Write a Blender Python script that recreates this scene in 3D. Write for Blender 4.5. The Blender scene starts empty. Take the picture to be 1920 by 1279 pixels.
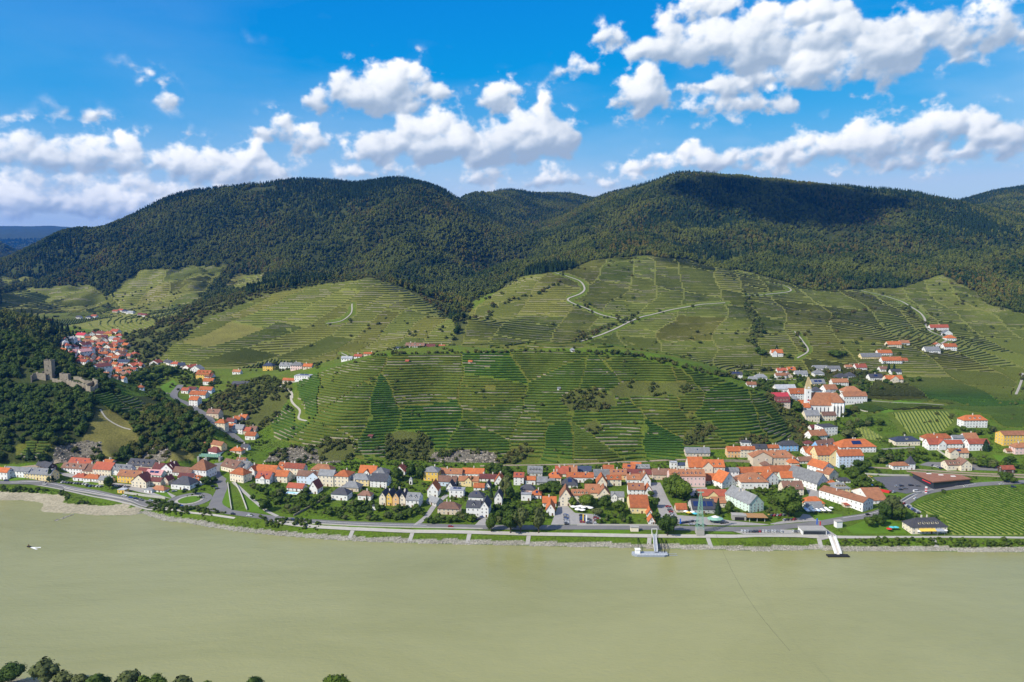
import bpy, math, random
import numpy as np
from mathutils import Vector, Matrix
R = math.radians
scene = bpy.context.scene
COL = scene.collection
random.seed(7); np.random.seed(7)

# ------------------------------------------------------------------ camera, sky, sun, exposure
F, CX, CY, HC = 1462.0, 960.0, 639.5, 225.0          # focal length in photo pixels, photo centre, camera height over the river
PITCH = math.atan(169.5 / F); CP, SP = math.cos(PITCH), math.sin(PITCH)
cam = bpy.data.cameras.new("camera"); cam.sensor_width = 36; cam.lens = 36 * F / 1920
cam.clip_start = 1; cam.clip_end = 60000
camo = bpy.data.objects.new("camera", cam); COL.objects.link(camo)
camo.location = (0, 0, HC); camo.rotation_euler = (math.pi / 2 - PITCH, 0, 0)
scene.camera = camo
SUN_EL, SUN_AZ = R(40), R(33)                         # the sun stands to the left, a little behind the camera
SDIR = Vector((-math.cos(SUN_EL) * math.cos(SUN_AZ), -math.cos(SUN_EL) * math.sin(SUN_AZ), math.sin(SUN_EL)))
sun = bpy.data.lights.new("sun", 'SUN'); sun.energy = 4.6; sun.angle = R(0.5); sun.color = (1.0, 0.93, 0.82)
suno = bpy.data.objects.new("sun", sun); COL.objects.link(suno)
suno.rotation_euler = SDIR.to_track_quat('Z', 'Y').to_euler(); suno.location = SDIR * 3000
vs = scene.view_settings
vs.view_transform = 'Standard'; vs.look = 'None'; vs.exposure = 0.40; vs.gamma = 1.0; vs.use_curve_mapping = False
scene.render.engine = 'CYCLES'
scene.cycles.max_bounces = 5; scene.cycles.diffuse_bounces = 2; scene.cycles.glossy_bounces = 2
scene.cycles.transmission_bounces = 2; scene.cycles.volume_bounces = 0; scene.cycles.transparent_max_bounces = 6
scene.cycles.caustics_reflective = False; scene.cycles.caustics_refractive = False

def raydir(px, py):
    u = (px - CX) / F; v = (CY - py) / F
    return u, CP + v * SP, -SP + v * CP

class NT:
    """tiny helper around a node tree"""
    def __init__(s, t): s.t = t; s.n = t.nodes; s.l = t.links
    def add(s, kind, **kw):
        n = s.n.new(kind)
        for k, v in kw.items():
            if k == 'ins':
                for i, x in v.items():
                    if hasattr(x, 'is_output'): s.l.new(x, n.inputs[i])
                    else: n.inputs[i].default_value = x
            else: setattr(n, k, v)
        return n
    def math(s, op, a, b=None, c=None, clamp=False):
        ins = {0: a}
        if b is not None: ins[1] = b
        if c is not None: ins[2] = c
        return s.add('ShaderNodeMath', operation=op, use_clamp=clamp, ins=ins).outputs[0]
    def vmath(s, op, a, b=None, c=None):
        ins = {0: a}
        if b is not None: ins[1] = b
        if c is not None: ins[2] = c
        n = s.add('ShaderNodeVectorMath', operation=op, ins=ins)
        return n.outputs['Value'] if op in ('LENGTH', 'DOT_PRODUCT') else n.outputs[0]
    def mix(s, f, a, b, mode='MIX'):
        n = s.add('ShaderNodeMix', data_type='RGBA', blend_type=mode)
        for i, x in ((0, f), (6, a), (7, b)):
            if hasattr(x, 'is_output'): s.l.new(x, n.inputs[i])
            else: n.inputs[i].default_value = x
        return n.outputs[2]
    def ramp(s, f, pts, interp='LINEAR'):
        n = s.add('ShaderNodeValToRGB'); n.color_ramp.interpolation = interp
        e = n.color_ramp.elements
        while len(e) < len(pts): e.new(0.5)
        for i, (p, c) in enumerate(pts): e[i].position = p; e[i].color = c
        s.l.new(f, n.inputs[0]); return n.outputs[0]
    def noise(s, vec, scale, detail=4, rough=0.55, dist=0.0):
        n = s.add('ShaderNodeTexNoise', ins={'Scale': scale, 'Detail': detail, 'Roughness': rough, 'Distortion': dist})
        if vec is not None: s.l.new(vec, n.inputs['Vector'])
        return n.outputs['Fac']

def c4(c): return (c[0], c[1], c[2], 1.0)

# clouds of the sky, laid out as directions (azimuth, elevation) round the whole dome
CLOUDS = [(1560,45,220,50),(1390,65,110,55),(1660,75,130,55),(1480,135,190,40),(1600,120,110,35),(1395,188,95,26),(1250,75,58,42),(1150,55,38,26),
 (1078,125,42,22),(1106,86,13,11),(1205,172,52,42),(1310,8,85,22),(1850,45,85,36),(690,168,100,50),(770,165,75,30),(530,238,42,30),(592,258,48,24),
 (850,262,170,52),(1000,240,82,56),(700,285,80,20),(1040,325,70,22),(900,330,55,22),(60,280,110,42),(190,292,90,38),(330,305,100,36),(450,310,75,40),
 (80,370,150,38),(260,355,170,30),(110,192,38,13),(190,208,42,20),(228,110,28,14),(288,142,36,18),(312,182,14,22),(492,73,30,13),(455,58,16,8),(355,241,16,11),
 (1210,312,70,22),(1330,296,75,34),(1520,276,125,34),(1655,262,60,40),(1690,290,110,22),(1810,235,110,46),(1890,260,80,40),(1745,326,34,11),(940,180,26,34),(250,388,230,26),(70,335,120,26),(430,352,90,24),(720,318,90,18),(1150,340,60,16),(1440,318,120,18)]
def hash2(ix, iy, seed):
    h = (ix.astype(np.int64) * 374761393 + iy.astype(np.int64) * 668265263 + seed * 974634777) & 0x7fffffff
    h = ((h ^ (h >> 13)) * 1274126177) & 0x7fffffff
    return ((h ^ (h >> 16)) & 0xffff) / 65535.0
def vnoise(x, y, seed=0):
    ix, iy = np.floor(x), np.floor(y); fx, fy = x - ix, y - iy
    fx = fx*fx*fx*(fx*(fx*6-15)+10); fy = fy*fy*fy*(fy*(fy*6-15)+10)
    a = hash2(ix, iy, seed); b = hash2(ix+1, iy, seed); c = hash2(ix, iy+1, seed); d = hash2(ix+1, iy+1, seed)
    return (a*(1-fx)+b*fx)*(1-fy) + (c*(1-fx)+d*fx)*fy
def fbm(x, y, scale, octv=4, seed=0, gain=0.5):
    x = np.asarray(x, float)/scale; y = np.asarray(y, float)/scale; s = 0; a = 1; t = 0
    for o in range(octv):
        s = s + a*vnoise(x*0.8+y*0.6+17.3*o, -x*0.6+y*0.8-9.1*o, seed+o); t += a; a *= gain; x = x*2; y = y*2
    return s/t
def cloud_field():
    """cumulus over azimuth -90..90 and elevation up to 46 degrees (mirrored over the rest of the dome): cover and sunlit share"""
    Wd, Hd, E0, E1 = 2560, 700, -0.06, 0.80; PR = Wd/math.pi; rs = np.random.RandomState(5)
    a, e = np.meshgrid((np.arange(Wd)+.5)/PR-math.pi/2, E0+(np.arange(Hd)+.5)/PR)
    E1 = E0+Hd/PR
    wa = a+(fbm(a, e*1.3, .035, 6, 90, .65)-.5)*.046; we = e+(fbm(a, e*1.3, .035, 6, 92, .65)-.5)*.030
    zb = np.zeros(a.shape); rel = np.zeros(a.shape)
    todo = []
    for (x, y, rx, ry) in CLOUDS:
        dx, dy, dz = raydir(x, y); L = math.sqrt(dx*dx+dy*dy+dz*dz); a0, e0 = math.atan2(dx, dy), math.asin(dz/L)
        todo.append((a0, e0, rx/F*math.cos(a0)**1.4*1.04, ry/F*math.cos(a0)*1.06))
    while len(todo) < len(CLOUDS)+110:                                  # past the picture the same weather goes on
        a0, e0 = rs.uniform(-1.57, 1.57), rs.uniform(.02, .8)
        if abs(a0) < .72 and e0 < .36: continue
        k = .4+e0*1.6; todo.append((a0, e0, rs.uniform(.03, .13)*k, rs.uniform(.015, .05)*k))
    for (a0, e0, ra, re) in todo:
        n = int(16+ra/re*11+min(40, ra*320))
        for i in range(n):
            t = rs.uniform(-1, 1); hgt = math.sqrt(max(0, 1-t*t*.92))*(.72+.28*math.sin(t*5+a0*40)); v = rs.rand()**.8
            r = re*(.20+.40*rs.rand()**1.5)*(1.15-.40*abs(t)); cx = a0+t*ra*.92; cy = e0-re*.62+v*max(0, 1.5*re*hgt-r*.3)
            i0, i1 = int((cx-r*1.9+math.pi/2)*PR), int((cx+r*1.9+math.pi/2)*PR)+1; j0, j1 = int((cy-r*1.9-E0)*PR), int((cy+r*1.9-E0)*PR)+1
            i0, j0 = max(i0, 0), max(j0, 0)
            if i0 >= min(i1, Wd) or j0 >= min(j1, Hd): continue
            sl = (slice(j0, j1), slice(i0, i1)); q = we[sl]-cy; q = np.where(q < 0, q*1.5, q)
            z = np.sqrt(np.maximum(0, r*r-(wa[sl]-cx)**2-q**2)); m = z > zb[sl]
            zb[sl] = np.where(m, z, zb[sl]); rel[sl] = np.where(m, np.clip((e[sl]-(e0-re*.8))/(1.9*re), 0, 1), rel[sl])
    def blur(u, k):
        for ax in (0, 1):
            for _ in range(2): u = sum(np.roll(u, s, ax) for s in range(-k, k+1))/(2*k+1)
        return u
    fine = fbm(a, e*1.3, .020, 5, 120, .6)-.5; z1 = blur(zb, 1); z2 = blur(zb, 3); z5 = blur(zb, 9)
    body = z2/(.0052+z5*.6)
    edge = np.clip(blur(zb, 14)/.0016, 0, 1)
    cover = np.clip((body+(fine*2.0-.02)*edge*(1.3-np.clip(z5/.02, 0, 1)*.8)-.06)/.95, 0, 1)*edge; cover = cover*cover*(3-2*cover)
    gy, gx = np.gradient(.45*z1+.9*z2+1.3*z5); gx = gx*PR; gy = gy*PR
    nx, ny = -gx, -gy; nl = np.sqrt(nx*nx+ny*ny+1)
    lam = (nx*-.50+ny*.66+.56)/nl
    rl = blur(rel, 4)/np.maximum(blur((zb > 0)*1.0, 4), .05)
    lit = .02+.44*np.clip(lam, -.3, 1)+.48*np.clip(rl, 0, 1)**1.1+fine*.34+.14*(1-np.clip(z5/.012, 0, 1))
    lit = np.clip(lit, 0, 1)
    veil = np.clip((fbm(a, e*3.5, .5, 6, 140, .55)-.40)*2.0, 0, 1)*np.clip(1-(e-.02)/.34, 0, 1)**.8*np.interp(a, [-.6, .0, .5], [.18, .35, .75])
    lit = (lit*cover+.66*veil*(1-cover))/np.maximum(cover+veil*(1-cover), 1e-4); cover = cover+veil*(1-cover)
    px = np.ones((Hd, Wd, 4), np.float32); px[..., 0] = cover; px[..., 1] = lit; px[..., 2] = 0
    im = bpy.data.images.new("cloud_field", Wd, Hd, alpha=False, float_buffer=False); im.colorspace_settings.name = 'Non-Color'
    im.pixels.foreach_set(px.ravel()); im.update(); im.pack()
    return im, E0, E1
world = bpy.data.worlds.new("World"); scene.world = world; world.use_nodes = True
world.cycles.sampling_method = "MANUAL"; world.cycles.sample_map_resolution = 512
W = NT(world.node_tree); W.n.clear()
im, E0, E1 = cloud_field()
sep = W.add('ShaderNodeSeparateXYZ', ins={0: W.vmath('NORMALIZE', W.add('ShaderNodeTexCoord').outputs['Generated'])})
az = W.math('ARCTAN2', sep.outputs[0], sep.outputs[1]); el = W.math('ARCSINE', sep.outputs[2])
uv = W.add('ShaderNodeCombineXYZ', ins={0: W.math('MULTIPLY_ADD', az, 1/math.pi, 0.5), 1: W.math('MULTIPLY_ADD', el, 1/(E1-E0), -E0/(E1-E0)), 2: 0.0}).outputs[0]
it = W.add('ShaderNodeTexImage', image=im, extension='MIRROR', interpolation='Linear'); W.l.new(uv, it.inputs[0])
ch = W.add('ShaderNodeSeparateColor', ins={0: it.outputs[0]})
sky = W.add('ShaderNodeTexSky', sky_type='NISHITA', sun_disc=False, sun_elevation=SUN_EL,
            sun_rotation=math.atan2(SDIR.x, SDIR.y) % (2*math.pi), altitude=300, air_density=1.0, dust_density=0.25, ozone_density=2.5)
skyc = W.add('ShaderNodeHueSaturation', ins={'Hue': 0.497, 'Saturation': 1.25, 'Value': 1.08, 'Color': sky.outputs[0]}).outputs[0]
sc = W.add('ShaderNodeSeparateColor', ins={0: skyc})
gg = W.math('MULTIPLY', W.math('POWER', W.math('MULTIPLY', sc.outputs[1], 0.96/2.5), 0.76), 2.5)
rr = W.math('MINIMUM', W.math('MAXIMUM', W.math('MULTIPLY_ADD', W.math('POWER', W.math('MULTIPLY', sc.outputs[0], 1/6.0), 1.7), 5.6, -0.45), 0.03), W.math('MULTIPLY', gg, 0.66))
skyc = W.add('ShaderNodeCombineColor', ins={0: rr, 1: gg, 2: W.math('MULTIPLY', W.math('POWER', W.math('MULTIPLY', sc.outputs[2], 1.24/7.0), 0.3), 7.0)}).outputs[0]
cl = W.ramp(ch.outputs[1], [(0.0, (3.4, 4.4, 5.7, 1)), (0.25, (5.0, 5.9, 7.0, 1)), (0.55, (8.3, 8.7, 9.1, 1)), (1.0, (11.6, 11.5, 11.2, 1))])
hz = W.math('POWER', W.math('MULTIPLY_ADD', el, -1/0.17, 1.0, clamp=True), 1.6)
skyc = W.mix(W.math('MULTIPLY', hz, 0.62), skyc, (6.4, 7.3, 8.4, 1))          # pale band of air low over the hills
skyc = W.mix(ch.outputs[0], skyc, cl)
bg = W.add('ShaderNodeBackground', ins={'Color': skyc, 'Strength': 0.085})
W.l.new(bg.outputs[0], W.add('ShaderNodeOutputWorld').inputs[0])

# ------------------------------------------------------------------ helpers
def inside(px, py, poly):
    px = np.asarray(px, float); py = np.asarray(py, float); r = np.zeros(px.shape, bool); n = len(poly)
    for i in range(n):
        x1, y1 = poly[i]; x2, y2 = poly[(i+1) % n]
        if y1 == y2: continue
        c = ((y1 > py) != (y2 > py)) & (px < (x2-x1)*(py-y1)/(y2-y1)+x1); r ^= c
    return r
def seg_dist(x, y, pts):
    """distance to a world polyline and side (positive on its left)"""
    best = np.full(np.shape(x), 1e9); side = np.zeros(np.shape(x))
    for (ax, ay), (bx, by) in zip(pts[:-1], pts[1:]):
        dx, dy = bx-ax, by-ay; L2 = dx*dx+dy*dy
        t = np.clip(((x-ax)*dx+(y-ay)*dy)/L2, 0, 1); d = np.hypot(x-ax-t*dx, y-ay-t*dy)
        cr = dx*(y-ay)-dy*(x-ax); m = d < best-1e-6; best = np.where(m, d, best); side = np.where(m, np.sign(cr), side)
    return best, side
def tag(o, label=None, cat=None, group=None, kind=None):
    if label: o["label"] = label
    if cat: o["category"] = cat
    if group: o["group"] = group
    if kind: o["kind"] = kind
    return o
def new_obj(name, data, parent=None, loc=None, rz=0.0):
    o = bpy.data.objects.new(name, data); COL.objects.link(o)
    if parent is not None: o.parent = parent
    if loc is not None: o.location = loc
    if rz: o.rotation_euler = (0, 0, rz)
    return o
def np_mesh(name, verts, quads=None, tris=None, mats=(), midx=None, cols=None, smooth=False):
    """mesh from numpy arrays; cols: per-vertex colour attribute 'col'"""
    me = bpy.data.meshes.new(name); verts = np.asarray(verts, np.float32)
    nq = 0 if quads is None else len(quads); nt = 0 if tris is None else len(tris)
    me.vertices.add(len(verts)); me.vertices.foreach_set("co", verts.ravel())
    loops = []; starts = []
    if nq: loops.append(np.asarray(quads, np.int32).ravel()); starts.append(np.arange(nq)*4)
    if nt: loops.append(np.asarray(tris, np.int32).ravel()); starts.append(nq*4+np.arange(nt)*3)
    loops = np.concatenate(loops); starts = np.concatenate(starts).astype(np.int32)
    me.loops.add(len(loops)); me.loops.foreach_set("vertex_index", loops)
    me.polygons.add(nq+nt); me.polygons.foreach_set("loop_start", starts)
    for m in mats: me.materials.append(m)
    if midx is not None: me.polygons.foreach_set("material_index", np.asarray(midx, np.int32))
    if cols is not None:
        a = me.color_attributes.new("col", 'FLOAT_COLOR', 'POINT')
        c = np.ones((len(verts), 4), np.float32); c[:, :3] = cols; a.data.foreach_set("color", c.ravel())
    me.polygons.foreach_set("use_smooth", np.full(nq+nt, smooth))
    me.update(calc_edges=True); return me
def material(name, fn, rough=0.85, spec=0.2, **kw):
    m = bpy.data.materials.new(name); m.use_nodes = True; T = NT(m.node_tree)
    b = T.n['Principled BSDF']; b.inputs['Roughness'].default_value = rough; b.inputs['Specular IOR Level'].default_value = spec
    for k, v in kw.items(): b.inputs[k].default_value = v
    c = fn(T, b)
    if c is not None:
        if hasattr(c, 'is_output'): T.l.new(c, b.inputs['Base Color'])
        else: b.inputs['Base Color'].default_value = c4(c)
    return m
def vary(col, amt=0.25, scale=0.5, fine=6.0, obj_rand=0.0):
    """plain colour broken by weathering noise"""
    def fn(T, b):
        p = T.add('ShaderNodeNewGeometry').outputs['Position']
        n = T.math('ADD', T.math('MULTIPLY', T.noise(p, scale, 4), 0.7), T.math('MULTIPLY', T.noise(p, fine, 2), 0.3))
        if obj_rand:
            n = T.math('ADD', n, T.math('MULTIPLY', T.math('SUBTRACT', T.add('ShaderNodeObjectInfo').outputs['Random'], 0.5), obj_rand))
        lo = tuple(max(0, x*(1-amt)) for x in col); hi = tuple(min(0.95, x*(1+amt)) for x in col)
        return T.mix(T.math('MULTIPLY_ADD', n, 1.8, -0.4, clamp=True), c4(lo), c4(hi))
    return fn
def tmat(name, col, amt=0.25, scale=0.5, fine=6.0, obj_rand=0.0, **kw): return material(name, vary(col, amt, scale, fine, obj_rand), **kw)
# ------------------------------------------------------------------ terrain
def P3(px, py, Y):
    dx, dy, dz = raydir(px, py); t = Y/dy
    return dx*t, Y, HC+dz*t
def PZ(px, py, Z):
    dx, dy, dz = raydir(px, py); t = (Z-HC)/dz
    return dx*t, dy*t, Z
BANK_PX = [(-700,900),(-300,915),(0,938),(45,939),(66,941),(81,945),(78,952),(74,957),(82,960),(125,963),(150,964),(187,967.5),(240,967.5),(268,963),(276,967),(307,977),(345,980),(382,987),(440,996),
 (515,1004),(615,1012),(690,1016),(815,1020),(920,1022),(1050,1025),(1175,1027.5),(1275,1030),(1380,1032),(1425,1034),(1490,1032),(1530,1031),(1580,1034),(1700,1034),(1920,1036),(2300,1040),(2900,1042)]
BANK = [PZ(x, y, 0.0)[:2] for x, y in BANK_PX]
C = []
for t in """100 930 5;0 912 7;200 912 7;300 915 7;400 930 7;400 962 6;550 974 6;700 983 6.5;900 989 7;1100 991 7;1300 994 7;1500 994 7;1700 999 6;1900 1004 6;
0 885 10;150 876 11;250 868 12;350 865 12;450 880 11;600 900 9;600 868 14;800 935 8;800 874 13;1000 930 8.5;1000 876 12;1200 930 9;1200 874 12;1400 930 9;1400 884 11;1550 940 9;1550 873 13;1700 930 8.5;1700 882 12;1900 960 8;1900 890 12;1800 872 13;
1500 845 17;1600 840 19;1700 838 19;1800 845 18;1900 840 20;1650 800 24;1750 790 26;1850 800 25;1560 782 26;1500 765 24""".replace('\n', '').split(';'):
    a, b_, z = map(float, t.split()); C.append(PZ(a, b_, z))
for t in """1000 657 1000;900 659 1000;760 661 1000;1100 660 990;1180 667 980;1250 682 962;1330 702 950;1400 720 950;1450 745 930;1490 780 905;1515 815 880;700 667 995;620 689 990;560 714 975;520 760 930;480 800 880;440 828 842;
600 800 835;800 800 840;1000 800 840;1200 800 840;1350 800 850;600 740 915;800 730 920;1000 730 915;1200 740 910;1350 760 890;600 862 772;800 862 775;1000 865 778;1200 862 782;1350 842 800;1450 832 820;
500 730 975;430 760 940;420 730 1010;500 700 1080;
700 656 1300;850 656 1300;1000 656 1300;1150 660 1300;1300 675 1260;1400 690 1240;1550 692 1240;1650 690 1260;1550 735 1080;1450 725 1120;
1700 740 1060;1800 680 1300;1750 620 1600;1830 560 1900;1900 600 1700;1900 545 1950;1900 740 1070;1650 650 1350;1750 660 1350;
1180 605 1500;1100 540 1720;1210 486 1980;1000 511 1850;930 560 1650;880 600 1450;860 622 1370;1400 531 1850;1490 547 1850;1600 562 1800;1500 600 1550;1420 650 1330;1640 650 1350;1300 600 1530;1300 545 1750;1310 500 1930;
700 521 1700;600 531 1680;500 547 1650;400 582 1550;300 627 1400;250 660 1280;350 690 1180;500 690 1180;640 682 1190;550 620 1420;700 600 1470;420 640 1340;765 546 1640;830 585 1560;800 640 1330;
200 680 1220;200 645 1430;250 590 1900;330 720 1060;210 705 1130;400 790 890;335 742 1000;300 700 1130;440 822 850;380 745 990;150 650 1380;
100 547 2250;130 590 1950;40 507 2450;60 575 2000;290 512 2400;400 503 2450;350 570 2050;210 548 2250;170 565 2150;470 525 2350;160 520 2450;
100 715 900;180 735 862;100 667 955;30 637 995;0 627 1005;170 692 945;212 717 925;0 590 1300;60 602 1290;130 637 1250;100 800 800;100 850 757;100 868 752;20 850 757;20 868 752;230 780 842;300 780 842;350 805 805;330 850 760;380 832 795;200 852 755;200 868 748;20 760 850;270 746 900;392 806 805;330 868 748;
0 497 2800;60 466 2850;130 436 2900;190 431 2950;250 411 2950;320 382 2950;400 361 3000;480 358 3000;560 346 3000;640 350 3000;720 341 3000;760 341 2950;800 351 3000;840 361 3100;
700 400 2700;760 460 2400;800 522 2150;600 462 2620;620 500 2330;430 430 2750;330 487 2550;520 440 2700;540 500 2350;860 470 2550;
870 367 3900;950 358 4300;1020 377 4200;1090 371 4600;1000 436 3200;940 502 2500;882 572 1900;856 605 1560;1000 400 3700;920 420 3200;
1110 378 3300;1150 364 3200;1205 357 3050;1250 339 2950;1290 335 2900;1400 339 2950;1500 347 3000;1560 352 3000;1640 359 3000;1700 367 3000;1760 375 3050;1800 382 3000;
1080 497 1960;1300 491 2060;1500 532 1950;1650 537 1990;1830 503 2100;1920 577 1760;1920 482 2150;1700 430 2700;1800 475 2500;1920 432 2850;1400 470 2350;1300 420 2550;1150 440 2500;1560 440 2600;1600 480 2250;1200 400 2700;1060 460 2300;1480 400 2750;
1850 372 4000;1890 355 4600;1960 352 4600;1800 400 3300;
60 424 13500;0 424 13500;130 426 13500;-80 424 13500;0 458 5200;30 476 5200;60 490 5000;-100 440 5200;180 432 13500;300 440 13500""".replace('\n', '').split(';'):
    a, b_, y = map(float, t.split()); C.append(P3(a, b_, y))
base = list(C)
for (x, y, z) in base:                                  # let the land run on past both sides of the picture
    u = x/y
    if u < -0.50 and y < 4000: C.append(((-1.36-u)*y, y, z))
    if u > 0.50 and y < 4000: C.append(((1.36-u)*y, y, z))
for (u, y, z) in [(-1.4,800,60),(-1.4,1500,90),(-1.4,3000,250),(1.4,800,12),(1.4,1500,90),(1.4,3000,320),(0,6500,300),(0.4,6500,330),(0.7,6500,330),(-0.3,6500,200),(-0.45,6500,120),(-0.62,7500,120),
                  (-0.2,12000,350),(0.3,12000,350),(0.8,12000,350),(-0.35,2050,120),(-0.22,2000,125),(-0.66,1130,88),(-0.6,1120,80),(0.1,5200,350),(-.66,3500,110),(-.6,3600,125),(-.55,3700,150),(-.5,4000,175),(-.45,4200,210),(-.66,4300,120),(-.66,6500,130),(-.58,8000,200),(-.5,8000,250),(-.72,3600,110),(-.72,4500,120),(-.8,4000,200),(-0.1,4000,330),(0.3,3900,330),(0.5,3900,330)]:
    C.append((u*y, y, z))
C = np.array(C)
KU, KL = 2.2, 1.9
def feat(x, y): return x/y*KU, np.log(y)*KL
cu, cl_ = feat(C[:, 0], C[:, 1])
def tps(r2): return np.where(r2 > 0, 0.5*r2*np.log(np.maximum(r2, 1e-20)), 0.0)
def solve():
    n = len(C); r2 = (cu[:, None]-cu)**2+(cl_[:, None]-cl_)**2
    A = np.zeros((n+3, n+3)); A[:n, :n] = tps(r2)+np.eye(n)*3e-4
    A[:n, n] = 1; A[:n, n+1] = cu; A[:n, n+2] = cl_; A[n:, :n] = A[:n, n:].T
    return np.linalg.solve(A, np.concatenate([C[:, 2], [0, 0, 0]]))
wts = solve()
def rbf(x, y):
    u, l = feat(np.clip(x/y, -1.3, 1.3)*y, y); sh = u.shape; u = u.ravel(); l = l.ravel(); out = np.empty(len(u))
    for i in range(0, len(u), 40000):
        a, b_ = u[i:i+40000], l[i:i+40000]
        out[i:i+40000] = tps((a[:, None]-cu)**2+(b_[:, None]-cl_)**2) @ wts[:-3] + wts[-3]+wts[-2]*a+wts[-1]*b_
    return out.reshape(sh)
ys = [250.0]
while ys[-1] < 15000:
    y = ys[-1]
    ys.append(y + (12 if y < 360 else 4 if y < 400 else 14 if y < 540 else 1.7 if y < 900 else 2.2 if y < 1060 else min(7, 2.2+(y-1060)*0.008) if y < 2300 else 12 if y < 3400 else 45 if y < 5200 else 220))
YS = np.array(ys)
US = np.concatenate([np.linspace(-1.6, -0.95, 10)[:-1], np.linspace(-0.95, -0.7, 60)[:-1], np.linspace(-0.7, 0.7, 560), np.linspace(0.7, 0.95, 60)[1:], np.linspace(0.95, 1.6, 10)[1:]])
UU, YY = np.meshgrid(US, YS); XX = UU*YY
ZZ = rbf(XX, YY)
wf = np.clip((YY-1900)/700, 0, 1)                        # wooded hills: gullies and spurs
gul = np.abs(fbm(XX, YY, 420, 4, 3)-0.5)*2
gul2 = np.abs(fbm(XX, YY, 200, 3, 6)-0.5)*2
wg = wf*np.clip((2950-YY)/350, 0.12, 1)
ZZ -= wg*(0.4-np.minimum(gul2, 0.4))*74-wg*9
ZZ += wf*(fbm(XX, YY, 650, 4, 11)-0.5)*30 - wg*(0.35-np.minimum(gul, 0.35))*190 + wg*20
wm = np.clip((YY-1100)/200, 0, 1)*(1-wf)*np.clip((ZZ-55)/30, 0, 1)
ZZ += wm*(fbm(XX, YY, 140, 3, 5)-0.5)*9
hillc = np.clip((ZZ-16)/14, 0, 1)*(1-np.clip((YY-1050)/100, 0, 1))
ZZ += hillc*(fbm(XX, YY, 60, 3, 8)-0.5)*5
near = YY < 1000
dB, sB = seg_dist(XX[near], YY[near], BANK)
dB = dB*sB
slope = np.interp(XX[near], [-460, -345, -325, -300, -150, 1000], [0.16, 0.11, 0.14, 0.36, 0.40, 0.40])
prof = np.where(dB < 0, np.maximum(-4, dB*0.3), dB*slope*(1+np.clip(dB/30, 0, 20)**3))
zn = np.minimum(ZZ[near], prof)
zn = np.where((dB > 0) & (dB*slope < 7), np.minimum(np.maximum(zn, 0.05), prof), zn)
ZZ[near] = zn
def near_bank(x): return np.interp(x, [-700, -330, -235, -205, -150, 0, 700], [398, 394, 388, 380, 377, 372, 365])
nb = YY < 420
dn = near_bank(XX[nb])-YY[nb]
ZZ[nb] = np.where(dn > -14, np.clip(dn*0.28, -4, 3.5), ZZ[nb])
mid = (YY >= 392) & (YY < 540); ZZ[mid] = np.minimum(ZZ[mid], -3)
DB = np.full(YY.shape, 999.0); DB[near] = dB
PXV = CX+F*(XX/(YY*CP-(ZZ-HC)*SP)); PYV = CY-F*((YY*SP+(ZZ-HC)*CP)/(YY*CP-(ZZ-HC)*SP))

def height(x, y):
    x = np.asarray(x, float); y = np.asarray(y, float)
    j = np.clip(np.searchsorted(YS, y)-1, 0, len(YS)-2); u = x/y
    i = np.clip(np.searchsorted(US, u)-1, 0, len(US)-2)
    fy = np.clip((y-YS[j])/(YS[j+1]-YS[j]), 0, 1); fu = np.clip((u-US[i])/(US[i+1]-US[i]), 0, 1)
    return (ZZ[j, i]*(1-fu)+ZZ[j, i+1]*fu)*(1-fy)+(ZZ[j+1, i]*(1-fu)+ZZ[j+1, i+1]*fu)*fy
YM = np.concatenate([np.arange(376, 1100, 1.5), np.geomspace(1100, 9000, 500)])
def ground(px, py, ymin=0, zmin=None):
    """where the line of sight of a photo pixel meets the land"""
    dx, dy, dz = raydir(px, py); Y = YM[YM > ymin]; t = Y/dy
    h = height(dx*t, Y)
    if zmin is not None: h = np.maximum(h, zmin)
    below = HC+dz*t < h
    k = int(np.argmax(below)) if below.any() else len(Y)-1
    a, b_ = Y[max(k-1, 0)], Y[k]
    for _ in range(18):
        m = (a+b_)/2; t = m/dy; hh = float(height(dx*t, m))
        if zmin is not None: hh = max(hh, zmin)
        if HC+dz*t < hh: b_ = m
        else: a = m
    t = b_/dy; x = dx*t; z = float(height(x, b_))
    if zmin is not None: z = max(z, zmin)
    return Vector((x, b_, z))
def px_size(p): return (p.y*CP+(HC-p.z)*SP)/F            # metres per photo pixel at a point

# --- what grows or lies where (photo outlines carried onto the land, within a depth range)
VIN_C = [(505,800),(548,742),(562,713),(620,691),(700,669),(1000,656),(1180,668),(1330,704),(1450,747),(1500,805),(1490,832),(1290,848),(1265,866),(930,870),(800,846),(690,866),(640,850),(600,838),(520,826)]
VIN_L = [(285,665),(400,592),(500,553),(600,534),(700,522),(765,545),(825,582),(862,612),(845,648),(640,690),(300,692),(270,680)]
VIN_R = [(866,650),(880,585),(925,552),(970,520),(1070,506),(1110,488),(1210,480),(1330,492),(1440,520),(1530,545),(1690,540),(1765,515),(1830,548),(1850,570),(1960,600),(1960,800),(1860,790),(1780,830),(1720,815),(1650,795),(1600,770),(1640,715),(1400,700),(1150,665)]
VIN_E = [(1596,752),(1640,737),(1700,735),(1960,700),(1960,806),(1880,802),(1852,778),(1795,768),(1660,770),(1640,776),(1606,770)]
VIN_F = [[(0,500),(60,498),(135,505),(90,522),(20,540),(0,548)],[(0,552),(60,540),(165,535),(212,560),(235,580),(290,600),(300,640),(150,615),(60,602),(0,588)],[(207,552),(265,507),(335,504),(350,499),(430,500),(392,540),(372,568),(300,602),(228,580)],[(420,540),(442,515),(500,512),(485,535),(450,548)]]
VIN_K = [[(166,745),(205,737),(245,745),(268,752),(270,778),(235,778),(205,768)],[(30,835),(60,826),(98,828),(98,845),(60,860),(30,852)]]
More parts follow.
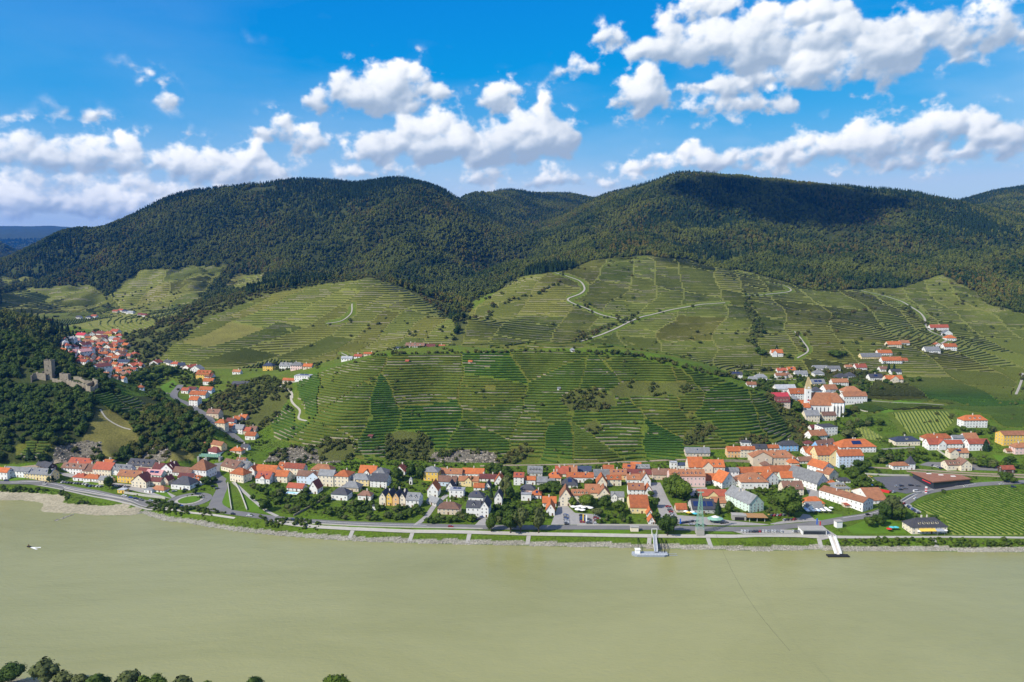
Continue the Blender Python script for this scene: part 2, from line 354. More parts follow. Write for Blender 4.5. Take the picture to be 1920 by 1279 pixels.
KIN = {'grass': 0, 'vine': 1, 'forest': 2, 'scrub': 3, 'rock': 4, 'sand': 5, 'riprap': 6, 'town': 7, 'meadow': 8, 'dry': 9}
KIND = np.zeros(YY.shape, int)
def setk(k, poly, y0, y1):
    m = inside(PXV, PYV, poly) & (YY >= y0) & (YY <= y1); KIND[m] = KIN[k]; return m
KIND[YY > 1000] = KIN['meadow']; KIND[YY > 1720] = KIN['forest']
KIND[(YY > 1180) & (UU < -0.05) & (UU > -0.5) & (YY < 1900)] = KIN['scrub']
setk('forest', [(820,640),(845,560),(900,520),(1080,480),(1080,500),(960,520),(880,570),(860,625)], 1250, 2300)
setk('forest', [(480,560),(560,535),(700,515),(790,555),(860,600),(860,540),(700,490),(450,540)], 1660, 2400)
setk('vine', VIN_C, 740, 1015); setk('vine', VIN_L, 1120, 1725); setk('vine', VIN_R, 1010, 2090); setk('vine', VIN_E, 870, 1015)
for v in VIN_F: setk('vine', v, 1500, 2600)
CAS_UP = [(-400,560),(-100,578),(0,585),(55,596),(140,636),(112,656),(30,642),(0,642),(-400,640)]
CAS = [(-400,600),(0,624),(60,642),(120,662),(200,712),(232,742),(300,744),(392,800),(402,832),(384,856),(330,864),(230,866),(0,870),(-400,868)]
setk('forest', CAS_UP, 1040, 1420); setk('forest', CAS, 735, 1040)
setk('dry', [(108,852),(150,832),(180,775),(205,768),(240,790),(262,822),(240,845),(205,862)], 740, 900)
for v in VIN_K: setk('vine', v, 740, 900)
setk('meadow', [(1660,772),(1720,768),(1790,770),(1800,792),(1770,812),(1745,818),(1690,816)], 800, 1100)
setk('rock', [(98,868),(104,838),(130,832),(160,826),(190,830),(192,860),(175,869)], 735, 800)
setk('rock', [(262,858),(285,838),(312,832),(322,852),(306,868),(270,870)], 735, 800)
setk('dry', [(312,868),(320,848),(345,842),(364,856),(360,868)], 735, 800)
setk('scrub', [(372,764),(430,725),(500,706),(548,722),(545,742),(510,795),(470,815),(425,795)], 850, 1100)
setk('rock', [(495,866),(520,842),(560,836),(610,845),(640,862),(635,870)], 760, 830)
setk('rock', [(800,866),(815,848),(870,842),(930,850),(935,868)], 760, 830)
for p in ([(1048,750),(1070,733),(1112,728),(1150,742),(1156,762),(1120,772),(1070,770)], [(1140,735),(1170,716),(1290,718),(1300,732),(1280,742),(1160,745)], [(595,845),(612,822),(660,830),(665,862),(600,866)],
          [(722,820),(750,806),(800,815),(815,848),(800,864),(725,862)], [(1428,735),(1450,742),(1505,790),(1545,815),(1530,842),(1498,838),(1470,790)], [(1285,812),(1330,790),(1345,806),(1310,832),(1280,838)], [(1095,800),(1115,786),(1130,805),(1115,818)],
          [(930,872),(955,850),(985,830),(1000,850),(960,872)],[(1380,835),(1400,812),(1440,822),(1430,840)]): setk('scrub', p, 740, 1020)
setk('scrub', [(230,665),(262,640),(330,618),(345,610),(360,625),(320,650),(285,690),(260,690)], 1100, 1700)
setk('grass', [(0,884),(150,872),(400,862),(500,868),(800,872),(1270,868),(1480,842),(1560,842),(1980,830),(1980,1040),(0,980)], 500, 850)
TRACKS = [([(1050,652),(1090,640),(1130,627),(1160,614),(1180,604),(1210,593),(1260,581),(1310,572),(1360,568)], 5.0, 0.6, 1150),
  ([(1180,604),(1150,596),(1120,588),(1098,578),(1070,567),(1066,560),(1090,550),(1096,541),(1088,528),(1065,519),(1040,512)], 5.0, 0.6, 1150),
  ([(1615,545),(1680,562),(1715,580),(1732,595),(1736,610),(1745,622),(1775,635),(1765,645)], 5.5, 0.6, 1150),
  ([(545,742),(548,755),(562,770),(560,785),(575,790)], 3.0, 0.35, 800),
  ([(520,722),(545,735),(548,748)], 3.0, 0.35, 800),
  ([(1440,530),(1470,536),(1482,546),(1440,552),(1400,555)], 4, 0.6, 1400),
  ([(1495,672),(1515,658),(1505,640),(1490,622)], 3.5, 0.5, 1150),
  ([(188,768),(200,785),(225,800),(245,806)], 2.2, 0.3, 740),
  ([(660,570),(658,588),(640,602),(612,607)], 3, 0.5, 1150),
  ([(640,662),(655,672),(668,680)], 3, 0.5, 1100),
  ([(1440,712),(1500,712),(1560,713)], 5, 0.4, 1050),
  ([(1634,752),(1700,756),(1770,760)], 3.2, 0.3, 950),
  ([(1905,740),(1915,715),(1918,700)], 4, 0.4, 950),
  ([(330,740),(310,738),(292,745),(282,738)], 3, 0.3, 900)]
for pts, wd, dz, y0 in TRACKS:                             # no vines on the tracks
    W_ = [ground(px, py, y0) for px, py in pts]
    for a_, b_ in zip(W_[:-1], W_[1:]):
        for k in range(int((b_-a_).length/2.5)+1):
            p_ = a_.lerp(b_, k*2.5/max((b_-a_).length, .1)); rr = wd/2+3.0
            j0, j1 = np.searchsorted(YS, p_.y-rr-2), np.searchsorted(YS, p_.y+rr)+1; i0, i1 = np.searchsorted(US, (p_.x-rr)/p_.y), np.searchsorted(US, (p_.x+rr)/p_.y)+1
            sl = KIND[j0:j1, i0:i1]; sl[sl == KIN['vine']] = KIN['meadow']
land = (DB > 0) & (DB < 30) & near
KIND[land & (XX < -322) & (DB < 15)] = KIN['sand']
KIND[land & (XX < -335) & (XX > -420) & (DB < 17+12*np.clip((XX+360)/40, 0, 1)) ] = KIN['sand']
KIND[land & (XX >= -322) & (DB < 5.0+2*(fbm(XX, YY, 9, 2, 44)-.5))] = KIN['riprap']
KIND[(YY < 420)] = KIN['sand']
PAL = np.array([(.082,.150,.007),(.085,.135,.012),(.028,.046,.010),(.085,.100,.022),(.150,.135,.115),(.400,.350,.265),(.330,.310,.270),(.200,.190,.170),(.105,.155,.012),(.165,.150,.040)])
# vineyard plots: a patchwork of holdings, each with its own tint, row spacing and share of bare wall
def plot_sites(poly, y0, y1, n, seed, ax=1.0):
    m = inside(PXV, PYV, poly) & (YY >= y0) & (YY <= y1); idx = np.argwhere(m); rs = np.random.RandomState(seed)
    if not len(idx): print('EMPTY', poly[0]); return None, None, m
    w = (YY[m]**2); w = w/w.sum(); k = idx[rs.choice(len(idx), n, p=w)]
    return XX[k[:, 0], k[:, 1]], YY[k[:, 0], k[:, 1]], m
SITES = []; PID = np.full(YY.shape, -1)
def add_plots(poly, y0, y1, n, seed, ax, brown=1.0):
    sx, sy, m = plot_sites(poly, y0, y1, n, seed)
    if sx is None: return
    m &= (KIND == KIN['vine'])
    x, y = XX[m]+(fbm(XX[m], YY[m], 60, 2, seed)-.5)*14, YY[m]
    d = (x[:, None]-sx)**2+((y[:, None]-sy)*ax)**2
    PID[m] = np.argmin(d, 1)+len(SITES); rs = np.random.RandomState(seed+1)
    for i in range(n): SITES.append((rs.rand(), rs.rand()*brown, rs.rand(), rs.rand()))
def add_strips(poly, y0, y1, seed, ang, width, length):
    """long narrow holdings running up the slope"""
    m = inside(PXV, PYV, poly) & (YY >= y0) & (YY <= y1) & (KIND == KIN['vine']); x, y = XX[m], YY[m]; c, s_ = math.cos(R(ang)), math.sin(R(ang)); rs = np.random.RandomState(seed)
    p = x*c-y*s_+(fbm(x, y, 260, 2, seed)-.5)*90; q = x*s_+y*c; i = np.floor(p/width+(fbm(p, 0*p, width*1.7, 1, seed+5)-.5)*1.1).astype(int); off = hash2(i, i*0, seed)
    j = np.floor(q/length*(.7+.8*off)+off*7).astype(int); u, inv = np.unique(np.stack([i, j], 1), axis=0, return_inverse=True); PID[m] = inv.ravel()+len(SITES)
    for k in range(len(u)): SITES.append((rs.rand(), rs.rand(), rs.rand(), rs.rand()))
add_plots(VIN_C, 740, 1015, 24, 21, 0.55, 0.78); add_strips(VIN_L, 1120, 1725, 22, 24, 58, 190); add_strips(VIN_R, 1010, 2090, 23, 12, 78, 170); add_strips(VIN_E, 870, 1015, 29, 75, 60, 140)
for i, v in enumerate(VIN_F): add_plots(v, 1500, 2600, 10, 24+i, 0.6)
for i, v in enumerate(VIN_K): add_plots(v, 740, 900, 2, 34+i, 0.8, 0.7)
SITES = np.array(SITES)
cols = PAL[KIND].copy()
vm = PID >= 0; s0 = SITES[PID[vm]]
tint = np.stack([0.095+0.035*s0[:, 0]+0.022*(s0[:, 1] > .88), 0.155-0.025*s0[:, 0]-0.016*(s0[:, 1] > .88), 0.012+0.008*s0[:, 0]], 1)
ol = np.clip((YY[vm]-1050)/100, 0, 1)[:, None]*.62; tint = tint*(1-ol)+np.array([.215, .215, .056])*(.85+.3*s0[:, 2:3])*ol; cols[vm] = tint
cols *= (0.78+0.44*fbm(XX, YY, 18, 4, 41))[..., None]
def grid_faces(nr, nc):
    a = (np.arange(nr-1)[:, None]*nc+np.arange(nc-1)[None]).ravel(); return np.stack([a, a+1, a+nc+1, a+nc], 1)
def terrain_fn(T, b):
    p = T.add('ShaderNodeNewGeometry').outputs['Position']
    c = T.add('ShaderNodeVertexColor', layer_name='col').outputs[0]
    n = T.noise(p, 0.55, 5, 0.65); n2 = T.noise(p, 0.045, 4, 0.6)
    c = T.mix(T.math('MULTIPLY_ADD', n2, 2.0, -0.6, clamp=True), T.mix(0.35, c, (0.10, 0.085, 0.035, 1)), c)
    c = T.mix(1.0, c, T.ramp(n, [(0.3, (0.55, 0.58, 0.5, 1)), (0.7, (1.3, 1.3, 1.25, 1))]), 'MULTIPLY')
    bp = T.add('ShaderNodeBump', ins={'Strength': 0.5, 'Distance': 1.2, 'Height': n}); T.l.new(bp.outputs[0], b.inputs['Normal'])
    return c
M_TER = material("terrain_ground", terrain_fn, rough=0.95, spec=0.1)
verts = np.stack([XX, YY, ZZ], -1).reshape(-1, 3)
me = np_mesh("terrain", verts, quads=grid_faces(*YY.shape), mats=[M_TER], cols=cols.reshape(-1, 3), smooth=True)
tag(new_obj("terrain", me), "hilly river valley ground with meadows and wooded slopes", "terrain", kind="structure")

# --- river
def water_fn(T, b):
    p = T.add('ShaderNodeNewGeometry').outputs['Position']
    st = T.vmath('MULTIPLY', p, (0.35, 1.0, 1.0))
    n = T.noise(st, 0.011, 7, 0.68, 0.8); n2 = T.noise(T.vmath('MULTIPLY', p, (0.7, 1.0, 1.0)), 0.55, 5, 0.65); n3 = T.noise(T.vmath('MULTIPLY', p, (0.5, 1.0, 1.0)), 0.09, 4)
    bp = T.add('ShaderNodeBump', ins={'Strength': 0.55, 'Distance': 0.5, 'Height': T.math('ADD', n2, T.math('MULTIPLY', n3, 1.5))})
    T.l.new(bp.outputs[0], b.inputs['Normal'])
    return T.mix(T.math('MULTIPLY_ADD', n, 2.4, -0.7, clamp=True), (0.228, 0.226, 0.084, 1), (0.290, 0.284, 0.120, 1))
M_WAT = material("river_water", water_fn, rough=0.16, spec=0.5, IOR=1.33)
wx = np.array([(-4000, -600, 0), (4000, -600, 0), (4000, 950, 0), (-4000, 950, 0)], float)
tag(new_obj("river", np_mesh("river", wx, quads=[(0, 1, 2, 3)], mats=[M_WAT])), "wide olive green river", "river", kind="structure")
# ------------------------------------------------------------------ plants
def leaf_fn(dark, light, autumn=None, wscale=0.004, stand=False):
    def fn(T, b):
        oi = T.add('ShaderNodeObjectInfo'); p = T.add('ShaderNodeNewGeometry').outputs['Position']
        r = oi.outputs['Random']; n = T.noise(p, wscale, 4, 0.6); n2 = T.noise(p, 0.55, 2); big = T.math('MULTIPLY_ADD', T.noise(p, 0.0062, 3, 0.6), 2.6, -1.3)
        c = T.mix(T.math('ADD', T.math('ADD', T.math('MULTIPLY', r, 0.65), big if stand else 0.0), T.math('MULTIPLY_ADD', n2, 1.2, -0.45), clamp=True), c4(dark), c4(light))
        if autumn:
            k = T.math('MULTIPLY', T.math('MULTIPLY_ADD', n, 5.0, -2.3, clamp=True), T.math('GREATER_THAN', T.math('FRACT', T.math('MULTIPLY', r, 7.31)), 0.62))
            c = T.mix(T.math('MULTIPLY', k, 0.75), c, c4(autumn))
        return c
    return fn
M_LEAF = material("broad_leaves", leaf_fn((.024,.050,.007), (.074,.112,.011)), rough=0.7, spec=0.15)
M_LEAFY = material("bright_leaves", leaf_fn((.038,.072,.007), (.098,.140,.011)), rough=0.7, spec=0.15)
M_OLIVE = material("olive_leaves", leaf_fn((.048,.066,.020), (.115,.128,.040)), rough=0.75, spec=0.12)
M_CON = material("dark_needles", leaf_fn((.014,.034,.014), (.032,.058,.022)), rough=0.75, spec=0.1)
M_FOR = material("forest_leaves", leaf_fn((.018,.042,.010), (.125,.142,.026), (.150,.112,.026), stand=True), rough=0.8, spec=0.08)
M_FORD = material("forest_needles", leaf_fn((.012,.034,.014), (.036,.060,.018)), rough=0.8, spec=0.08)
M_BUSH = material("scrub_leaves", leaf_fn((.038,.058,.016), (.105,.115,.032), (.130,.085,.03)), rough=0.8, spec=0.08)
M_BARK = tmat("bark", (.075,.055,.038), 0.3, 2.0)

def ico(sub=1):
    t = (1+5**.5)/2
    v = [(-1,t,0),(1,t,0),(-1,-t,0),(1,-t,0),(0,-1,t),(0,1,t),(0,-1,-t),(0,1,-t),(t,0,-1),(t,0,1),(-t,0,-1),(-t,0,1)]
    f = [(0,11,5),(0,5,1),(0,1,7),(0,7,10),(0,10,11),(1,5,9),(5,11,4),(11,10,2),(10,7,6),(7,1,8),(3,9,4),(3,4,2),(3,2,6),(3,6,8),(3,8,9),(4,9,5),(2,4,11),(6,2,10),(8,6,7),(9,8,1)]
    v = [np.array(p)/np.linalg.norm(p) for p in v]
    for _ in range(sub):
        c = {}; nf = []
        def mid(a, b_):
            k = (min(a, b_), max(a, b_))
            if k not in c: m = v[a]+v[b_]; v.append(m/np.linalg.norm(m)); c[k] = len(v)-1
            return c[k]
        for a, b_, d in f:
            x, y, z = mid(a, b_), mid(b_, d), mid(d, a); nf += [(a, x, z), (b_, y, x), (d, z, y), (x, y, z)]
        f = nf
    return np.array(v), np.array(f)
def crown_mesh(name, mat, nleaf, leaf, seed, shape='round', lobes=7, core=1):
    """crown of height 1 and radius about 0.5 (base at z=0): leaf clumps scattered over overlapping lobes round a dark core"""
    rs = np.random.RandomState(seed); V = []; T = []
    if shape == 'cone':
        n = nleaf; h = rs.rand(n)**0.75; ang = rs.rand(n)*6.283; tier = 0.72+0.28*np.abs(np.sin(h*22)); rad = 0.5*(1-h*0.97)*tier*(0.75+0.3*rs.rand(n))
        c = np.stack([rad*np.cos(ang), rad*np.sin(ang), h], 1); nrm = np.stack([np.cos(ang), np.sin(ang), np.full(n, 0.7)], 1)
        cv, cf = ico(core); cv = cv.copy(); hh = (cv[:, 2]+1)/2; k = 0.40*(1-hh)+0.01
        cv = np.stack([cv[:, 0]*k/np.maximum(np.hypot(cv[:, 0], cv[:, 1]), .3), cv[:, 1]*k/np.maximum(np.hypot(cv[:, 0], cv[:, 1]), .3), hh*0.95], 1)
    else:
        zr = {'round': .5, 'tall': .5, 'low': .5}[shape]; L = []
        for i in range(lobes):
            a = i*2.399+rs.rand()*.7; r = 0.30*math.sqrt((i+.3)/lobes)*(0.9+.3*rs.rand()); z = 0.30+0.48*rs.rand()*(1-r*.9)
            L.append((r*math.cos(a), r*math.sin(a), z, 0.17+0.10*rs.rand()))
        L.append((0, 0, 0.62, 0.28)); L.append((0, 0, 0.4, 0.30)); L = np.array(L)
        k = rs.choice(len(L), nleaf, p=L[:, 3]**2/np.sum(L[:, 3]**2)); dirs = rs.normal(size=(nleaf, 3)); dirs /= np.linalg.norm(dirs, axis=1)[:, None]
        rr = L[k, 3]*(0.80+0.28*rs.rand(nleaf)); c = L[k, :3]+dirs*rr[:, None]; c[:, 2] = np.maximum(c[:, 2], 0.02+0.1*rs.rand(nleaf)); nrm = dirs
        cv = []; cf = []; iv, jf = ico(core)
        for j, q in enumerate(L):
            cf.append(jf+len(iv)*j); cv.append(q[:3]+iv*q[3]*(0.74+0.14*rs.rand(len(iv)))[:, None])
        cv = np.concatenate(cv); cf = np.concatenate(cf)
    nrm = nrm+rs.normal(size=nrm.shape)*0.45; nrm /= np.linalg.norm(nrm, axis=1)[:, None]
    t1 = np.cross(nrm, rs.normal(size=nrm.shape)); t1 /= np.linalg.norm(t1, axis=1)[:, None]; t2 = np.cross(nrm, t1)
    s = leaf*(0.6+0.8*rs.rand(len(c)))[:, None]
    q = np.stack([c-t1*s-t2*s*.7, c+t1*s-t2*s*.6, c+t1*s*.8+t2*s, c-t1*s*.9+t2*s*.8], 1).reshape(-1, 3)
    quads = np.arange(len(q)).reshape(-1, 4)+len(cv)
    return np_mesh(name, np.concatenate([cv, q]), quads=quads, tris=cf, mats=[mat])
def trunk_mesh(name, seed):
    """tapered trunk with limbs, height 1, base radius 0.04"""
    rs = np.random.RandomState(seed); V = []; Q = []
    def limb(p0, p1, r0, r1, n=6):
        p0 = np.array(p0, float); p1 = np.array(p1, float); d = p1-p0; d /= np.linalg.norm(d); a = np.cross(d, (0.3, 0.9, 0.2)); a /= np.linalg.norm(a); b_ = np.cross(d, a); o = len(V)
        for p, r in ((p0, r0), (p1, r1)):
            for k in range(n): t = 6.283*k/n; V.append(p+r*(math.cos(t)*a+math.sin(t)*b_))
        for k in range(n): Q.append((o+k, o+(k+1) % n, o+n+(k+1) % n, o+n+k))
    limb((0, 0, -0.06), (0.01, 0, 0.45), 0.045, 0.030); limb((0.01, 0, 0.45), (0, 0.02, 0.85), 0.030, 0.008)
    for i in range(5):
        a = i*1.257+rs.rand(); z = 0.28+0.1*i; limb((0, 0, z), (0.26*math.cos(a), 0.26*math.sin(a), z+0.22), 0.018, 0.006, 5)
    return np_mesh(name, V, quads=Q, mats=[M_BARK])
TRUNKS = [trunk_mesh("trunk", s) for s in (1, 2)]
CROWN = {
 'broad': [crown_mesh("crown_broad", M_LEAF, 1500, 0.030, s, lobes=11) for s in (3, 4, 5)],
 'bright': [crown_mesh("crown_bright", M_LEAFY, 1500, 0.030, s, lobes=11) for s in (6, 7)],
 'fruit': [crown_mesh("crown_fruit", M_LEAF, 420, 0.050, s, lobes=6) for s in (8, 9, 10)],
 'yellow': [crown_mesh("crown_yellow", M_LEAFY, 420, 0.050, s, lobes=6) for s in (11, 12)],
 'olive': [crown_mesh("crown_olive", M_OLIVE, 520, 0.045, s, lobes=8) for s in (13, 14)],
 'conifer': [crown_mesh("crown_conifer", M_CON, 700, 0.045, s, 'cone') for s in (15, 16)],
}
LIB = {}
def library(key, meshes):
    col = bpy.data.collections.new(key)
    for i, m in enumerate(meshes):
        o = bpy.data.objects.new("%s_%02d" % (key, i), m); col.objects.link(o)
    LIB[key] = col
library("wood", [crown_mesh("w", M_FOR, 130, 0.075, 30+i, lobes=5, core=0) for i in range(5)]+[crown_mesh("w", M_FORD, 110, 0.07, 40+i, 'cone', core=1) for i in range(2)])
M_THK = material("thicket_leaves", leaf_fn((.024,.048,.010), (.075,.112,.018), (.10,.085,.02)), rough=0.8, spec=0.08)
library("thicket", [crown_mesh("t", M_THK, 420, 0.045, 50+i, lobes=8, core=1) for i in range(5)]+[crown_mesh("t", M_FORD, 300, 0.05, 57, 'cone')])
library("scrub", [crown_mesh("s", M_BUSH, 110, 0.085, 60+i, lobes=5, core=0) for i in range(4)]+[crown_mesh("s", M_FOR, 130, 0.08, 66, lobes=5, core=0)])
library("bank", [crown_mesh("b", m, 160, 0.075, 70+i, lobes=6, core=0) for i, m in enumerate((M_LEAF, M_LEAF, M_OLIVE, M_LEAFY))])
def rock_mesh(seed, mat):
    rs = np.random.RandomState(seed); v, f = ico(1); v = v*(0.62+0.5*rs.rand(len(v)))[:, None]*np.array([1, .8, .6])
    return np_mesh("rock", v*.5, tris=f, mats=[mat])
M_ROCK = tmat("grey_rock", (.30,.275,.23), 0.45, 0.8, 5.0, 0.5)
M_CLIFF = tmat("cliff_rock", (.215,.185,.145), 0.65, 0.35, 2.5, 0.9)
library("rocks", [rock_mesh(i, M_ROCK) for i in range(4)]); library("cliff", [rock_mesh(10+i, M_CLIFF) for i in range(4)])
def scatter(name, key, pts, scl, hgt, idx, label, cat):
    """an uncountable mass: one object, points instanced by geometry nodes"""
    pts = np.asarray(pts); n = len(pts); me = bpy.data.meshes.new(name); me.vertices.add(n); me.vertices.foreach_set("co", pts.astype(np.float32).ravel())
    a = me.attributes.new("scl", 'FLOAT_VECTOR', 'POINT'); a.data.foreach_set("vector", np.stack([scl, scl, hgt], 1).astype(np.float32).ravel())
    a = me.attributes.new("spin", 'FLOAT_VECTOR', 'POINT'); sp = np.zeros((n, 3), np.float32); sp[:, 2] = np.random.rand(n)*6.283; a.data.foreach_set("vector", sp.ravel())
    a = me.attributes.new("pick", 'INT', 'POINT'); a.data.foreach_set("value", np.asarray(idx, np.int32))
    o = new_obj(name, me); t = bpy.data.node_groups.new(name, 'GeometryNodeTree')
    t.interface.new_socket("Geometry", in_out='INPUT', socket_type='NodeSocketGeometry'); t.interface.new_socket("Geometry", in_out='OUTPUT', socket_type='NodeSocketGeometry')
    N = NT(t); gi = N.add('NodeGroupInput'); go = N.add('NodeGroupOutput')
    ci = N.add('GeometryNodeCollectionInfo', transform_space='ORIGINAL'); ci.inputs['Collection'].default_value = LIB[key]; ci.inputs['Separate Children'].default_value = True
    def attr(nm, ty): x = N.add('GeometryNodeInputNamedAttribute', data_type=ty); x.inputs[0].default_value = nm; return x.outputs[0]
    ip = N.add('GeometryNodeInstanceOnPoints'); ip.inputs['Pick Instance'].default_value = True
    N.l.new(gi.outputs[0], ip.inputs['Points']); N.l.new(ci.outputs[0], ip.inputs['Instance']); N.l.new(attr("pick", 'INT'), ip.inputs['Instance Index'])
    e2r = N.add('FunctionNodeEulerToRotation'); N.l.new(attr("spin", 'FLOAT_VECTOR'), e2r.inputs[0]); N.l.new(e2r.outputs[0], ip.inputs['Rotation'])
    N.l.new(attr("scl", 'FLOAT_VECTOR'), ip.inputs['Scale']); N.l.new(ip.outputs[0], go.inputs[0])
    md = o.modifiers.new("instances", 'NODES'); md.node_group = t
    return tag(o, label, cat, kind="stuff")
dYr = np.gradient(YS); dUc = np.gradient(US)
AREA = (dYr[:, None]*dUc[None]*YY)
VIS = (UU > -0.86) & (UU < 0.86)
def sample(mask, spacing, seed, jitter=1.0):
    rs = np.random.RandomState(seed); sp = spacing if np.ndim(spacing) else np.full(YY.shape, spacing)
    lam = np.where(mask & VIS, AREA/sp**2, 0); cnt = rs.poisson(lam); j, i = np.nonzero(cnt); c = cnt[j, i]; j = np.repeat(j, c); i = np.repeat(i, c)
    x = XX[j, i]+(rs.rand(len(j))-.5)*dUc[i]*YY[j, i]; y = YY[j, i]+(rs.rand(len(j))-.5)*dYr[j]
    return x, y, height(x, y)
# slopes that face away and lie behind a crest are never seen: keep trees where the land is in view or close to it
def visible_mask(margin):
    ang = (ZZ-HC)/YY; run = np.maximum.accumulate(np.where(YY > 560, ang, -9), axis=0)
    return (ZZ+margin-HC)/YY >= run-0.0005
VISM = visible_mask(26)
# distant woods
mk = (KIND == KIN['forest']) & (YY > 1040) & VISM
clear = inside(PXV, PYV, [(455,362),(470,352),(515,350),(520,358),(490,362)]) & (YY > 2800)
mk &= ~clear
thin = np.where(YY > 5000, 30, np.where(YY > 3300, 10.0, 7.8))
x, y, z = sample(mk & (YY < 9500), thin, 1); n = len(x); rs = np.random.RandomState(2)
con = (fbm(x, y, 300, 3, 77)+0.25*(rs.rand(n)-.5)) > 0.64
idx = np.where(con, 5+rs.randint(0, 2, n), rs.randint(0, 5, n)); hh = np.where(con, 15+8*rs.rand(n), 9+9*rs.rand(n)**1.3); ww = np.where(con, 6+3*rs.rand(n), 7+7*rs.rand(n)**1.6)
far = y > 5000; hh = np.where(far, hh*1.5, hh); ww = np.where(far, ww*3.4, ww)
print("forest", n)
for nm, lab, m in (("hill_woodland", "mixed woodland covering the big hill on the left of the valley gap", (x/y < 0.02) & (y > 1420)), ("hill_woodland", "mixed woodland covering the big hill on the right under the cloud shadow", (x/y >= 0.02) & (y > 1420)),
                   ("ridge_woodland", "dark wooded ridge rising behind the castle ruin", y <= 1420)):
    scatter(nm, "wood", np.stack([x, y, z-0.8], 1)[m], ww[m], hh[m], idx[m], lab, "forest")
# castle hill wood
mk = (KIND == KIN['forest']) & (YY <= 1040) & (fbm(XX, YY, 45, 3, 9) > 0.24)
CASTLE_KEEP = [(62,714),(84,700),(100,704),(150,708),(184,720),(182,736),(166,738),(150,730),(116,724),(80,716)]
mk &= ~inside(PXV, PYV, CASTLE_KEEP)
x, y, z = sample(mk, 4.7, 3); n = len(x); rs = np.random.RandomState(4)
big = rs.rand(n)
scatter("castle_hill_wood", "thicket", np.stack([x, y, z-0.6], 1), 5+6*big**2, 4.5+7*big**2, np.where(rs.rand(n) < .03, 5, rs.randint(0, 5, n)), "dense bushy wood on the slope round the castle ruin", "wood")
# scrub on the vineyard hills, hedges along terraces and gullies
mk = (KIND == KIN['scrub']) & (YY < 1180); x, y, z = sample(mk, 3.6, 5); keep = fbm(x, y, 25, 3, 10) > 0.40; x, y, z = x[keep], y[keep], z[keep]
mk = (KIND == KIN['scrub']) & (YY >= 1180); x2, y2, z2 = sample(mk, 8.5, 6); k2 = fbm(x2, y2, 60, 3, 12) > 0.44; x2, y2, z2 = x2[k2], y2[k2], z2[k2]
mk = (KIND == KIN['vine']) & (YY > 1000); x3, y3, z3 = sample(mk, 30, 7); k3 = fbm(x3, y3, 110, 3, 13) > 0.60; x3, y3, z3 = x3[k3], y3[k3], z3[k3]
mk = (KIND == KIN['vine']) & (YY <= 1000) & (YY > 760); x4, y4, z4 = sample(mk, 16, 8); k4 = fbm(x4, y4, 40, 3, 14) > 0.64; x4, y4, z4 = x4[k4], y4[k4], z4[k4]
mk = (KIND == KIN['meadow']); x5, y5, z5 = sample(mk, 14, 9); k5 = fbm(x5, y5, 50, 3, 15) > 0.52; x5, y5, z5 = x5[k5], y5[k5], z5[k5]
X, Y, Z = (np.concatenate(v) for v in ((x, x2, x3, x4, x5), (y, y2, y3, y4, y5), (z, z2, z3, z4, z5))); n = len(X); rs = np.random.RandomState(8); r = rs.rand(n)
mk = (KIND == KIN['rock']); x6, y6, z6 = sample(mk, 3.4, 19); k6 = fbm(x6, y6, 14, 2, 16) > 0.50; X, Y, Z = (np.concatenate(v) for v in ((X, x6[k6]), (Y, y6[k6]), (Z, z6[k6]))); n = len(X); r = np.random.RandomState(9).rand(n); rs = np.random.RandomState(10)
scatter("hillside_scrub", "scrub", np.stack([X, Y, Z-0.4], 1), (2.6+3.6*r)*np.where(Y > 1180, 1.5, 1), (2.2+3.4*r)*np.where(Y > 1180, 1.4, 1), rs.randint(0, 5, n), "scattered scrub and hedges among the vineyard terraces", "scrub")
def along(pts, gap, width, y0=0):
    out = []
    W3 = [ground(px, py, y0) for px, py in pts]
    for a, b_ in zip(W3[:-1], W3[1:]):
        L = (b_-a).length; k = max(1, int(L/gap))
        for i in range(k):
            t = (i+random.random())/k; p = a.lerp(b_, t); X = p.x+random.uniform(-1, 1)*width; Y = p.y+random.uniform(-1, 1)*width; out.append((X, Y, float(height(X, Y))-.4))
    return out
hl = []
for pts, gap, wd in (([(700,668),(830,664),(980,660),(1060,659)], 5, 3), ([(1080,660),(1150,664),(1200,668),(1260,682),(1330,700),(1400,716),(1440,735)], 2.2, 6), ([(735,662),(760,668)], 3, 5),
                     ([(480,690),(540,684),(600,690)], 9, 9), ([(1000,655),(1090,633),(1160,608),(1200,590)], 8, 6), ([(840,640),(870,600),(930,575),(1000,555),(1050,530)], 9, 8), ([(1380,690),(1470,697),(1560,700),(1640,705)], 8, 10),
                     ([(1410,650),(1425,620),(1410,590),(1400,560)], 5, 9), ([(1510,590),(1560,600),(1600,585),(1640,580)], 12, 12), ([(1690,575),(1720,600),(1740,612)], 6, 9), ([(370,580),(300,640),(270,670)], 5, 12)):
    hl += along(pts, gap, wd, 1100 if pts[0][1] < 656 else 0)
hl = np.array(hl); n = len(hl); r = np.random.rand(n); k = np.where(hl[:, 1] > 1150, 1.6, 1.0)
scatter("hedgerow", "scrub", hl, (3.5+3.5*r)*k, (3+3.5*r)*k, np.random.randint(0, 5, n), "dark hedgerows along the hill crest and field edges", "hedge")

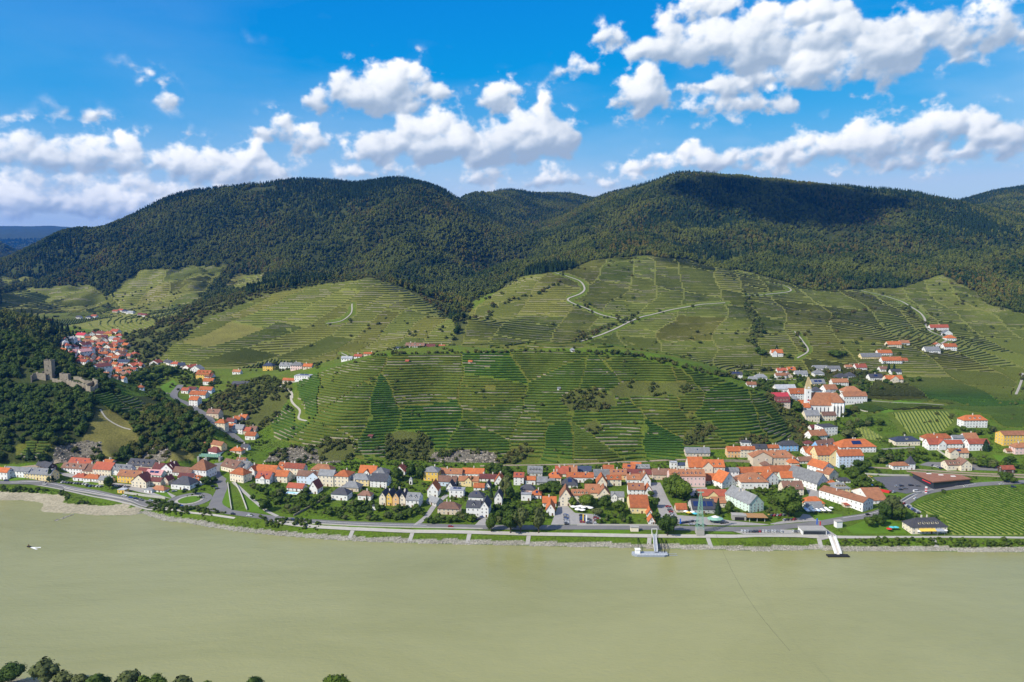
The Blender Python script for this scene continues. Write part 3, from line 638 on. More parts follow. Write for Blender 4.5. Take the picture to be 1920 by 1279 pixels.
# ------------------------------------------------------------------ vineyards: rows of vines on stone-walled terraces
def vine_fn(T, b):
    p = T.add('ShaderNodeNewGeometry').outputs['Position']; c = T.add('ShaderNodeVertexColor', layer_name='col').outputs[0]
    return T.mix(1.0, c, T.ramp(T.noise(p, 1.1, 3, 0.7), [(0.25, (0.5, 0.5, 0.5, 1)), (0.75, (1.5, 1.5, 1.4, 1))]), 'MULTIPLY')
M_VINE = material("vine_leaves", vine_fn, rough=0.75, spec=0.12)
M_WALL = tmat("dry_stone_wall", (.27,.235,.165), 0.4, 0.4, 3.0, rough=0.95)
GX = np.gradient(ZZ, axis=1)/(dUc[None]*YY); GYr = (np.gradient(ZZ, axis=0)/dYr[:, None])-GX*UU
GL = np.hypot(GX, GYr)+1e-6
def marching(mask, Lf, nx, ny):
    nr, nc = YY.shape; I = np.arange(nr*nc).reshape(nr, nc); a = I[:-1, :-1].ravel(); b_ = I[:-1, 1:].ravel(); c = I[1:, 1:].ravel(); d = I[1:, :-1].ravel()
    T = np.concatenate([np.stack([a, b_, c], 1), np.stack([a, c, d], 1)]); m = mask.ravel(); pid = PID.ravel()
    T = T[m[T].all(1) & (pid[T[:, 0]] == pid[T[:, 1]]) & (pid[T[:, 0]] == pid[T[:, 2]])]
    L = Lf.ravel()[T]; o = np.argsort(L, 1); T = np.take_along_axis(T, o, 1); L = np.take_along_axis(L, o, 1)
    segs = []; v = np.stack([XX.ravel(), YY.ravel(), ZZ.ravel(), nx.ravel(), ny.ravel()], 1)
    for k in range(6):
        lv = np.ceil(L[:, 0]+1e-9)+k; ok = lv < L[:, 2]
        if not ok.any(): break
        t, l, q = T[ok], L[ok], lv[ok]
        p = v[t[:, 0]]+(v[t[:, 2]]-v[t[:, 0]])*((q-l[:, 0])/(l[:, 2]-l[:, 0]+1e-12))[:, None]
        lo = q < l[:, 1]
        r1 = v[t[:, 0]]+(v[t[:, 1]]-v[t[:, 0]])*((q-l[:, 0])/(l[:, 1]-l[:, 0]+1e-12))[:, None]; r2 = v[t[:, 1]]+(v[t[:, 2]]-v[t[:, 1]])*((q-l[:, 1])/(l[:, 2]-l[:, 1]+1e-12))[:, None]
        segs.append((p, np.where(lo[:, None], r1, r2), PID.ravel()[t[:, 0]], q))
    if not segs: return None
    return [np.concatenate([s[i] for s in segs]) for i in range(4)]
def vine_rows(name, label, polys, y0, y1, spacing, hw, hh, wallp, seed, hstep=10.0):
    m = np.zeros(YY.shape, bool)
    for p in polys: m |= inside(PXV, PYV, p)
    m &= (YY >= y0) & (YY <= y1) & (KIND == KIN['vine']) & (PID >= 0) & VISM & (UU > -.8) & (UU < .8)
    s = SITES[np.maximum(PID, 0)]; sp = spacing*(0.85+0.35*s[..., 2]); steep = np.clip((GL-0.07)/0.02, 0, 1) > .5
    nx, ny = -GX/GL, -GYr/GL; Lc = (ZZ+7*s[..., 3])/sp
    fl0 = (PID >= 0) & m; gs = np.zeros(len(SITES)); cs = np.zeros(len(SITES)); np.add.at(gs, PID[fl0], GL[fl0]); np.add.at(cs, PID[fl0], 1); gs = gs/np.maximum(cs, 1)
    sp = np.clip(gs*hstep, .7, spacing)[np.maximum(PID, 0)]*(0.85+0.3*s[..., 2]); Lc = (ZZ+7*s[..., 3])/sp
    th = s[..., 3]*2.2-0.2; Ls = (XX*np.cos(th)+YY*np.sin(th))/(4.6+1.2*s[..., 2])
    parts = []
    # a plot counts as flat when its land on the whole is gentle
    gm = np.zeros(len(SITES)); ct = np.zeros(len(SITES)); np.add.at(gm, PID[m], GL[m]); np.add.at(ct, PID[m], 1); flat = (gm/np.maximum(ct, 1)) < 0.085
    fl = flat[np.maximum(PID, 0)]
    for mm, Lf, ax, ay, isflat in ((m & ~fl, Lc, nx, ny, False), (m & fl, Ls, np.cos(th), np.sin(th), True)):
        r = marching(mm, Lf, ax, ay) if mm.any() else None
        if r is not None: parts.append((r, isflat))
    PROF = ((.2, 0), (.2, .45), (1.0, .47), (.8, 1), (-.8, 1), (-1.0, .4)) if seed == 51 else ((1.0, 0), (.75, 1), (-.75, 1.0), (-1.0, 0)); np_ = len(PROF)   # near rows: leafy canopy over a bare trunk zone
    V = []; Q = []; Cc = []; MI = []; off = 0
    for (p, q, pid, lev), isflat in parts:
        ss = SITES[pid]; rs = np.random.RandomState(seed)
        mx, my = (p[:, 0]+q[:, 0])/2, (p[:, 1]+q[:, 1])/2
        keep = (fbm(mx, my, 22, 3, seed) > 0.19) & (ss[:, 1] < .985); p, q, pid, lev, ss, mx, my = (w[keep] for w in (p, q, pid, lev, ss, mx, my)); n = len(p)
        def ring(e):
            h = hh*(0.75+0.5*fbm(e[:, 0], e[:, 1], 5, 2, seed+1)); w = hw*(0.7+0.6*fbm(e[:, 0], e[:, 1], 4, 2, seed+2)); g = e[:, 3:5]
            return np.stack([np.stack([e[:, 0]+g[:, 0]*w*k, e[:, 1]+g[:, 1]*w*k, e[:, 2]+dz*h-0.35*(dz == 0)], 1) for k, dz in PROF], 1)
        A, B = ring(p), ring(q); V.append(np.concatenate([A, B], 1).reshape(-1, 3)); k = np.arange(n)[:, None]*2*np_+off
        Q.append(np.concatenate([k+np.array([i, i+1, np_+i+1, np_+i]) for i in range(np_-1)]))
        MI.append(np.zeros(n*(np_-1), int))
        cc = np.stack([0.028+0.045*ss[:, 0]+0.02*(ss[:, 1] > .8), 0.068+0.030*ss[:, 0]-0.012*(ss[:, 1] > .8), 0.010+0.006*ss[:, 0]], 1)*(0.8+0.4*fbm(mx, my, 30, 2, seed+4))[:, None]
        ol = np.clip((my-1050)/100, 0, 1)[:, None]*.6; cc = cc*(1-ol)+np.array([.128, .140, .028])*(.75+.5*ss[:, 2:3])*ol; cc = cc*1.35 if seed == 51 else cc; Cc.append(np.repeat(cc, 2*np_, 0)); off += n*2*np_
        if isflat: continue
        wm = (fbm(mx*0.5, my*2+lev*3.1, 26, 2, seed+7) > (0.70-wallp*(0.5+ss[:, 3])*(np.interp(mx, [-260, -60, 0], [2.2, 1.6, .5]) if seed == 51 else 1))); p, q = p[wm], q[wm]; n = len(p)
        def wall(e):
            g = e[:, 3:5]; o1 = hw+1.3; z = e[:, 2]
            return np.stack([np.stack([e[:, 0]+g[:, 0]*o, e[:, 1]+g[:, 1]*o, z+dz], 1) for o, dz in ((o1+.25, -1.5), (o1, .18), (o1-.7, .18))], 1)
        A, B = wall(p), wall(q); V.append(np.concatenate([A, B], 1).reshape(-1, 3)); k = np.arange(n)[:, None]*6+off
        Q.append(np.concatenate([k+np.array([0, 1, 4, 3]), k+np.array([1, 2, 5, 4])])); MI.append(np.ones(n*2, int)); Cc.append(np.zeros((n*6, 3))); off += n*6
    V = np.concatenate(V); Q = np.concatenate(Q); print(name, len(Q))
    me = np_mesh(name, V, quads=Q, mats=[M_VINE, M_WALL], midx=np.concatenate(MI), cols=np.concatenate(Cc))
    tag(new_obj(name, me), label, "vineyard", kind="stuff")
vine_rows("terraced_vineyard", "steep terraced vineyard hill right behind the riverside town", [VIN_C]+VIN_K, 740, 1015, 2.1, 0.85, 2.3, 0.04, 51, 5.6)
vine_rows("hillside_vineyard", "striped vineyard slope between valley village and wooded gully", [VIN_L], 1120, 1725, 3.6, 0.9, 1.9, 0.06, 52)
vine_rows("hillside_vineyard", "patchwork of vineyards below the forest right of the gully", [VIN_R, VIN_E], 870, 2090, 3.3, 0.9, 1.9, 0.055, 53)
vine_rows("hillside_vineyard", "far vineyard slopes above the valley village", VIN_F, 1500, 2600, 5.0, 1.1, 2.0, 0.06, 54)
# ------------------------------------------------------------------ roads, paths, paved ground
M_ASPH = tmat("asphalt", (.165,.160,.155), 0.16, 0.12, 2.0, rough=0.9)
M_DASPH = tmat("dark_asphalt", (.105,.105,.112), 0.15, 0.2, 2.0, rough=0.9)
M_PATH = tmat("pale_gravel_path", (.36,.34,.295), 0.14, 0.3, 3.0, rough=0.95)
M_CONC = tmat("concrete", (.33,.315,.285), 0.18, 0.3, 3.0, rough=0.9)
M_PAVE = tmat("paving", (.30,.285,.265), 0.16, 0.25, 3.0, rough=0.9)
M_TRACK = tmat("railway_ballast", (.27,.215,.15), 0.3, 0.4, 2.0, rough=0.95)
M_LAWN = tmat("mown_lawn", (.085,.165,.008), 0.22, 0.10, 1.5, rough=0.9)
M_PAINT = tmat("white_road_paint", (.74,.73,.70), 0.1, 0.5)
def smooth_line(pts, step=3.0):
    P = [np.array(p) for p in pts]; P = [2*P[0]-P[1]]+P+[2*P[-1]-P[-2]]; out = []
    for i in range(1, len(P)-2):
        n = max(2, int(np.linalg.norm(P[i+1]-P[i])/step))
        for k in range(n):
            t = k/n; a, b_, c, d = P[i-1:i+3]
            out.append(.5*((2*b_)+(-a+c)*t+(2*a-5*b_+4*c-d)*t*t+(-a+3*b_-3*c+d)*t**3))
    out.append(P[-2]); return np.array(out)
def ribbon(name, pts, width, mat, dz=0.10, y0=0, label=None, nacross=3, step=3.0, kerb=0.0, world=False, parent=None):
    W2 = np.array(pts, float) if world else np.array([tuple(ground(x, y, y0))[:2] for x, y in pts]); L = smooth_line(W2, step); t = np.gradient(L, axis=0); t /= np.linalg.norm(t, axis=1)[:, None]; nrm = np.stack([-t[:, 1], t[:, 0]], 1)
    w = np.interp(np.linspace(0, 1, len(L)), np.linspace(0, 1, len(width)), width) if np.ndim(width) else np.full(len(L), width)
    ks = np.linspace(-.5, .5, nacross+1); V = np.stack([np.concatenate([L+nrm*(w*k)[:, None], np.zeros((len(L), 1))], 1) for k in ks], 1)
    zc = height(V[..., 0], V[..., 1]); zc = np.maximum(zc, zc.mean(1, keepdims=True)*.5+zc*.5)+dz; V[..., 2] = zc
    nr, nc = V.shape[:2]; V = V.reshape(-1, 3)
    a = (np.arange(nr-1)[:, None]*nc+np.arange(nc-1)[None]).ravel(); Q = np.stack([a, a+1, a+nc+1, a+nc], 1)
    o = new_obj(name, np_mesh(name, V, quads=Q, mats=[mat], smooth=True), parent)
    return tag(o, label, kind="structure")
def patch(name, poly, mat, dz=0.06, y0=0, res=2.2, label=None, kind="structure"):
    """a paved or planted area draped on the ground inside a photo outline"""
    P = np.array([tuple(ground(x, y, y0))[:2] for x, y in poly]); x0, y0_ = P.min(0); x1, y1 = P.max(0)
    gx = np.arange(x0, x1+res, res); gy = np.arange(y0_, y1+res, res); X, Y = np.meshgrid(gx, gy); cxm = (X[:-1, :-1]+X[1:, 1:])/2; cym = (Y[:-1, :-1]+Y[1:, 1:])/2
    m = inside(cxm, cym, [tuple(p) for p in P]).ravel(); nc = X.shape[1]; a = (np.arange(X.shape[0]-1)[:, None]*nc+np.arange(nc-1)[None]).ravel()[m]
    Q = np.stack([a, a+1, a+nc+1, a+nc], 1); used = np.unique(Q); mp = np.zeros(X.size, int); mp[used] = np.arange(len(used)); xs, ys_ = X.ravel()[used], Y.ravel()[used]
    # pull the rim of the patch onto the outline
    V = np.stack([xs, ys_, height(xs, ys_)+dz], 1); Q = mp[Q]
    cnt = np.bincount(Q.ravel(), minlength=len(V)); rim = np.nonzero(cnt < 4)[0]
    for i in rim:
        best = None
        for (ax, ay), (bx, by) in zip(P, np.roll(P, -1, 0)):
            dx, dy = bx-ax, by-ay; t = np.clip(((V[i, 0]-ax)*dx+(V[i, 1]-ay)*dy)/(dx*dx+dy*dy+1e-9), 0, 1); q = (ax+t*dx, ay+t*dy); d = math.hypot(q[0]-V[i, 0], q[1]-V[i, 1])
            if best is None or d < best[0]: best = (d, q)
        if best[0] < res*1.3: V[i, 0], V[i, 1] = best[1]; V[i, 2] = float(height(V[i, 0], V[i, 1]))+dz
    return tag(new_obj(name, np_mesh(name, V, quads=Q, mats=[mat], smooth=True)), label, kind=kind)
for poly in ([(1033,984),(1046,950),(1052,905),(1062,905),(1066,950),(1078,962),(1110,964),(1126,969),(1128,984)], [(1222,905),(1238,905),(1252,935),(1262,952),(1270,966),(1330,970),(1375,977),(1440,983),(1500,970),(1506,963),(1562,975),(1500,979),(1440,985),(1370,985.5),(1270,983),(1240,977),(1230,940)],
             [(1345,899),(1500,897),(1512,900),(1505,905),(1445,908),(1345,905)], [(1505,902),(1530,905),(1534,935),(1522,948),(1506,945),(1518,930)], [(1285,915),(1325,914),(1330,930),(1300,935)]):
    patch("paved_ground", poly, M_PAVE, 0.05)
patch("paved_ground", [(400,880),(425,898),(420,908),(402,905),(384,898),(380,880)], M_ASPH, 0.05)
patch("paved_ground", [(118,892),(140,896),(215,912),(250,920),(320,935),(330,930),(300,915),(240,908),(200,905),(150,888),(112,886)], M_PAVE, 0.05)
ribbon("river_road", [(-120,900),(0,905),(50,905),(110,911),(160,921),(210,931),(260,941),(310,948),(345,952)], 9.5, M_ASPH, 0.12, label="grey river road along the bank")
ribbon("river_road", [(390,950),(415,958),(450,963),(500,970),(560,976),(640,981),(720,984),(800,986),(880,988),(960,989),(1060,989),(1160,989),(1260,990),(1330,992),(1420,992),(1480,987),(1540,981),(1580,974),(1640,964),(1690,945),(1720,928),(1760,918),(1830,909),(1900,905),(2000,902)], 9.5, M_ASPH, 0.12)
ribbon("side_road", [(425,958),(408,946),(412,930),(418,912),(408,895),(404,880),(410,868)], 8, M_ASPH, 0.14)
ribbon("side_road", [(398,950),(404,936),(413,918)], 7, M_ASPH, 0.16)
ribbon("valley_road", [(452,830),(438,818),(420,806),(402,796),(390,782),(372,770),(348,756),(330,748),(326,740),(333,730),(340,722)], 9, M_ASPH, 0.5, y0=810, label="grey valley road curving up past the castle hill")
ribbon("footpath", [(437,904),(455,920),(475,938),(500,958),(520,968)], 3.2, M_PATH, 0.12)
ribbon("promenade", [(500,976),(560,985),(640,991),(760,996.5),(880,998.5),(1000,1002),(1100,1003.5),(1180,1005),(1260,1006),(1320,1006),(1400,1005),(1500,1005),(1580,1007),(1700,1007),(1800,1007),(1950,1009)], 3.6, M_PATH, 0.12, label="pale riverside promenade")
ribbon("footpath", [(60,908),(115,918),(180,932),(250,947),(310,956),(380,964),(440,972)], 2.2, M_PATH, 0.14)
ribbon("lane", [(780,985),(800,968),(815,948),(838,928)], 4.5, M_PAVE, 0.12)
ribbon("lane", [(1220,905),(1228,925),(1245,950),(1262,975)], 7, M_PAVE, 0.13)
ribbon("lane", [(1520,985),(1545,1000),(1556,1010)], 14, M_PAVE, 0.15)
ribbon("lane", [(1540,890),(1532,910),(1525,935),(1535,955)], 8, M_PAVE, 0.12)
patch("car_park", [(1636,895),(1706,892),(1745,906),(1762,914),(1700,926),(1668,920)], M_DASPH, 0.10, label="dark asphalt car park beside the supermarket")
patch("car_park", [(1722,872),(1790,880),(1895,884),(1895,876),(1800,868),(1740,866)], M_ASPH, 0.10)
patch("car_park", [(1372,996),(1380,991),(1500,994),(1510,1001),(1395,1002)], M_CONC, 0.12)
patch("car_park", [(1688,944),(1702,943),(1728,960),(1722,965)], M_PAVE, 0.14)
patch("car_park", [(890,985),(905,970),(918,972),(914,985)], M_PAVE, 0.14)
for k, dyy in enumerate((0, 3.2)):
    ribbon("railway_track", [(1480,862),(1560,874),(1640,877),(1720,881+dyy*.2),(1800,886+dyy*.3),(1860,889+dyy*.4),(1950,892+dyy*.5)] if k == 0 else [(1700,884),(1780,889),(1860,893),(1950,897)], 4.2, M_TRACK, 0.12+.02*k)
ribbon("railway_track", [(-40,877),(60,876),(130,868),(180,862)], 4.0, M_TRACK, 0.15, y0=735)
ribbon("railway_track", [(900,874),(1000,872),(1100,870),(1200,866),(1290,862)], 4.0, M_TRACK, 0.15, y0=750)
for pts in ([(1240,650),(1290,632),(1340,618),(1385,607),(1400,600),(1440,590),(1490,580)] ,):
    pass
M_TRK = tmat("hill_track_gravel", (.34,.315,.255), 0.12, 0.3, rough=0.95)
for k, (pts, wd, dz, y0) in enumerate(TRACKS): ribbon("hill_track", pts, wd*.8, M_TRK, dz, y0=y0, label="pale gravel tracks climbing through the vineyards")
# lawns, gardens and meadow patches that read as their own green
for poly in ([(430,915),(434,950),(418,955),(398,945),(410,925)], [(455,925),(462,958),(508,966),(480,945)], [(620,985.5),(760,991),(890,993),(890,996),(760,993.5),(620,987)],
             [(1075,993.5),(1180,994),(1182,1001),(1075,1000)], [(1340,994),(1360,996),(1385,1001),(1335,1000)], [(1518,966),(1580,964),(1578,973),(1545,977),(1528,974)], [(1585,990),(1625,975),(1660,968),(1690,985),(1700,1000),(1600,1001)],
             [(1640,924),(1690,928),(1672,936)], [(1845,900),(1890,904),(1888,909),(1840,909)], [(1860,852),(1905,858),(1910,870),(1875,868)], [(10,897),(48,894),(48,899),(15,902)], [(270,912),(290,925),(325,936),(310,920)], [(1400,988),(1450,983),(1455,986),(1400,990)],
             [(300,725),(325,712),(332,720),(330,735),(310,738)], [(1640,770),(1690,745),(1740,740),(1735,752),(1660,775)], [(1780,750),(1860,740),(1920,750),(1920,765),(1790,768)]):
    patch("lawn", poly, M_LAWN, 0.09, res=2.0)
# concrete steps and slips down the bank
for a, b_ in (((663,991),(655,1010)),((775,994),(768,1015)),((881,998),(876,1019)),((992,1001),(989,1021)),((1218,1004),(1217,1022)),((1326,1005),(1334,1028)),((1535,1008),(1540,1028)),((1749,1009),(1757,1027))):
    ribbon("bank_steps", [a, b_], 3.2, M_CONC, 0.25, step=1.0)
# traffic island
rc = ground(355, 938)
def disc(name, c, r, mat, dz, ry=None, parent=None, n=40):
    V = [(c.x, c.y, 0)]+[(c.x+r*math.cos(6.2832*k/n), c.y+(ry or r)*math.sin(6.2832*k/n), 0) for k in range(n)]; V = np.array(V); V[:, 2] = np.maximum(height(V[:, 0], V[:, 1]), 0)+dz
    return tag(new_obj(name, np_mesh(name, V, tris=[(0, k+1, (k+1) % n+1) for k in range(n)], mats=[mat]), parent), kind="structure")
disc("roundabout_road", rc, 19.0, M_ASPH, 0.20); disc("roundabout_apron", rc, 12.0, M_PATH, 0.32); disc("roundabout_lawn", rc, 9.4, M_LAWN, 0.48)
# lane markings on the river road
for pts in ([(1580,971.5),(1640,961.5),(1690,943),(1720,926.5),(1760,916),(1830,907.5)], [(560,976),(640,980.5),(720,983.5),(800,985.5)], [(20,904.5),(110,910),(210,930),(260,940)]):
    ribbon("road_marking", pts, 0.35, M_PAINT, 0.20, step=2.0, nacross=1)
# --- bank: riprap stones, gravel, bushes
rs = np.random.RandomState(12)
x, y, z = sample((KIND == KIN['riprap']) & VIS, 1.15, 13); n = len(x)
scatter("riprap", "rocks", np.stack([x, y, z+.05], 1), .7+.9*rs.rand(n), .6+.8*rs.rand(n), rs.randint(0, 4, n), "band of loose grey riprap stones along the water's edge", "riprap")
x, y, z = sample((KIND == KIN['rock']) & VIS, 2.2, 14); n = len(x)
scatter("rock_outcrop", "cliff", np.stack([x, y, z-.3], 1), 1.3+3.2*rs.rand(n)**3, 1.6+4.5*rs.rand(n)**2, rs.randint(0, 4, n), "broken grey rock outcrops at the foot of the hills", "rocks")
mk = (DB > 8) & (DB < 21) & (UU < -.25) & (UU > -.75) & (KIND != KIN['sand']); x, y, z = sample(mk, 2.2, 15); kp = fbm(x, y, 18, 3, 60) > .42; x, y, z = x[kp], y[kp], z[kp]; n = len(x); r = rs.rand(n)
b1 = np.stack([x, y, z-.3], 1)
mk = (DB > 5) & (DB < 12) & (UU > .42); x2, y2, z2 = sample(mk, 2.3, 16); kp = fbm(x2, y2, 14, 3, 61) > .42; b2 = np.stack([x2, y2, z2-.3], 1)[kp]
bb = np.concatenate([b1, b2]); n = len(bb); r = rs.rand(n)
scatter("riverside_bushes", "bank", bb, 1.6+2.8*r**2, 1.3+2.6*r**2, rs.randint(0, 4, n), "low bushes and weeds on the river embankment", "bushes")
# ------------------------------------------------------------------ houses
def plaster(name, col): return tmat("plaster_"+name, col, 0.10, 0.35, 4.0, rough=0.9, spec=0.15)
WALL = {k: plaster(n, c) for k, n, c in (('w','white',(.74,.73,.70)),('c','cream',(.70,.62,.47)),('y','pale_yellow',(.72,.58,.30)),('Y','yellow',(.70,.46,.10)),('o','apricot',(.68,.42,.20)),('p','pink',(.70,.50,.46)),
    ('b','pale_blue',(.55,.64,.74)),('B','blue',(.22,.42,.66)),('m','mint',(.55,.68,.60)),('g','grey',(.46,.46,.44)),('e','beige',(.60,.50,.38)),('t','dark_timber',(.085,.055,.04)))}
def tiles(name, col):
    def fn(T, b):
        tc = T.add('ShaderNodeTexCoord').outputs['Object']; p = T.add('ShaderNodeNewGeometry').outputs['Position']
        wv = T.add('ShaderNodeTexWave', wave_type='BANDS', bands_direction='Z', ins={'Scale': 1.6, 'Distortion': 0.6, 'Detail': 1.0, 'Vector': tc}).outputs['Fac']
        n = T.math('ADD', T.noise(p, 0.35, 5, 0.7), T.math('MULTIPLY_ADD', T.add('ShaderNodeObjectInfo').outputs['Random'], 0.34, -0.17)); n2 = T.noise(p, 3.5, 3)
        c = T.mix(T.math('MULTIPLY_ADD', n, 2.2, -0.6, clamp=True), c4(tuple(x*.62+.01 for x in col)), c4(tuple(min(.9, x*1.22) for x in col)))
        c = T.mix(1.0, c, T.ramp(T.math('ADD', T.math('MULTIPLY', wv, .5), T.math('MULTIPLY', n2, .5)), [(0.2, (.72, .72, .74, 1)), (0.8, (1.15, 1.15, 1.15, 1))]), 'MULTIPLY')
        bp = T.add('ShaderNodeBump', ins={'Strength': 0.4, 'Distance': 0.08, 'Height': wv}); T.l.new(bp.outputs[0], b.inputs['Normal'])
        return c
    return material("roof_tiles_"+name, fn, rough=0.8, spec=0.2)
ROOF = {k: tiles(n, c) for k, n, c in (('o','orange',(.43,.128,.042)),('r','red',(.34,.088,.048)),('d','dark_red',(.17,.050,.042)),('b','brown',(.21,.115,.078)),('t','old_orange',(.34,.148,.072)),('g','grey',(.22,.225,.225)),
    ('k','charcoal',(.070,.072,.082)),('u','blue_slate',(.045,.060,.100)),('m','crimson_metal',(.42,.045,.060)),('a','light_grey',(.36,.37,.38)),('p','rose',(.52,.27,.26)))}
M_FRAME = tmat("window_frame", (.70,.68,.64), 0.08); M_GLASS = material("window_glass", lambda T, b: (.030,.036,.045), rough=0.15, spec=0.6)
M_DOOR = tmat("door_wood", (.14,.075,.04), 0.25); M_CHIM = tmat("chimney_render", (.62,.56,.48), 0.2); M_SOLAR = material("solar_panel", lambda T, b: (.012,.025,.085), rough=0.2, spec=0.6)
M_STEEL = tmat("grey_steel", (.33,.35,.37), 0.2, rough=0.5); M_WHITE = tmat("white_cloth", (.80,.79,.76), 0.06)
class MB:
    """collects boxes, quads and prisms, links them as one mesh"""
    def __init__(s): s.v = []; s.f = []; s.m = []
    def poly(s, pts, mi=0):
        o = len(s.v); s.v += [tuple(p) for p in pts]; s.f.append(tuple(range(o, o+len(pts)))); s.m.append(mi)
    def box(s, x0, x1, y0, y1, z0, z1, mi=0, top=None):
        P = [(x0,y0,z0),(x1,y0,z0),(x1,y1,z0),(x0,y1,z0),(x0,y0,z1),(x1,y0,z1),(x1,y1,z1),(x0,y1,z1)]; o = len(s.v); s.v += P
        for i, q in enumerate(((0,3,2,1),(4,5,6,7),(0,1,5,4),(1,2,6,5),(2,3,7,6),(3,0,4,7))): s.f.append(tuple(o+k for k in q)); s.m.append(top if (i == 1 and top is not None) else mi)
    def slab(s, q, th, mi=0):
        a, b_, c = (Vector(q[i]) for i in range(3)); n = (b_-a).cross(c-a).normalized()
        if n.z < 0: n = -n
        t = [tuple(Vector(p)+n*th*.4) for p in q]; u = [tuple(Vector(p)-n*th*.6) for p in q]; k = len(q)
        s.poly(t, mi); s.poly(u[::-1], mi)
        for i in range(k): j = (i+1) % k; s.poly([t[i], u[i], u[j], t[j]], mi)
    def bar(s, a, b_, r, mi=0, n=4):
        a = Vector(a); b_ = Vector(b_); d = (b_-a).normalized(); x = d.cross(Vector((0.31, 0.17, 0.93))).normalized()*r; y = d.cross(x).normalized()*r
        A = [a+x*math.cos(6.2832*(k+.5)/n)+y*math.sin(6.2832*(k+.5)/n) for k in range(n)]; B = [p+(b_-a) for p in A]
        for k in range(n): s.poly([A[k], A[(k+1) % n], B[(k+1) % n], B[k]], mi)
        s.poly(A[::-1], mi); s.poly(B, mi)
    def mesh(s, name, mats):
        me = bpy.data.meshes.new(name); me.from_pydata(s.v, [], s.f)
        for m in mats: me.materials.append(m)
        me.polygons.foreach_set("material_index", s.m); me.update(); return me
    def build(s, name, mats, parent=None, loc=None, rz=0): return new_obj(name, s.mesh(name, mats if isinstance(mats, (list, tuple)) else [mats]), parent, loc, rz)
def window_mesh(name, bars):
    b = MB(); b.box(-.5, .5, -.05, .10, -.5, .5, 0); b.poly([(-.40,-.065,-.42),(.40,-.065,-.42),(.40,-.065,.42),(-.40,-.065,.42)], 1)
    if bars: b.box(-.035, .035, -.09, -.06, -.42, .42, 0); b.box(-.4, .4, -.088, -.06, .08, .14, 0)
    b.box(-.56, .56, -.14, .05, -.58, -.5, 0); return b.mesh(name, [M_FRAME, M_GLASS])
WIN = window_mesh("window", True); WINP = window_mesh("window_plain", False)
bm = MB(); bm.box(-.5, .5, -.06, .10, 0, 1, 0); DOOR = bm.mesh("door", [M_DOOR])
bm = MB(); bm.box(-.42, .42, -.36, .36, -1, .86, 0); bm.box(-.5, .5, -.44, .44, .86, 1, 0); CHIM = bm.mesh("chimney", [M_CHIM])
bm = MB(); bm.box(-.5, .5, -.5, .5, 0, .06, 0); SOLAR = bm.mesh("solar_panel", [M_SOLAR])
NEARW = 985.0
def def_rot(px): return float(np.interp(px, [0, 600, 1000, 1400, 1600, 1920], [-13, -13, -4, 0, 5, 2]))
def dormer_mesh(wall, roof, wd, h, back):
    b = MB(); b.box(-wd/2, wd/2, 0, back, -.4, h, 0); b.poly([(-wd/2,-.01,h),(wd/2,-.01,h),(0,-.01,h+wd*.42)], 0)
    b.poly([(-wd*.33,-.03,.25),(wd*.33,-.03,.25),(wd*.33,-.03,h-.1),(-wd*.33,-.03,h-.1)], 2)
    for sx in (-1, 1): b.slab([(sx*(wd/2+.2), -.25, h-.12), (0, -.25, h+wd*.42+.06), (0, back+wd*.4, h+wd*.42+.06), (sx*(wd/2+.2), back+wd*.3, h-.12)], .16, 1)
    return b.mesh("dormer", [WALL[wall], ROOF[roof], M_GLASS])
HOUSES = []
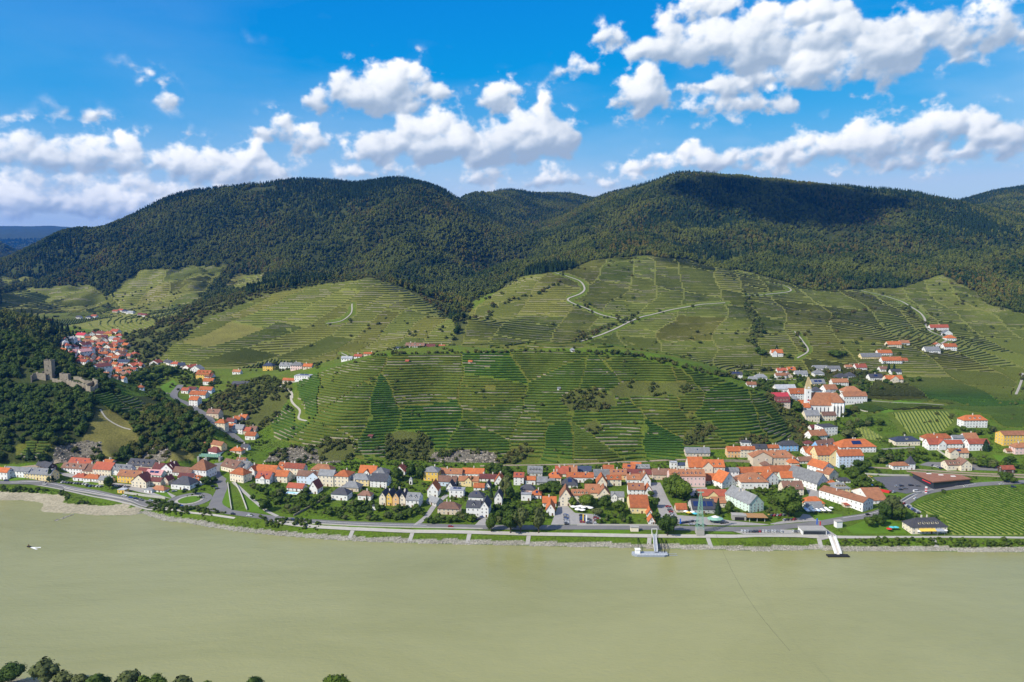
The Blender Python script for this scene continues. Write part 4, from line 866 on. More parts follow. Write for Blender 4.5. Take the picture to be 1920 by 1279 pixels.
def house(x0, x1, yb, ye, yr, kind, wall, roof, label, rot=None, D=None, dorm=0, chim=1, gable=0, solar=0, storeys=None, sky=0, name="house", cat="house", group=None, ymin=0, tower=0):
    p = ground((x0+x1)/2, yb, ymin); s = px_size(p); cosr = 1.0
    dist = math.hypot(p.x, p.y); th = math.atan2(HC-p.z, dist); ct, st = math.cos(th), math.sin(th)
    rz = R(def_rot((x0+x1)/2) if rot is None else rot); view = math.atan2(p.x, p.y)
    w = max(3.0, (x1-x0)*s*.98/max(.6, math.cos(rz+view))); hw = max(2.3, (yb-ye)*s/ct); A = max(.5, (ye-yr)*s)
    if kind in 'gh':
        pt = math.tan(R(40)); d = D or min(max(2*A/(pt*ct+st), 6.0), 17.0); pt = min(max((2*A/d-st)/ct, .32), 1.25); rise = d/2*pt
    elif kind == 'f': rise = min(A/ct, w*.75); d = D or min(max(w*1.15, 8), 18); pt = rise/(w/2)
    else: d = D or min(max(A/max(st, .2), 6), 18); rise = .4; pt = 0
    root = new_obj(name, None, loc=(p.x-math.sin(rz)*d/2, p.y+math.cos(rz)*d/2, p.z), rz=rz); tag(root, label, cat, group)
    b = MB(); X, Yh = w/2, d/2; z0 = -4.0
    if kind == 'g':
        for sx in (-1, 1): b.poly([(sx*X,-Yh,z0),(sx*X,Yh,z0),(sx*X,Yh,hw),(sx*X,0,hw+rise),(sx*X,-Yh,hw)])
        for sy in (-1, 1): b.poly([(-X,sy*Yh,z0),(X,sy*Yh,z0),(X,sy*Yh,hw),(-X,sy*Yh,hw)])
    elif kind == 'f':
        for sy in (-1, 1): b.poly([(-X,sy*Yh,z0),(X,sy*Yh,z0),(X,sy*Yh,hw),(0,sy*Yh,hw+rise),(-X,sy*Yh,hw)])
        for sx in (-1, 1): b.poly([(sx*X,-Yh,z0),(sx*X,Yh,z0),(sx*X,Yh,hw),(sx*X,-Yh,hw)])
    else: b.box(-X, X, -Yh, Yh, z0, hw, 0)
    b.build("wall", WALL[wall], root)
    r = MB(); ov = .55; oz = .14
    if kind == 'g':
        for sy in (-1, 1): r.slab([(-X-.4, sy*(Yh+ov), hw-ov*pt+oz), (X+.4, sy*(Yh+ov), hw-ov*pt+oz), (X+.4, 0, hw+rise+oz), (-X-.4, 0, hw+rise+oz)], .26)
    elif kind == 'f':
        for sx in (-1, 1): r.slab([(sx*(X+ov), -Yh-.4, hw-ov*pt+oz), (sx*(X+ov), Yh+.4, hw-ov*pt+oz), (0, Yh+.4, hw+rise+oz), (0, -Yh-.4, hw+rise+oz)], .26)
    elif kind == 'h':
        ins = min(Yh*.95, X*.96); a, c = X+ov, Yh+ov; ze = hw-.1; rx = max(X-ins, .05); E = [(-a,-c,ze),(a,-c,ze),(a,c,ze),(-a,c,ze)]; T1, T2 = (-rx, 0, hw+rise), (rx, 0, hw+rise)
        U = [(x, y, ze-.22) for x, y, z in E]
        r.poly([E[0],E[1],T2,T1]); r.poly([E[1],E[2],T2]); r.poly([E[2],E[3],T1,T2]); r.poly([E[3],E[0],T1]); r.poly(U[::-1])
        for i in range(4): j = (i+1) % 4; r.poly([E[j], E[i], U[i], U[j]])
    else:
        r.box(-X-.25, X+.25, -Yh-.25, Yh+.25, hw+.01, hw+.35); r.box(-X+.3, X-.3, -Yh+.3, Yh-.3, hw+.34, hw+.45)
    ro = r.build("roof", ROOF[roof], root)
    rnd = random.Random(int(x0*7+yb*13))
    def slope_z(y): return hw+rise*(1-abs(y)/Yh)
    for i in range(chim):
        if kind in 'gh': cx, cy = rnd.uniform(-.7, .7)*(X*(.9 if kind == 'g' else .45)), rnd.uniform(-.25, .3)*Yh; zt = slope_z(cy)
        elif kind == 'f': cx, cy = rnd.uniform(-.3, .3)*X, rnd.uniform(-.5, .7)*Yh; zt = hw+rise*(1-abs(cx)/X)
        else: continue
        o = new_obj("chimney", CHIM, ro, (cx, cy, zt+.9)); o.scale = (rnd.uniform(.8, 1.3), 1, 1.2)
    if dorm and kind in 'gh':
        wd = min(2.0, w/(dorm*1.6)); me = dormer_mesh(wall, roof, wd, 1.25, 2.2); span = w*(.84 if kind == 'g' else .62)
        for i in range(dorm):
            y = -Yh*.66; new_obj("dormer", me, root, ((i+.5)/dorm*span-span/2, y-.5, slope_z(y)-.15))
    if gable and kind in 'gh':
        gw = w*(.34 if gable == 1 else .45); gx = {1: 0, 2: 0, 3: -w*.28, 4: w*.28}[gable]; gh = hw+.4; gr = min(gw*.5, rise*.85+.5); yf = -Yh-.9
        q = MB(); q.poly([(gx-gw/2,yf,z0),(gx+gw/2,yf,z0),(gx+gw/2,yf,gh),(gx,yf,gh+gr),(gx-gw/2,yf,gh)])
        for sx in (-1, 1): q.poly([(gx+sx*gw/2,yf,z0),(gx+sx*gw/2,0,z0),(gx+sx*gw/2,0,gh),(gx+sx*gw/2,yf,gh)])
        q.build("gable_bay", WALL[wall], root); q = MB(); gp = gr/(gw/2)
        for sx in (-1, 1): q.slab([(gx+sx*(gw/2+.35), yf-.35, gh-.35*gp+.12), (gx, yf-.35, gh+gr+.12), (gx, 0, gh+gr+.12), (gx+sx*(gw/2+.35), 0, gh-.35*gp+.12)], .22)
        q.build("gable_roof", ROOF[roof], root)
    for i in range(solar):
        y = -Yh*.5; o = new_obj("solar_panel", SOLAR, root, ((i-(solar-1)/2)*w*.3, y if kind != 't' else 0, (slope_z(y)+.30) if kind in 'gh' else hw+.75)); o.scale = (w*.26, d*.28, 1); o.rotation_euler = (math.atan(pt) if kind in 'gh' else .25, 0, 0)
    for i in range(sky):
        y = -Yh*.45; o = new_obj("skylight", SOLAR, root, ((i+.5)/sky*w*.8-w*.4, y, slope_z(y)+.30)); o.scale = (1.2, 1.5, 1); o.rotation_euler = (math.atan(pt), 0, 0)
    # windows on the sides that face the river
    ns = storeys or max(1, int(hw/2.75)); fh = hw/ns; wl = []
    for side, (L, nx_, ny_) in enumerate(((w, 0, -1), (d, -1, 0), (d, 1, 0))):
        n3 = Vector((nx_*math.cos(rz)-ny_*math.sin(rz), nx_*math.sin(rz)+ny_*math.cos(rz))); tc = Vector((-p.x, -p.y)).normalized()
        if n3.dot(tc) < (.02 if side else -1): continue
        n = max(1, int(L/3.3)) if side == 0 else max(1, int(L/4.2))
        for f in range(ns):
            for i in range(n):
                if side == 0 and f == 0 and i == n//2 and n > 1: continue
                if gable and side == 0 and kind in 'gh': pass
                t = (i+.5)/n*L-L/2; z = fh*(f+.52)
                wl.append(((t, -Yh) if side == 0 else (nx_*X, t), z, (0, -math.pi/2, math.pi/2)[side], min(1.25, L/n*.5), min(1.6, fh*.52)))
        if ((kind == 'f' and side == 0) or (kind == 'g' and side)) and rise > 2.6: wl.append(((0, -Yh) if side == 0 else (nx_*X, 0), hw+rise*.30, (0, -math.pi/2, math.pi/2)[side], 1.1, min(1.3, rise*.35)))
    if gable and kind in 'gh':
        for k in (-.22, .22): wl.append(((gx+k*gw, yf), hw*.78, 0, 1.1, 1.4))
    if p.y < NEARW:
        for (xy, z, a, ww, wh) in wl:
            o = new_obj("window", WIN, root, (xy[0], xy[1], z), a); o.scale = (ww, 1, wh)
    else:
        q = MB()
        for (xy, z, a, ww, wh) in wl:
            c, s_ = math.cos(a), math.sin(a)
            for k, (hx, hz, dd, mi) in enumerate(((ww/2, wh/2, .06, 0), (ww*.42, wh*.42, .09, 1))):
                q.poly([(xy[0]+c*u+s_*dd, xy[1]+s_*u-c*dd, z+v) for u, v in ((-hx,-hz),(hx,-hz),(hx,hz),(-hx,hz))], mi)
        if wl: q.build("windows", [M_FRAME, M_GLASS], root)["kind"] = "stuff"
    o = new_obj("door", DOOR, root, (((w/max(1, int(w/3.3)))*(.5 if int(w/3.3) % 2 == 0 else 0)) if w > 6.6 else w*.3, -Yh, 0.0)); o.scale = (1.3, 1, 2.2)
    HOUSES.append((root, p, w, d)); return root, p, w, d, hw, rise
WN = {'w':'white','c':'cream','y':'pale yellow','Y':'bright yellow','o':'apricot','p':'pink','b':'pale blue','B':'blue','m':'mint green','g':'grey','e':'beige','t':'dark timber'}
RN = {'o':'orange','r':'red','d':'dark red','b':'brown','t':'faded orange','g':'grey','k':'charcoal','u':'blue-black','m':'crimson','a':'light grey','p':'rose'}
def table(txt, **kw):
    for ln in txt.strip().split('\n'):
        a, lab = ln.split('|'); t = a.split(); o = dict(kw)
        for q in t[8:]:
            k, v = q.split('='); o[{'r':'rot','D':'D','d':'dorm','c':'chim','G':'gable','S':'solar','s':'storeys','k':'sky','y':'ymin'}[k]] = float(v) if k in 'rDy' else int(v)
        lab = lab.strip()
        house(*map(float, t[:5]), t[5], t[6], t[7], lab, **o)
table("""
-10 12 899 885 877 g w o | white house with orange roof cut by the left edge of the photo
11 50 895 883 876 g w g c=0 D=9 | long white modern building with grey roof beside the river road
49 92 900 889 878 g y g k=3 c=0 | pale yellow house with weathered grey roof and skylights beside the blue spruce
63 92 881 874 865 g t k r=-32 c=0 | dark timber barn with dark roof behind the pale yellow grey-roofed house
118 156 889 878 869 g w b d=3 | white mansard house with brown roof and three white dormers above the car row
130 166 880 870 859 g w r c=0 k=2 | white house with broad red roof under the grey rock cliff
156 176 890 883 870 g c b | narrow cream house with brown roof between white mansard and long cream house
176 206 893 880 867 g c r | long cream house with red roof behind the small orange-roofed cottages
206 241 892 881 871 g w g d=3 | white house with grey roof and three dark dormers left of bright yellow house
138 157 902 895 887 h w r | small white cottage with red hipped roof at the car park, left one
158 183 903 897 889 h w o | small white cottage with orange hipped roof at the car park, right one
186 206 908 900 893 g c g c=0 | low cream house with grey roof behind the dark tree by the car park
194 209 871 867 862 g e o c=2 | small rear house with orange roof and white chimneys under the cliff wood
222 259 906 893 882 g Y t k=2 | bright yellow house with two rows of windows facing the road
241 283 881 873 861 g e k d=4 c=0 | long beige house with dark grey roof and row of dormers below the wood
274 301 897 890 881 g m p S=2 c=0 | mint green house with rose roof carrying blue solar panels
256 272 894 888 877 g w d | house with dark red roof between yellow house and mint house
248 273 914 903 891 f c d D=12 | cream gable-fronted house with dark red roof above the road wall
274 300 911 902 895 g c d c=1 | cream wing with dark red roof joined to the cream gabled house
305 315 910 901 894 f e d D=9 | narrow beige gabled house with dark red roof behind the garages
284 307 923 919 911 h w t c=0 | low shed with faded orange hipped roof behind the road wall
271 284 924 919 915 t w a c=0 | small white flat garage beside the orange-roofed shed
302 322 889 880 870 f w d D=12 | white gable-fronted house with dark red roof left of the long brown-roofed row
286 302 886 880 868 g w d | white house with dark red roof and chimney behind the mint house
313 327 887 880 869 f w d D=9 | small white gabled house with dark red roof behind the brown-roofed row
325 357 894 886 876 g w b c=0 | long white row house with brown roof left of the tall orange pyramid roof
357 386 897 881 861 h w t D=17 c=2 s=2 | tall white house with steep faded orange pyramid roof by the road fork
357 377 909 900 891 h w o d=2 | small white house with bright orange roof and two dormers below the pyramid-roofed house
322 355 918 908 893 h w k D=15 c=0 s=1 | white garage building with dark hipped roof beside the roundabout
334 360 900 896 888 g w d c=0 | white house with dark red roof wedged behind the dark garage roof
221 233 925 919 917 t Y a c=0 | tiny yellow flat-roofed kiosk on the river road wall
415 441 885 876 862 g c b d=2 r=-32 | long cream house with brown roof and dormers on the right of the bridge road
436 462 884 877 864 g w g r=-18 | white house with grey roof behind the orange hipped corner house
432 456 904 889 877 h c o r=-25 | cream corner house with orange hipped roof at the head of the footpath
443 459 870 864 858 g w t c=2 y=760 | small house with faded orange roof behind the grey-roofed house
466 477 894 882 875 f w o D=10 | narrow pale blue-white gabled house left of the long orange roof
478 515 894 884 872 g w o c=1 | long white house with orange roof behind the red-roofed modern house
480 505 907 897 884 g w r k=2 G=1 c=0 | modern white house with red roof and central dormer above the orchard
515 538 905 893 882 g c o c=0 | cream house with bright orange roof right of the red-roofed modern house
513 531 887 882 874 g w o | white house with orange roof behind the bright orange-roofed cream house
533 569 898 878 869 g c r c=2 s=3 | tall cream school building with red roof and white pilasters
523 540 877 872 867 g w o | small house with orange roof behind the tall cream school
557 596 908 893 883 g b b c=0 G=4 | long pale blue house with brown roof right of the cream school
538 567 921 915 906 g w r c=0 D=9 s=1 | white bungalow with red roof beside the swimming pool
579 595 926 916 901 f w d D=11 d=2 c=0 | white house with steep dark red roof above the orchard
597 625 912 892 881 g c g c=0 s=3 | large cream building with grey roof, left half of the pair
626 653 913 893 881 h c o s=3 D=16 | large cream corner building with orange roof, right half of the pair
583 620 887 881 870 h w t c=2 | white house with faded orange hipped roof behind the large cream pair
621 651 938 927 914 h w k c=1 | white villa with charcoal hipped roof at the end of the orchard path
641 672 922 914 902 h e g c=1 | beige house with light grey hipped roof beside the large cream pair
656 691 911 899 888 h y g c=0 | pale yellow house with grey hipped roof and balcony
672 703 892 887 873 g w o G=1 c=1 | white house with orange roof and central gable behind the grey-roofed pair
698 722 897 888 876 h b g c=0 D=14 | pale blue house with grey hipped roof behind the white modern house
694 725 914 902 888 g w k c=1 D=13 s=3 | white modern house with charcoal roof and wide balconies
739 759 891 884 874 f w r D=11 | house with steep red roof half hidden by dark trees
671 695 938 929 920 h w b c=1 | small white bungalow with brown hipped roof beside a dark cypress
711 723 948 932 922 f c k D=13 c=2 | cream terraced house, leftmost of the dark-roofed row
723 735 948 932 922 f Y k D=13 c=2 | bright yellow terraced house, second in the dark-roofed row
736 748 949 933 922 f o k D=13 c=2 | apricot terraced house, third in the dark-roofed row
748 760 949 934 923 f c k D=13 c=2 | cream terraced house, fourth in the dark-roofed row
761 785 952 938 924 g w g d=2 c=0 D=14 | white house with grey roof and two dormers closing the terraced row
794 821 902 885 874 h Y g c=1 s=2 D=13 | bright yellow villa with grey hipped roof and arched doorway
822 866 896 888 878 g w t c=2 k=1 | long white building with faded orange roof right of the yellow villa
866 907 896 888 878 g w o c=1 | long white building with fresh orange roof, right half of the long range
801 821 932 919 906 f w o D=12 c=0 | white gable-fronted house with orange-red roof and wooden balcony
800 818 947 941 931 g g g r=-40 c=0 D=8 | grey shed with grey roof beside the narrow lane
821 855 912 903 892 g b b | pale blue-white house with brown roof behind the modern white cube
836 851 922 915 904 f w k D=10 c=0 | small white house with dark gable left of the modern white cube
842 869 933 920 914 t w a c=0 S=2 | modern white cubic house with flat roof and solar panels
820 861 965 954 941 h e b c=2 s=2 | beige semi-detached house with brown-grey hipped roof above the hedge
859 897 912 902 893 g y t c=1 G=1 | pale yellow house with faded orange roof behind the small spruce
878 906 942 932 920 h w k c=0 k=1 | white house with charcoal hipped roof behind the big white guesthouse
874 900 969 952 939 g w k d=1 c=0 D=14 | big white guesthouse with charcoal roof and flower balconies, long wing
900 916 970 952 939 f w k D=17 c=0 | big white guesthouse gable wing with charcoal roof and blue-shaded side
927 941 947 933 922 f w k D=12 c=1 | white house with charcoal gable standing alone beside tall dark trees
888 908 920 914 906 g w o c=0 | low white house with orange roof beside the green lawn
898 931 903 897 889 g w d c=3 | white row house with dark red roof and white chimneys
927 944 910 903 891 f w o D=12 | white house with orange gable beside a round bush
909 919 918 912 903 f w k D=9 c=0 | narrow white gabled house with dark roof beside the lawn
963 982 910 895 886 g w r c=0 k=2 D=11 s=3 | modern white house with red roof and glass front
984 1004 909 900 893 g w o c=0 | low white house with orange roof right of the modern glass-front house
989 1017 893 886 874 g g g d=4 c=0 | grey house with four steep grey gable dormers at the hill foot
1006 1040 910 904 894 g g g c=0 | low building with long grey roof behind the garden trees
976 1003 926 918 908 h p k c=0 | pink house with charcoal hipped roof
977 996 939 928 924 t w a c=0 | white house with flat grey roof below the pink house
998 1015 935 928 918 h w o S=1 c=1 | white house with orange roof carrying one blue solar panel
1017 1043 950 943 931 g w o c=1 | white house with orange roof, rear part of the L beside the hotel lane
1024 1040 967 956 942 f w o D=14 c=0 | white gable-fronted house with orange roof, front part of the L beside the hotel lane
1029 1052 908 896 883 h c o c=2 k=2 | cream house with orange hipped roof and tall chimneys above the hotel lane
1041 1066 894 888 874 g c r c=4 | house with red roof and many white chimneys below the railway
1065 1082 892 885 873 g w t c=1 | house with faded orange roof between red-roofed and slate-roofed houses
1062 1113 905 895 886 g w o c=1 k=2 | long white house with bright orange roof behind the hotel
1083 1109 887 883 874 g w u c=0 | house with smooth blue-black roof below the vineyard
1054 1083 915 909 894 h w k c=0 S=1 | house with charcoal hipped roof and solar panel behind the hotel
1050 1071 949 932 915 f c t D=15 c=0 s=3 | cream hotel gable wing with faded orange roof at the car park
1071 1106 946 929 918 g c t d=4 c=0 s=3 | cream hotel main wing with four small dormers behind the terrace tree
1097 1125 934 924 908 g c t d=1 c=0 | cream hotel rear wing with faded orange roof and big dormer
1122 1143 938 927 915 f c t D=13 | cream house with faded orange gable right of the hotel
1113 1143 898 893 880 g w g c=1 | house with long grey roof behind the orange L-shaped house
1131 1151 885 880 872 g w o c=1 | small house with orange roof and white chimney near the railway
1144 1175 900 890 880 g o t k=3 c=1 | apricot house with faded orange roof and three roof windows
1167 1190 883 878 870 g w o S=1 r=-20 c=0 | house with orange roof and blue solar panel below the green terrace
1182 1201 880 875 867 g w o r=-15 c=0 | house with bright orange roof right of the solar roof near the railway
1190 1218 882 878 871 g w g d=3 c=0 | white house with grey roof and white dormers near the railway
1176 1224 896 889 880 g e d d=1 c=0 | long beige house with dark crimson-brown roof
1224 1255 900 890 879 g e b c=1 | beige house with brown roof left of the long hotel with black dormers
1119 1138 916 906 893 f c o D=13 c=0 | cream gable-fronted house with orange-red roof, left wing of the courtyard
1138 1165 911 899 891 g c o d=2 c=0 | cream courtyard wing with orange-red roof and dark veranda
1175 1201 908 899 889 g w t d=1 c=1 | white house with faded orange roof and glazed dormer on the lane corner
1201 1220 912 901 886 f w t D=13 c=1 | white gable-fronted house with faded orange roof on the lane corner
1178 1208 930 918 906 g w t k=2 c=0 s=2 | white house with faded orange roof and balcony above the big barn
1209 1223 930 921 911 f w o D=9 c=0 | small white gabled house with orange roof beside the lane
1182 1217 963 952 928 g y o D=27 c=1 s=1 | big barn with broad orange-red roof and pale yellow walls in the park
1213 1225 969 964 955 f w o D=8 c=0 | narrow white annex with orange roof beside the barn
1216 1228 984 978 969 f w o D=8 c=0 s=1 | tiny white house with orange roof by the road, below the barn annex
1146 1170 942 931 922 g w g c=0 G=3 | white house with grey roof and gables behind the park trees
1256 1322 913 893 880 g p t d=7 c=6 s=2 D=15 | long pink hotel with faded orange roof and row of black dormers
1291 1318 899 876 857 g c o c=3 s=3 D=16 | grand cream building with bright orange roof, tall left block
1318 1358 900 876 862 g c o d=3 c=1 G=3 s=3 D=15 | grand cream building with arched gable and orange roof, right block
1257 1270 880 868 866 t w a c=0 | white villa tower left of the grand cream building
1271 1289 880 872 867 h w u c=0 | white villa wing with blue-black roof left of the grand cream building
1286 1331 856 849 839 g e g k=1 c=1 | long pale building with grey roof alone at the vineyard foot
1323 1346 908 901 888 g e o c=0 | beige house with orange-red roof right of the long pink hotel
1354 1378 914 903 887 f w o r=28 D=13 c=0 | white gabled house with bright orange roof turned to the left
1377 1386 911 902 895 g w b c=0 | narrow white house with brown roof beside the turned orange gable
1390 1440 917 904 886 h w t c=0 d=2 s=1 D=19 | wide white house with big faded orange hipped roof above the garden
1310 1363 940 930 918 g y r G=1 c=0 D=12 | pale yellow hall with red roof and arched gable porch
1336 1361 952 943 932 g c t c=0 D=11 | cream house with faded orange roof in front of the pale yellow hall
1299 1341 963 955 936 g g k S=3 c=0 D=19 | low dark-roofed restaurant with solar panels behind the green ferry mast
1268 1288 961 955 944 g e o c=0 | small house with bright orange roof left of the dark restaurant
1405 1431 960 944 930 f m g r=22 D=32 c=3 s=3 | large white and mint house with grey roof beside the bus stop
1359 1385 898 884 877 g w g c=0 s=2 | white row house with grey front roof in the middle street
1384 1412 897 886 876 g p o c=0 | pink row house with orange roof in the middle street
1412 1447 896 885 875 g y o c=0 | pale yellow row house with orange roof in the middle street
1447 1500 896 884 873 g e o c=2 | beige row house with long orange roof at the right end of the middle street
1413 1490 873 858 844 h e t d=3 c=2 D=16 G=3 | long beige manor with hipped faded orange roof under the vineyard
1480 1498 877 868 859 h e o c=2 | beige house with orange hipped roof at the manor's right corner
1430 1445 880 873 864 h e b | small house with brown hipped roof in front of the manor
1364 1388 858 846 837 g o o c=1 | apricot house with orange roof below the vine terraces
1388 1415 858 843 837 g c o c=0 s=3 | tall cream house with orange roof right of the apricot house
1390 1408 837 829 825 h w k c=1 | small white house with charcoal roof among the vine terraces
1412 1438 846 841 833 g w k k=1 c=0 | white house with charcoal roof and bright skylight above the manor
1438 1460 845 840 834 g w o c=2 | white house with orange roof and two chimneys above the manor
1464 1496 846 835 826 h B k c=1 | blue house with charcoal hipped roof below the dark wood edge
1437 1459 909 897 886 f w o r=15 D=11 | white gabled house with orange roof in the lower street
1465 1494 906 896 884 g m o c=0 | mint green house with orange roof in the lower street
1484 1511 904 893 884 h e t c=1 | beige house with faded orange hipped roof where the street bends
1470 1506 929 917 902 g c b d=2 c=1 s=2 | cream house with brown roof above the big round tree
1532 1552 918 905 889 f w g r=30 D=34 c=0 s=2 | long white house with grey roof running back along the street
1543 1562 893 877 868 f w o r=30 D=18 c=0 s=3 | tall white house with orange roof beside the railway
1555 1571 899 889 880 f c t r=28 D=15 c=0 | cream house with orange roof in front of the tall white house
1538 1573 918 911 900 h w o c=1 | house with bright orange hipped roof behind the cream town hall
1563 1593 934 916 904 h y g d=4 c=0 D=15 s=3 | pale yellow town hall with grey roof and four dormers
1574 1594 906 901 895 h w k c=0 | house with charcoal hipped roof behind the town hall
1617 1637 957 940 934 f w t r=33 D=42 c=1 s=2 | long white winery with pale blue end and orange roof
1631 1662 945 938 915 g w t D=30 c=0 s=1 | winery hall with broad faded orange roof
1510 1545 951 944 931 h y o c=0 | pale yellow garden restaurant with orange-red roof
1514 1542 959 952 941 g w g G=3 c=0 | white pavilion with grey roof and dark gable among parasols
1585 1604 952 948 944 g e r c=0 | low garden shed with reddish roof beside the hedge
1533 1573 874 853 836 g y o c=1 s=4 D=16 G=4 | yellow and white apartment block with orange roof and balconies
1521 1535 866 853 843 f w o D=13 c=0 s=3 | white apartment wing with orange gable left of the yellow block
1574 1617 876 855 843 g b o c=2 s=4 D=15 | pale blue and white apartment block with orange roof and balconies
1578 1640 849 838 823 h w o c=3 S=1 D=17 | large white hotel with orange hipped roof and row of arches
1537 1567 847 838 824 g B b r=28 d=3 D=11 c=1 | blue house with brown roof climbing towards the church
1510 1532 854 846 837 g w o r=10 | white house with orange roof beside the climbing street
1510 1526 839 832 826 h w d c=0 | small white house with dark red hipped roof below the wood edge
1500 1536 869 864 856 g w b c=0 r=8 | low house with brown roofs beside the railway crossing
1511 1536 791 779 769 g c g c=1 | cream parsonage with grey roof below the church tower
1543 1567 789 779 772 g c b c=0 | cream house with brown roof right below the church nave
1543 1569 818 801 794 t w k c=2 D=16 r=12 s=3 | modern white three-storey building with dark flat roof below the church
1523 1550 826 817 806 g w t c=1 r=20 | house with faded orange roof left of the modern white building
1522 1545 808 802 796 g w d c=2 r=15 | house with purple-brown roof above the bright tree
1450 1480 753 748 736 g w m c=0 | low shop with crimson metal roof at the hill edge
1455 1481 763 754 744 g e d d=4 c=0 | beige house with dark red roof and dormers left of the church tree
1482 1514 750 738 728 g w o d=1 c=0 | large white building with bright orange roof behind the church tower
1456 1492 738 729 721 g w a c=0 D=14 s=1 | white hall with light grey roof beside the walled vineyard
1508 1519 773 764 756 g w o c=0 | small white house with orange roof at the church tower foot
1499 1512 766 757 750 g w o c=0 | small house with orange roof left of the church tower
1482 1497 754 748 741 h w g c=0 | pavilion with grey pyramid roof between shop and church
1523 1547 724 719 711 g y g S=2 c=0 | house with grey roof and dark solar panels above the church
1524 1541 740 733 725 h b k c=0 | pale blue house with charcoal roof right behind the church tower
1583 1624 758 743 735 g w t c=0 s=2 | big white winery house with faded orange roof right of the church
1584 1614 740 734 724 h w t c=0 | house with faded orange hipped roof behind the big white winery house
1562 1590 724 717 710 g w t c=1 | house with faded orange roof at the back of the winery court
1549 1570 737 730 721 g w t c=0 r=15 | house with rose-orange roof left of the winery court
1550 1568 748 741 733 f w g D=10 c=0 | small white house with grey gable left of the winery court
""")
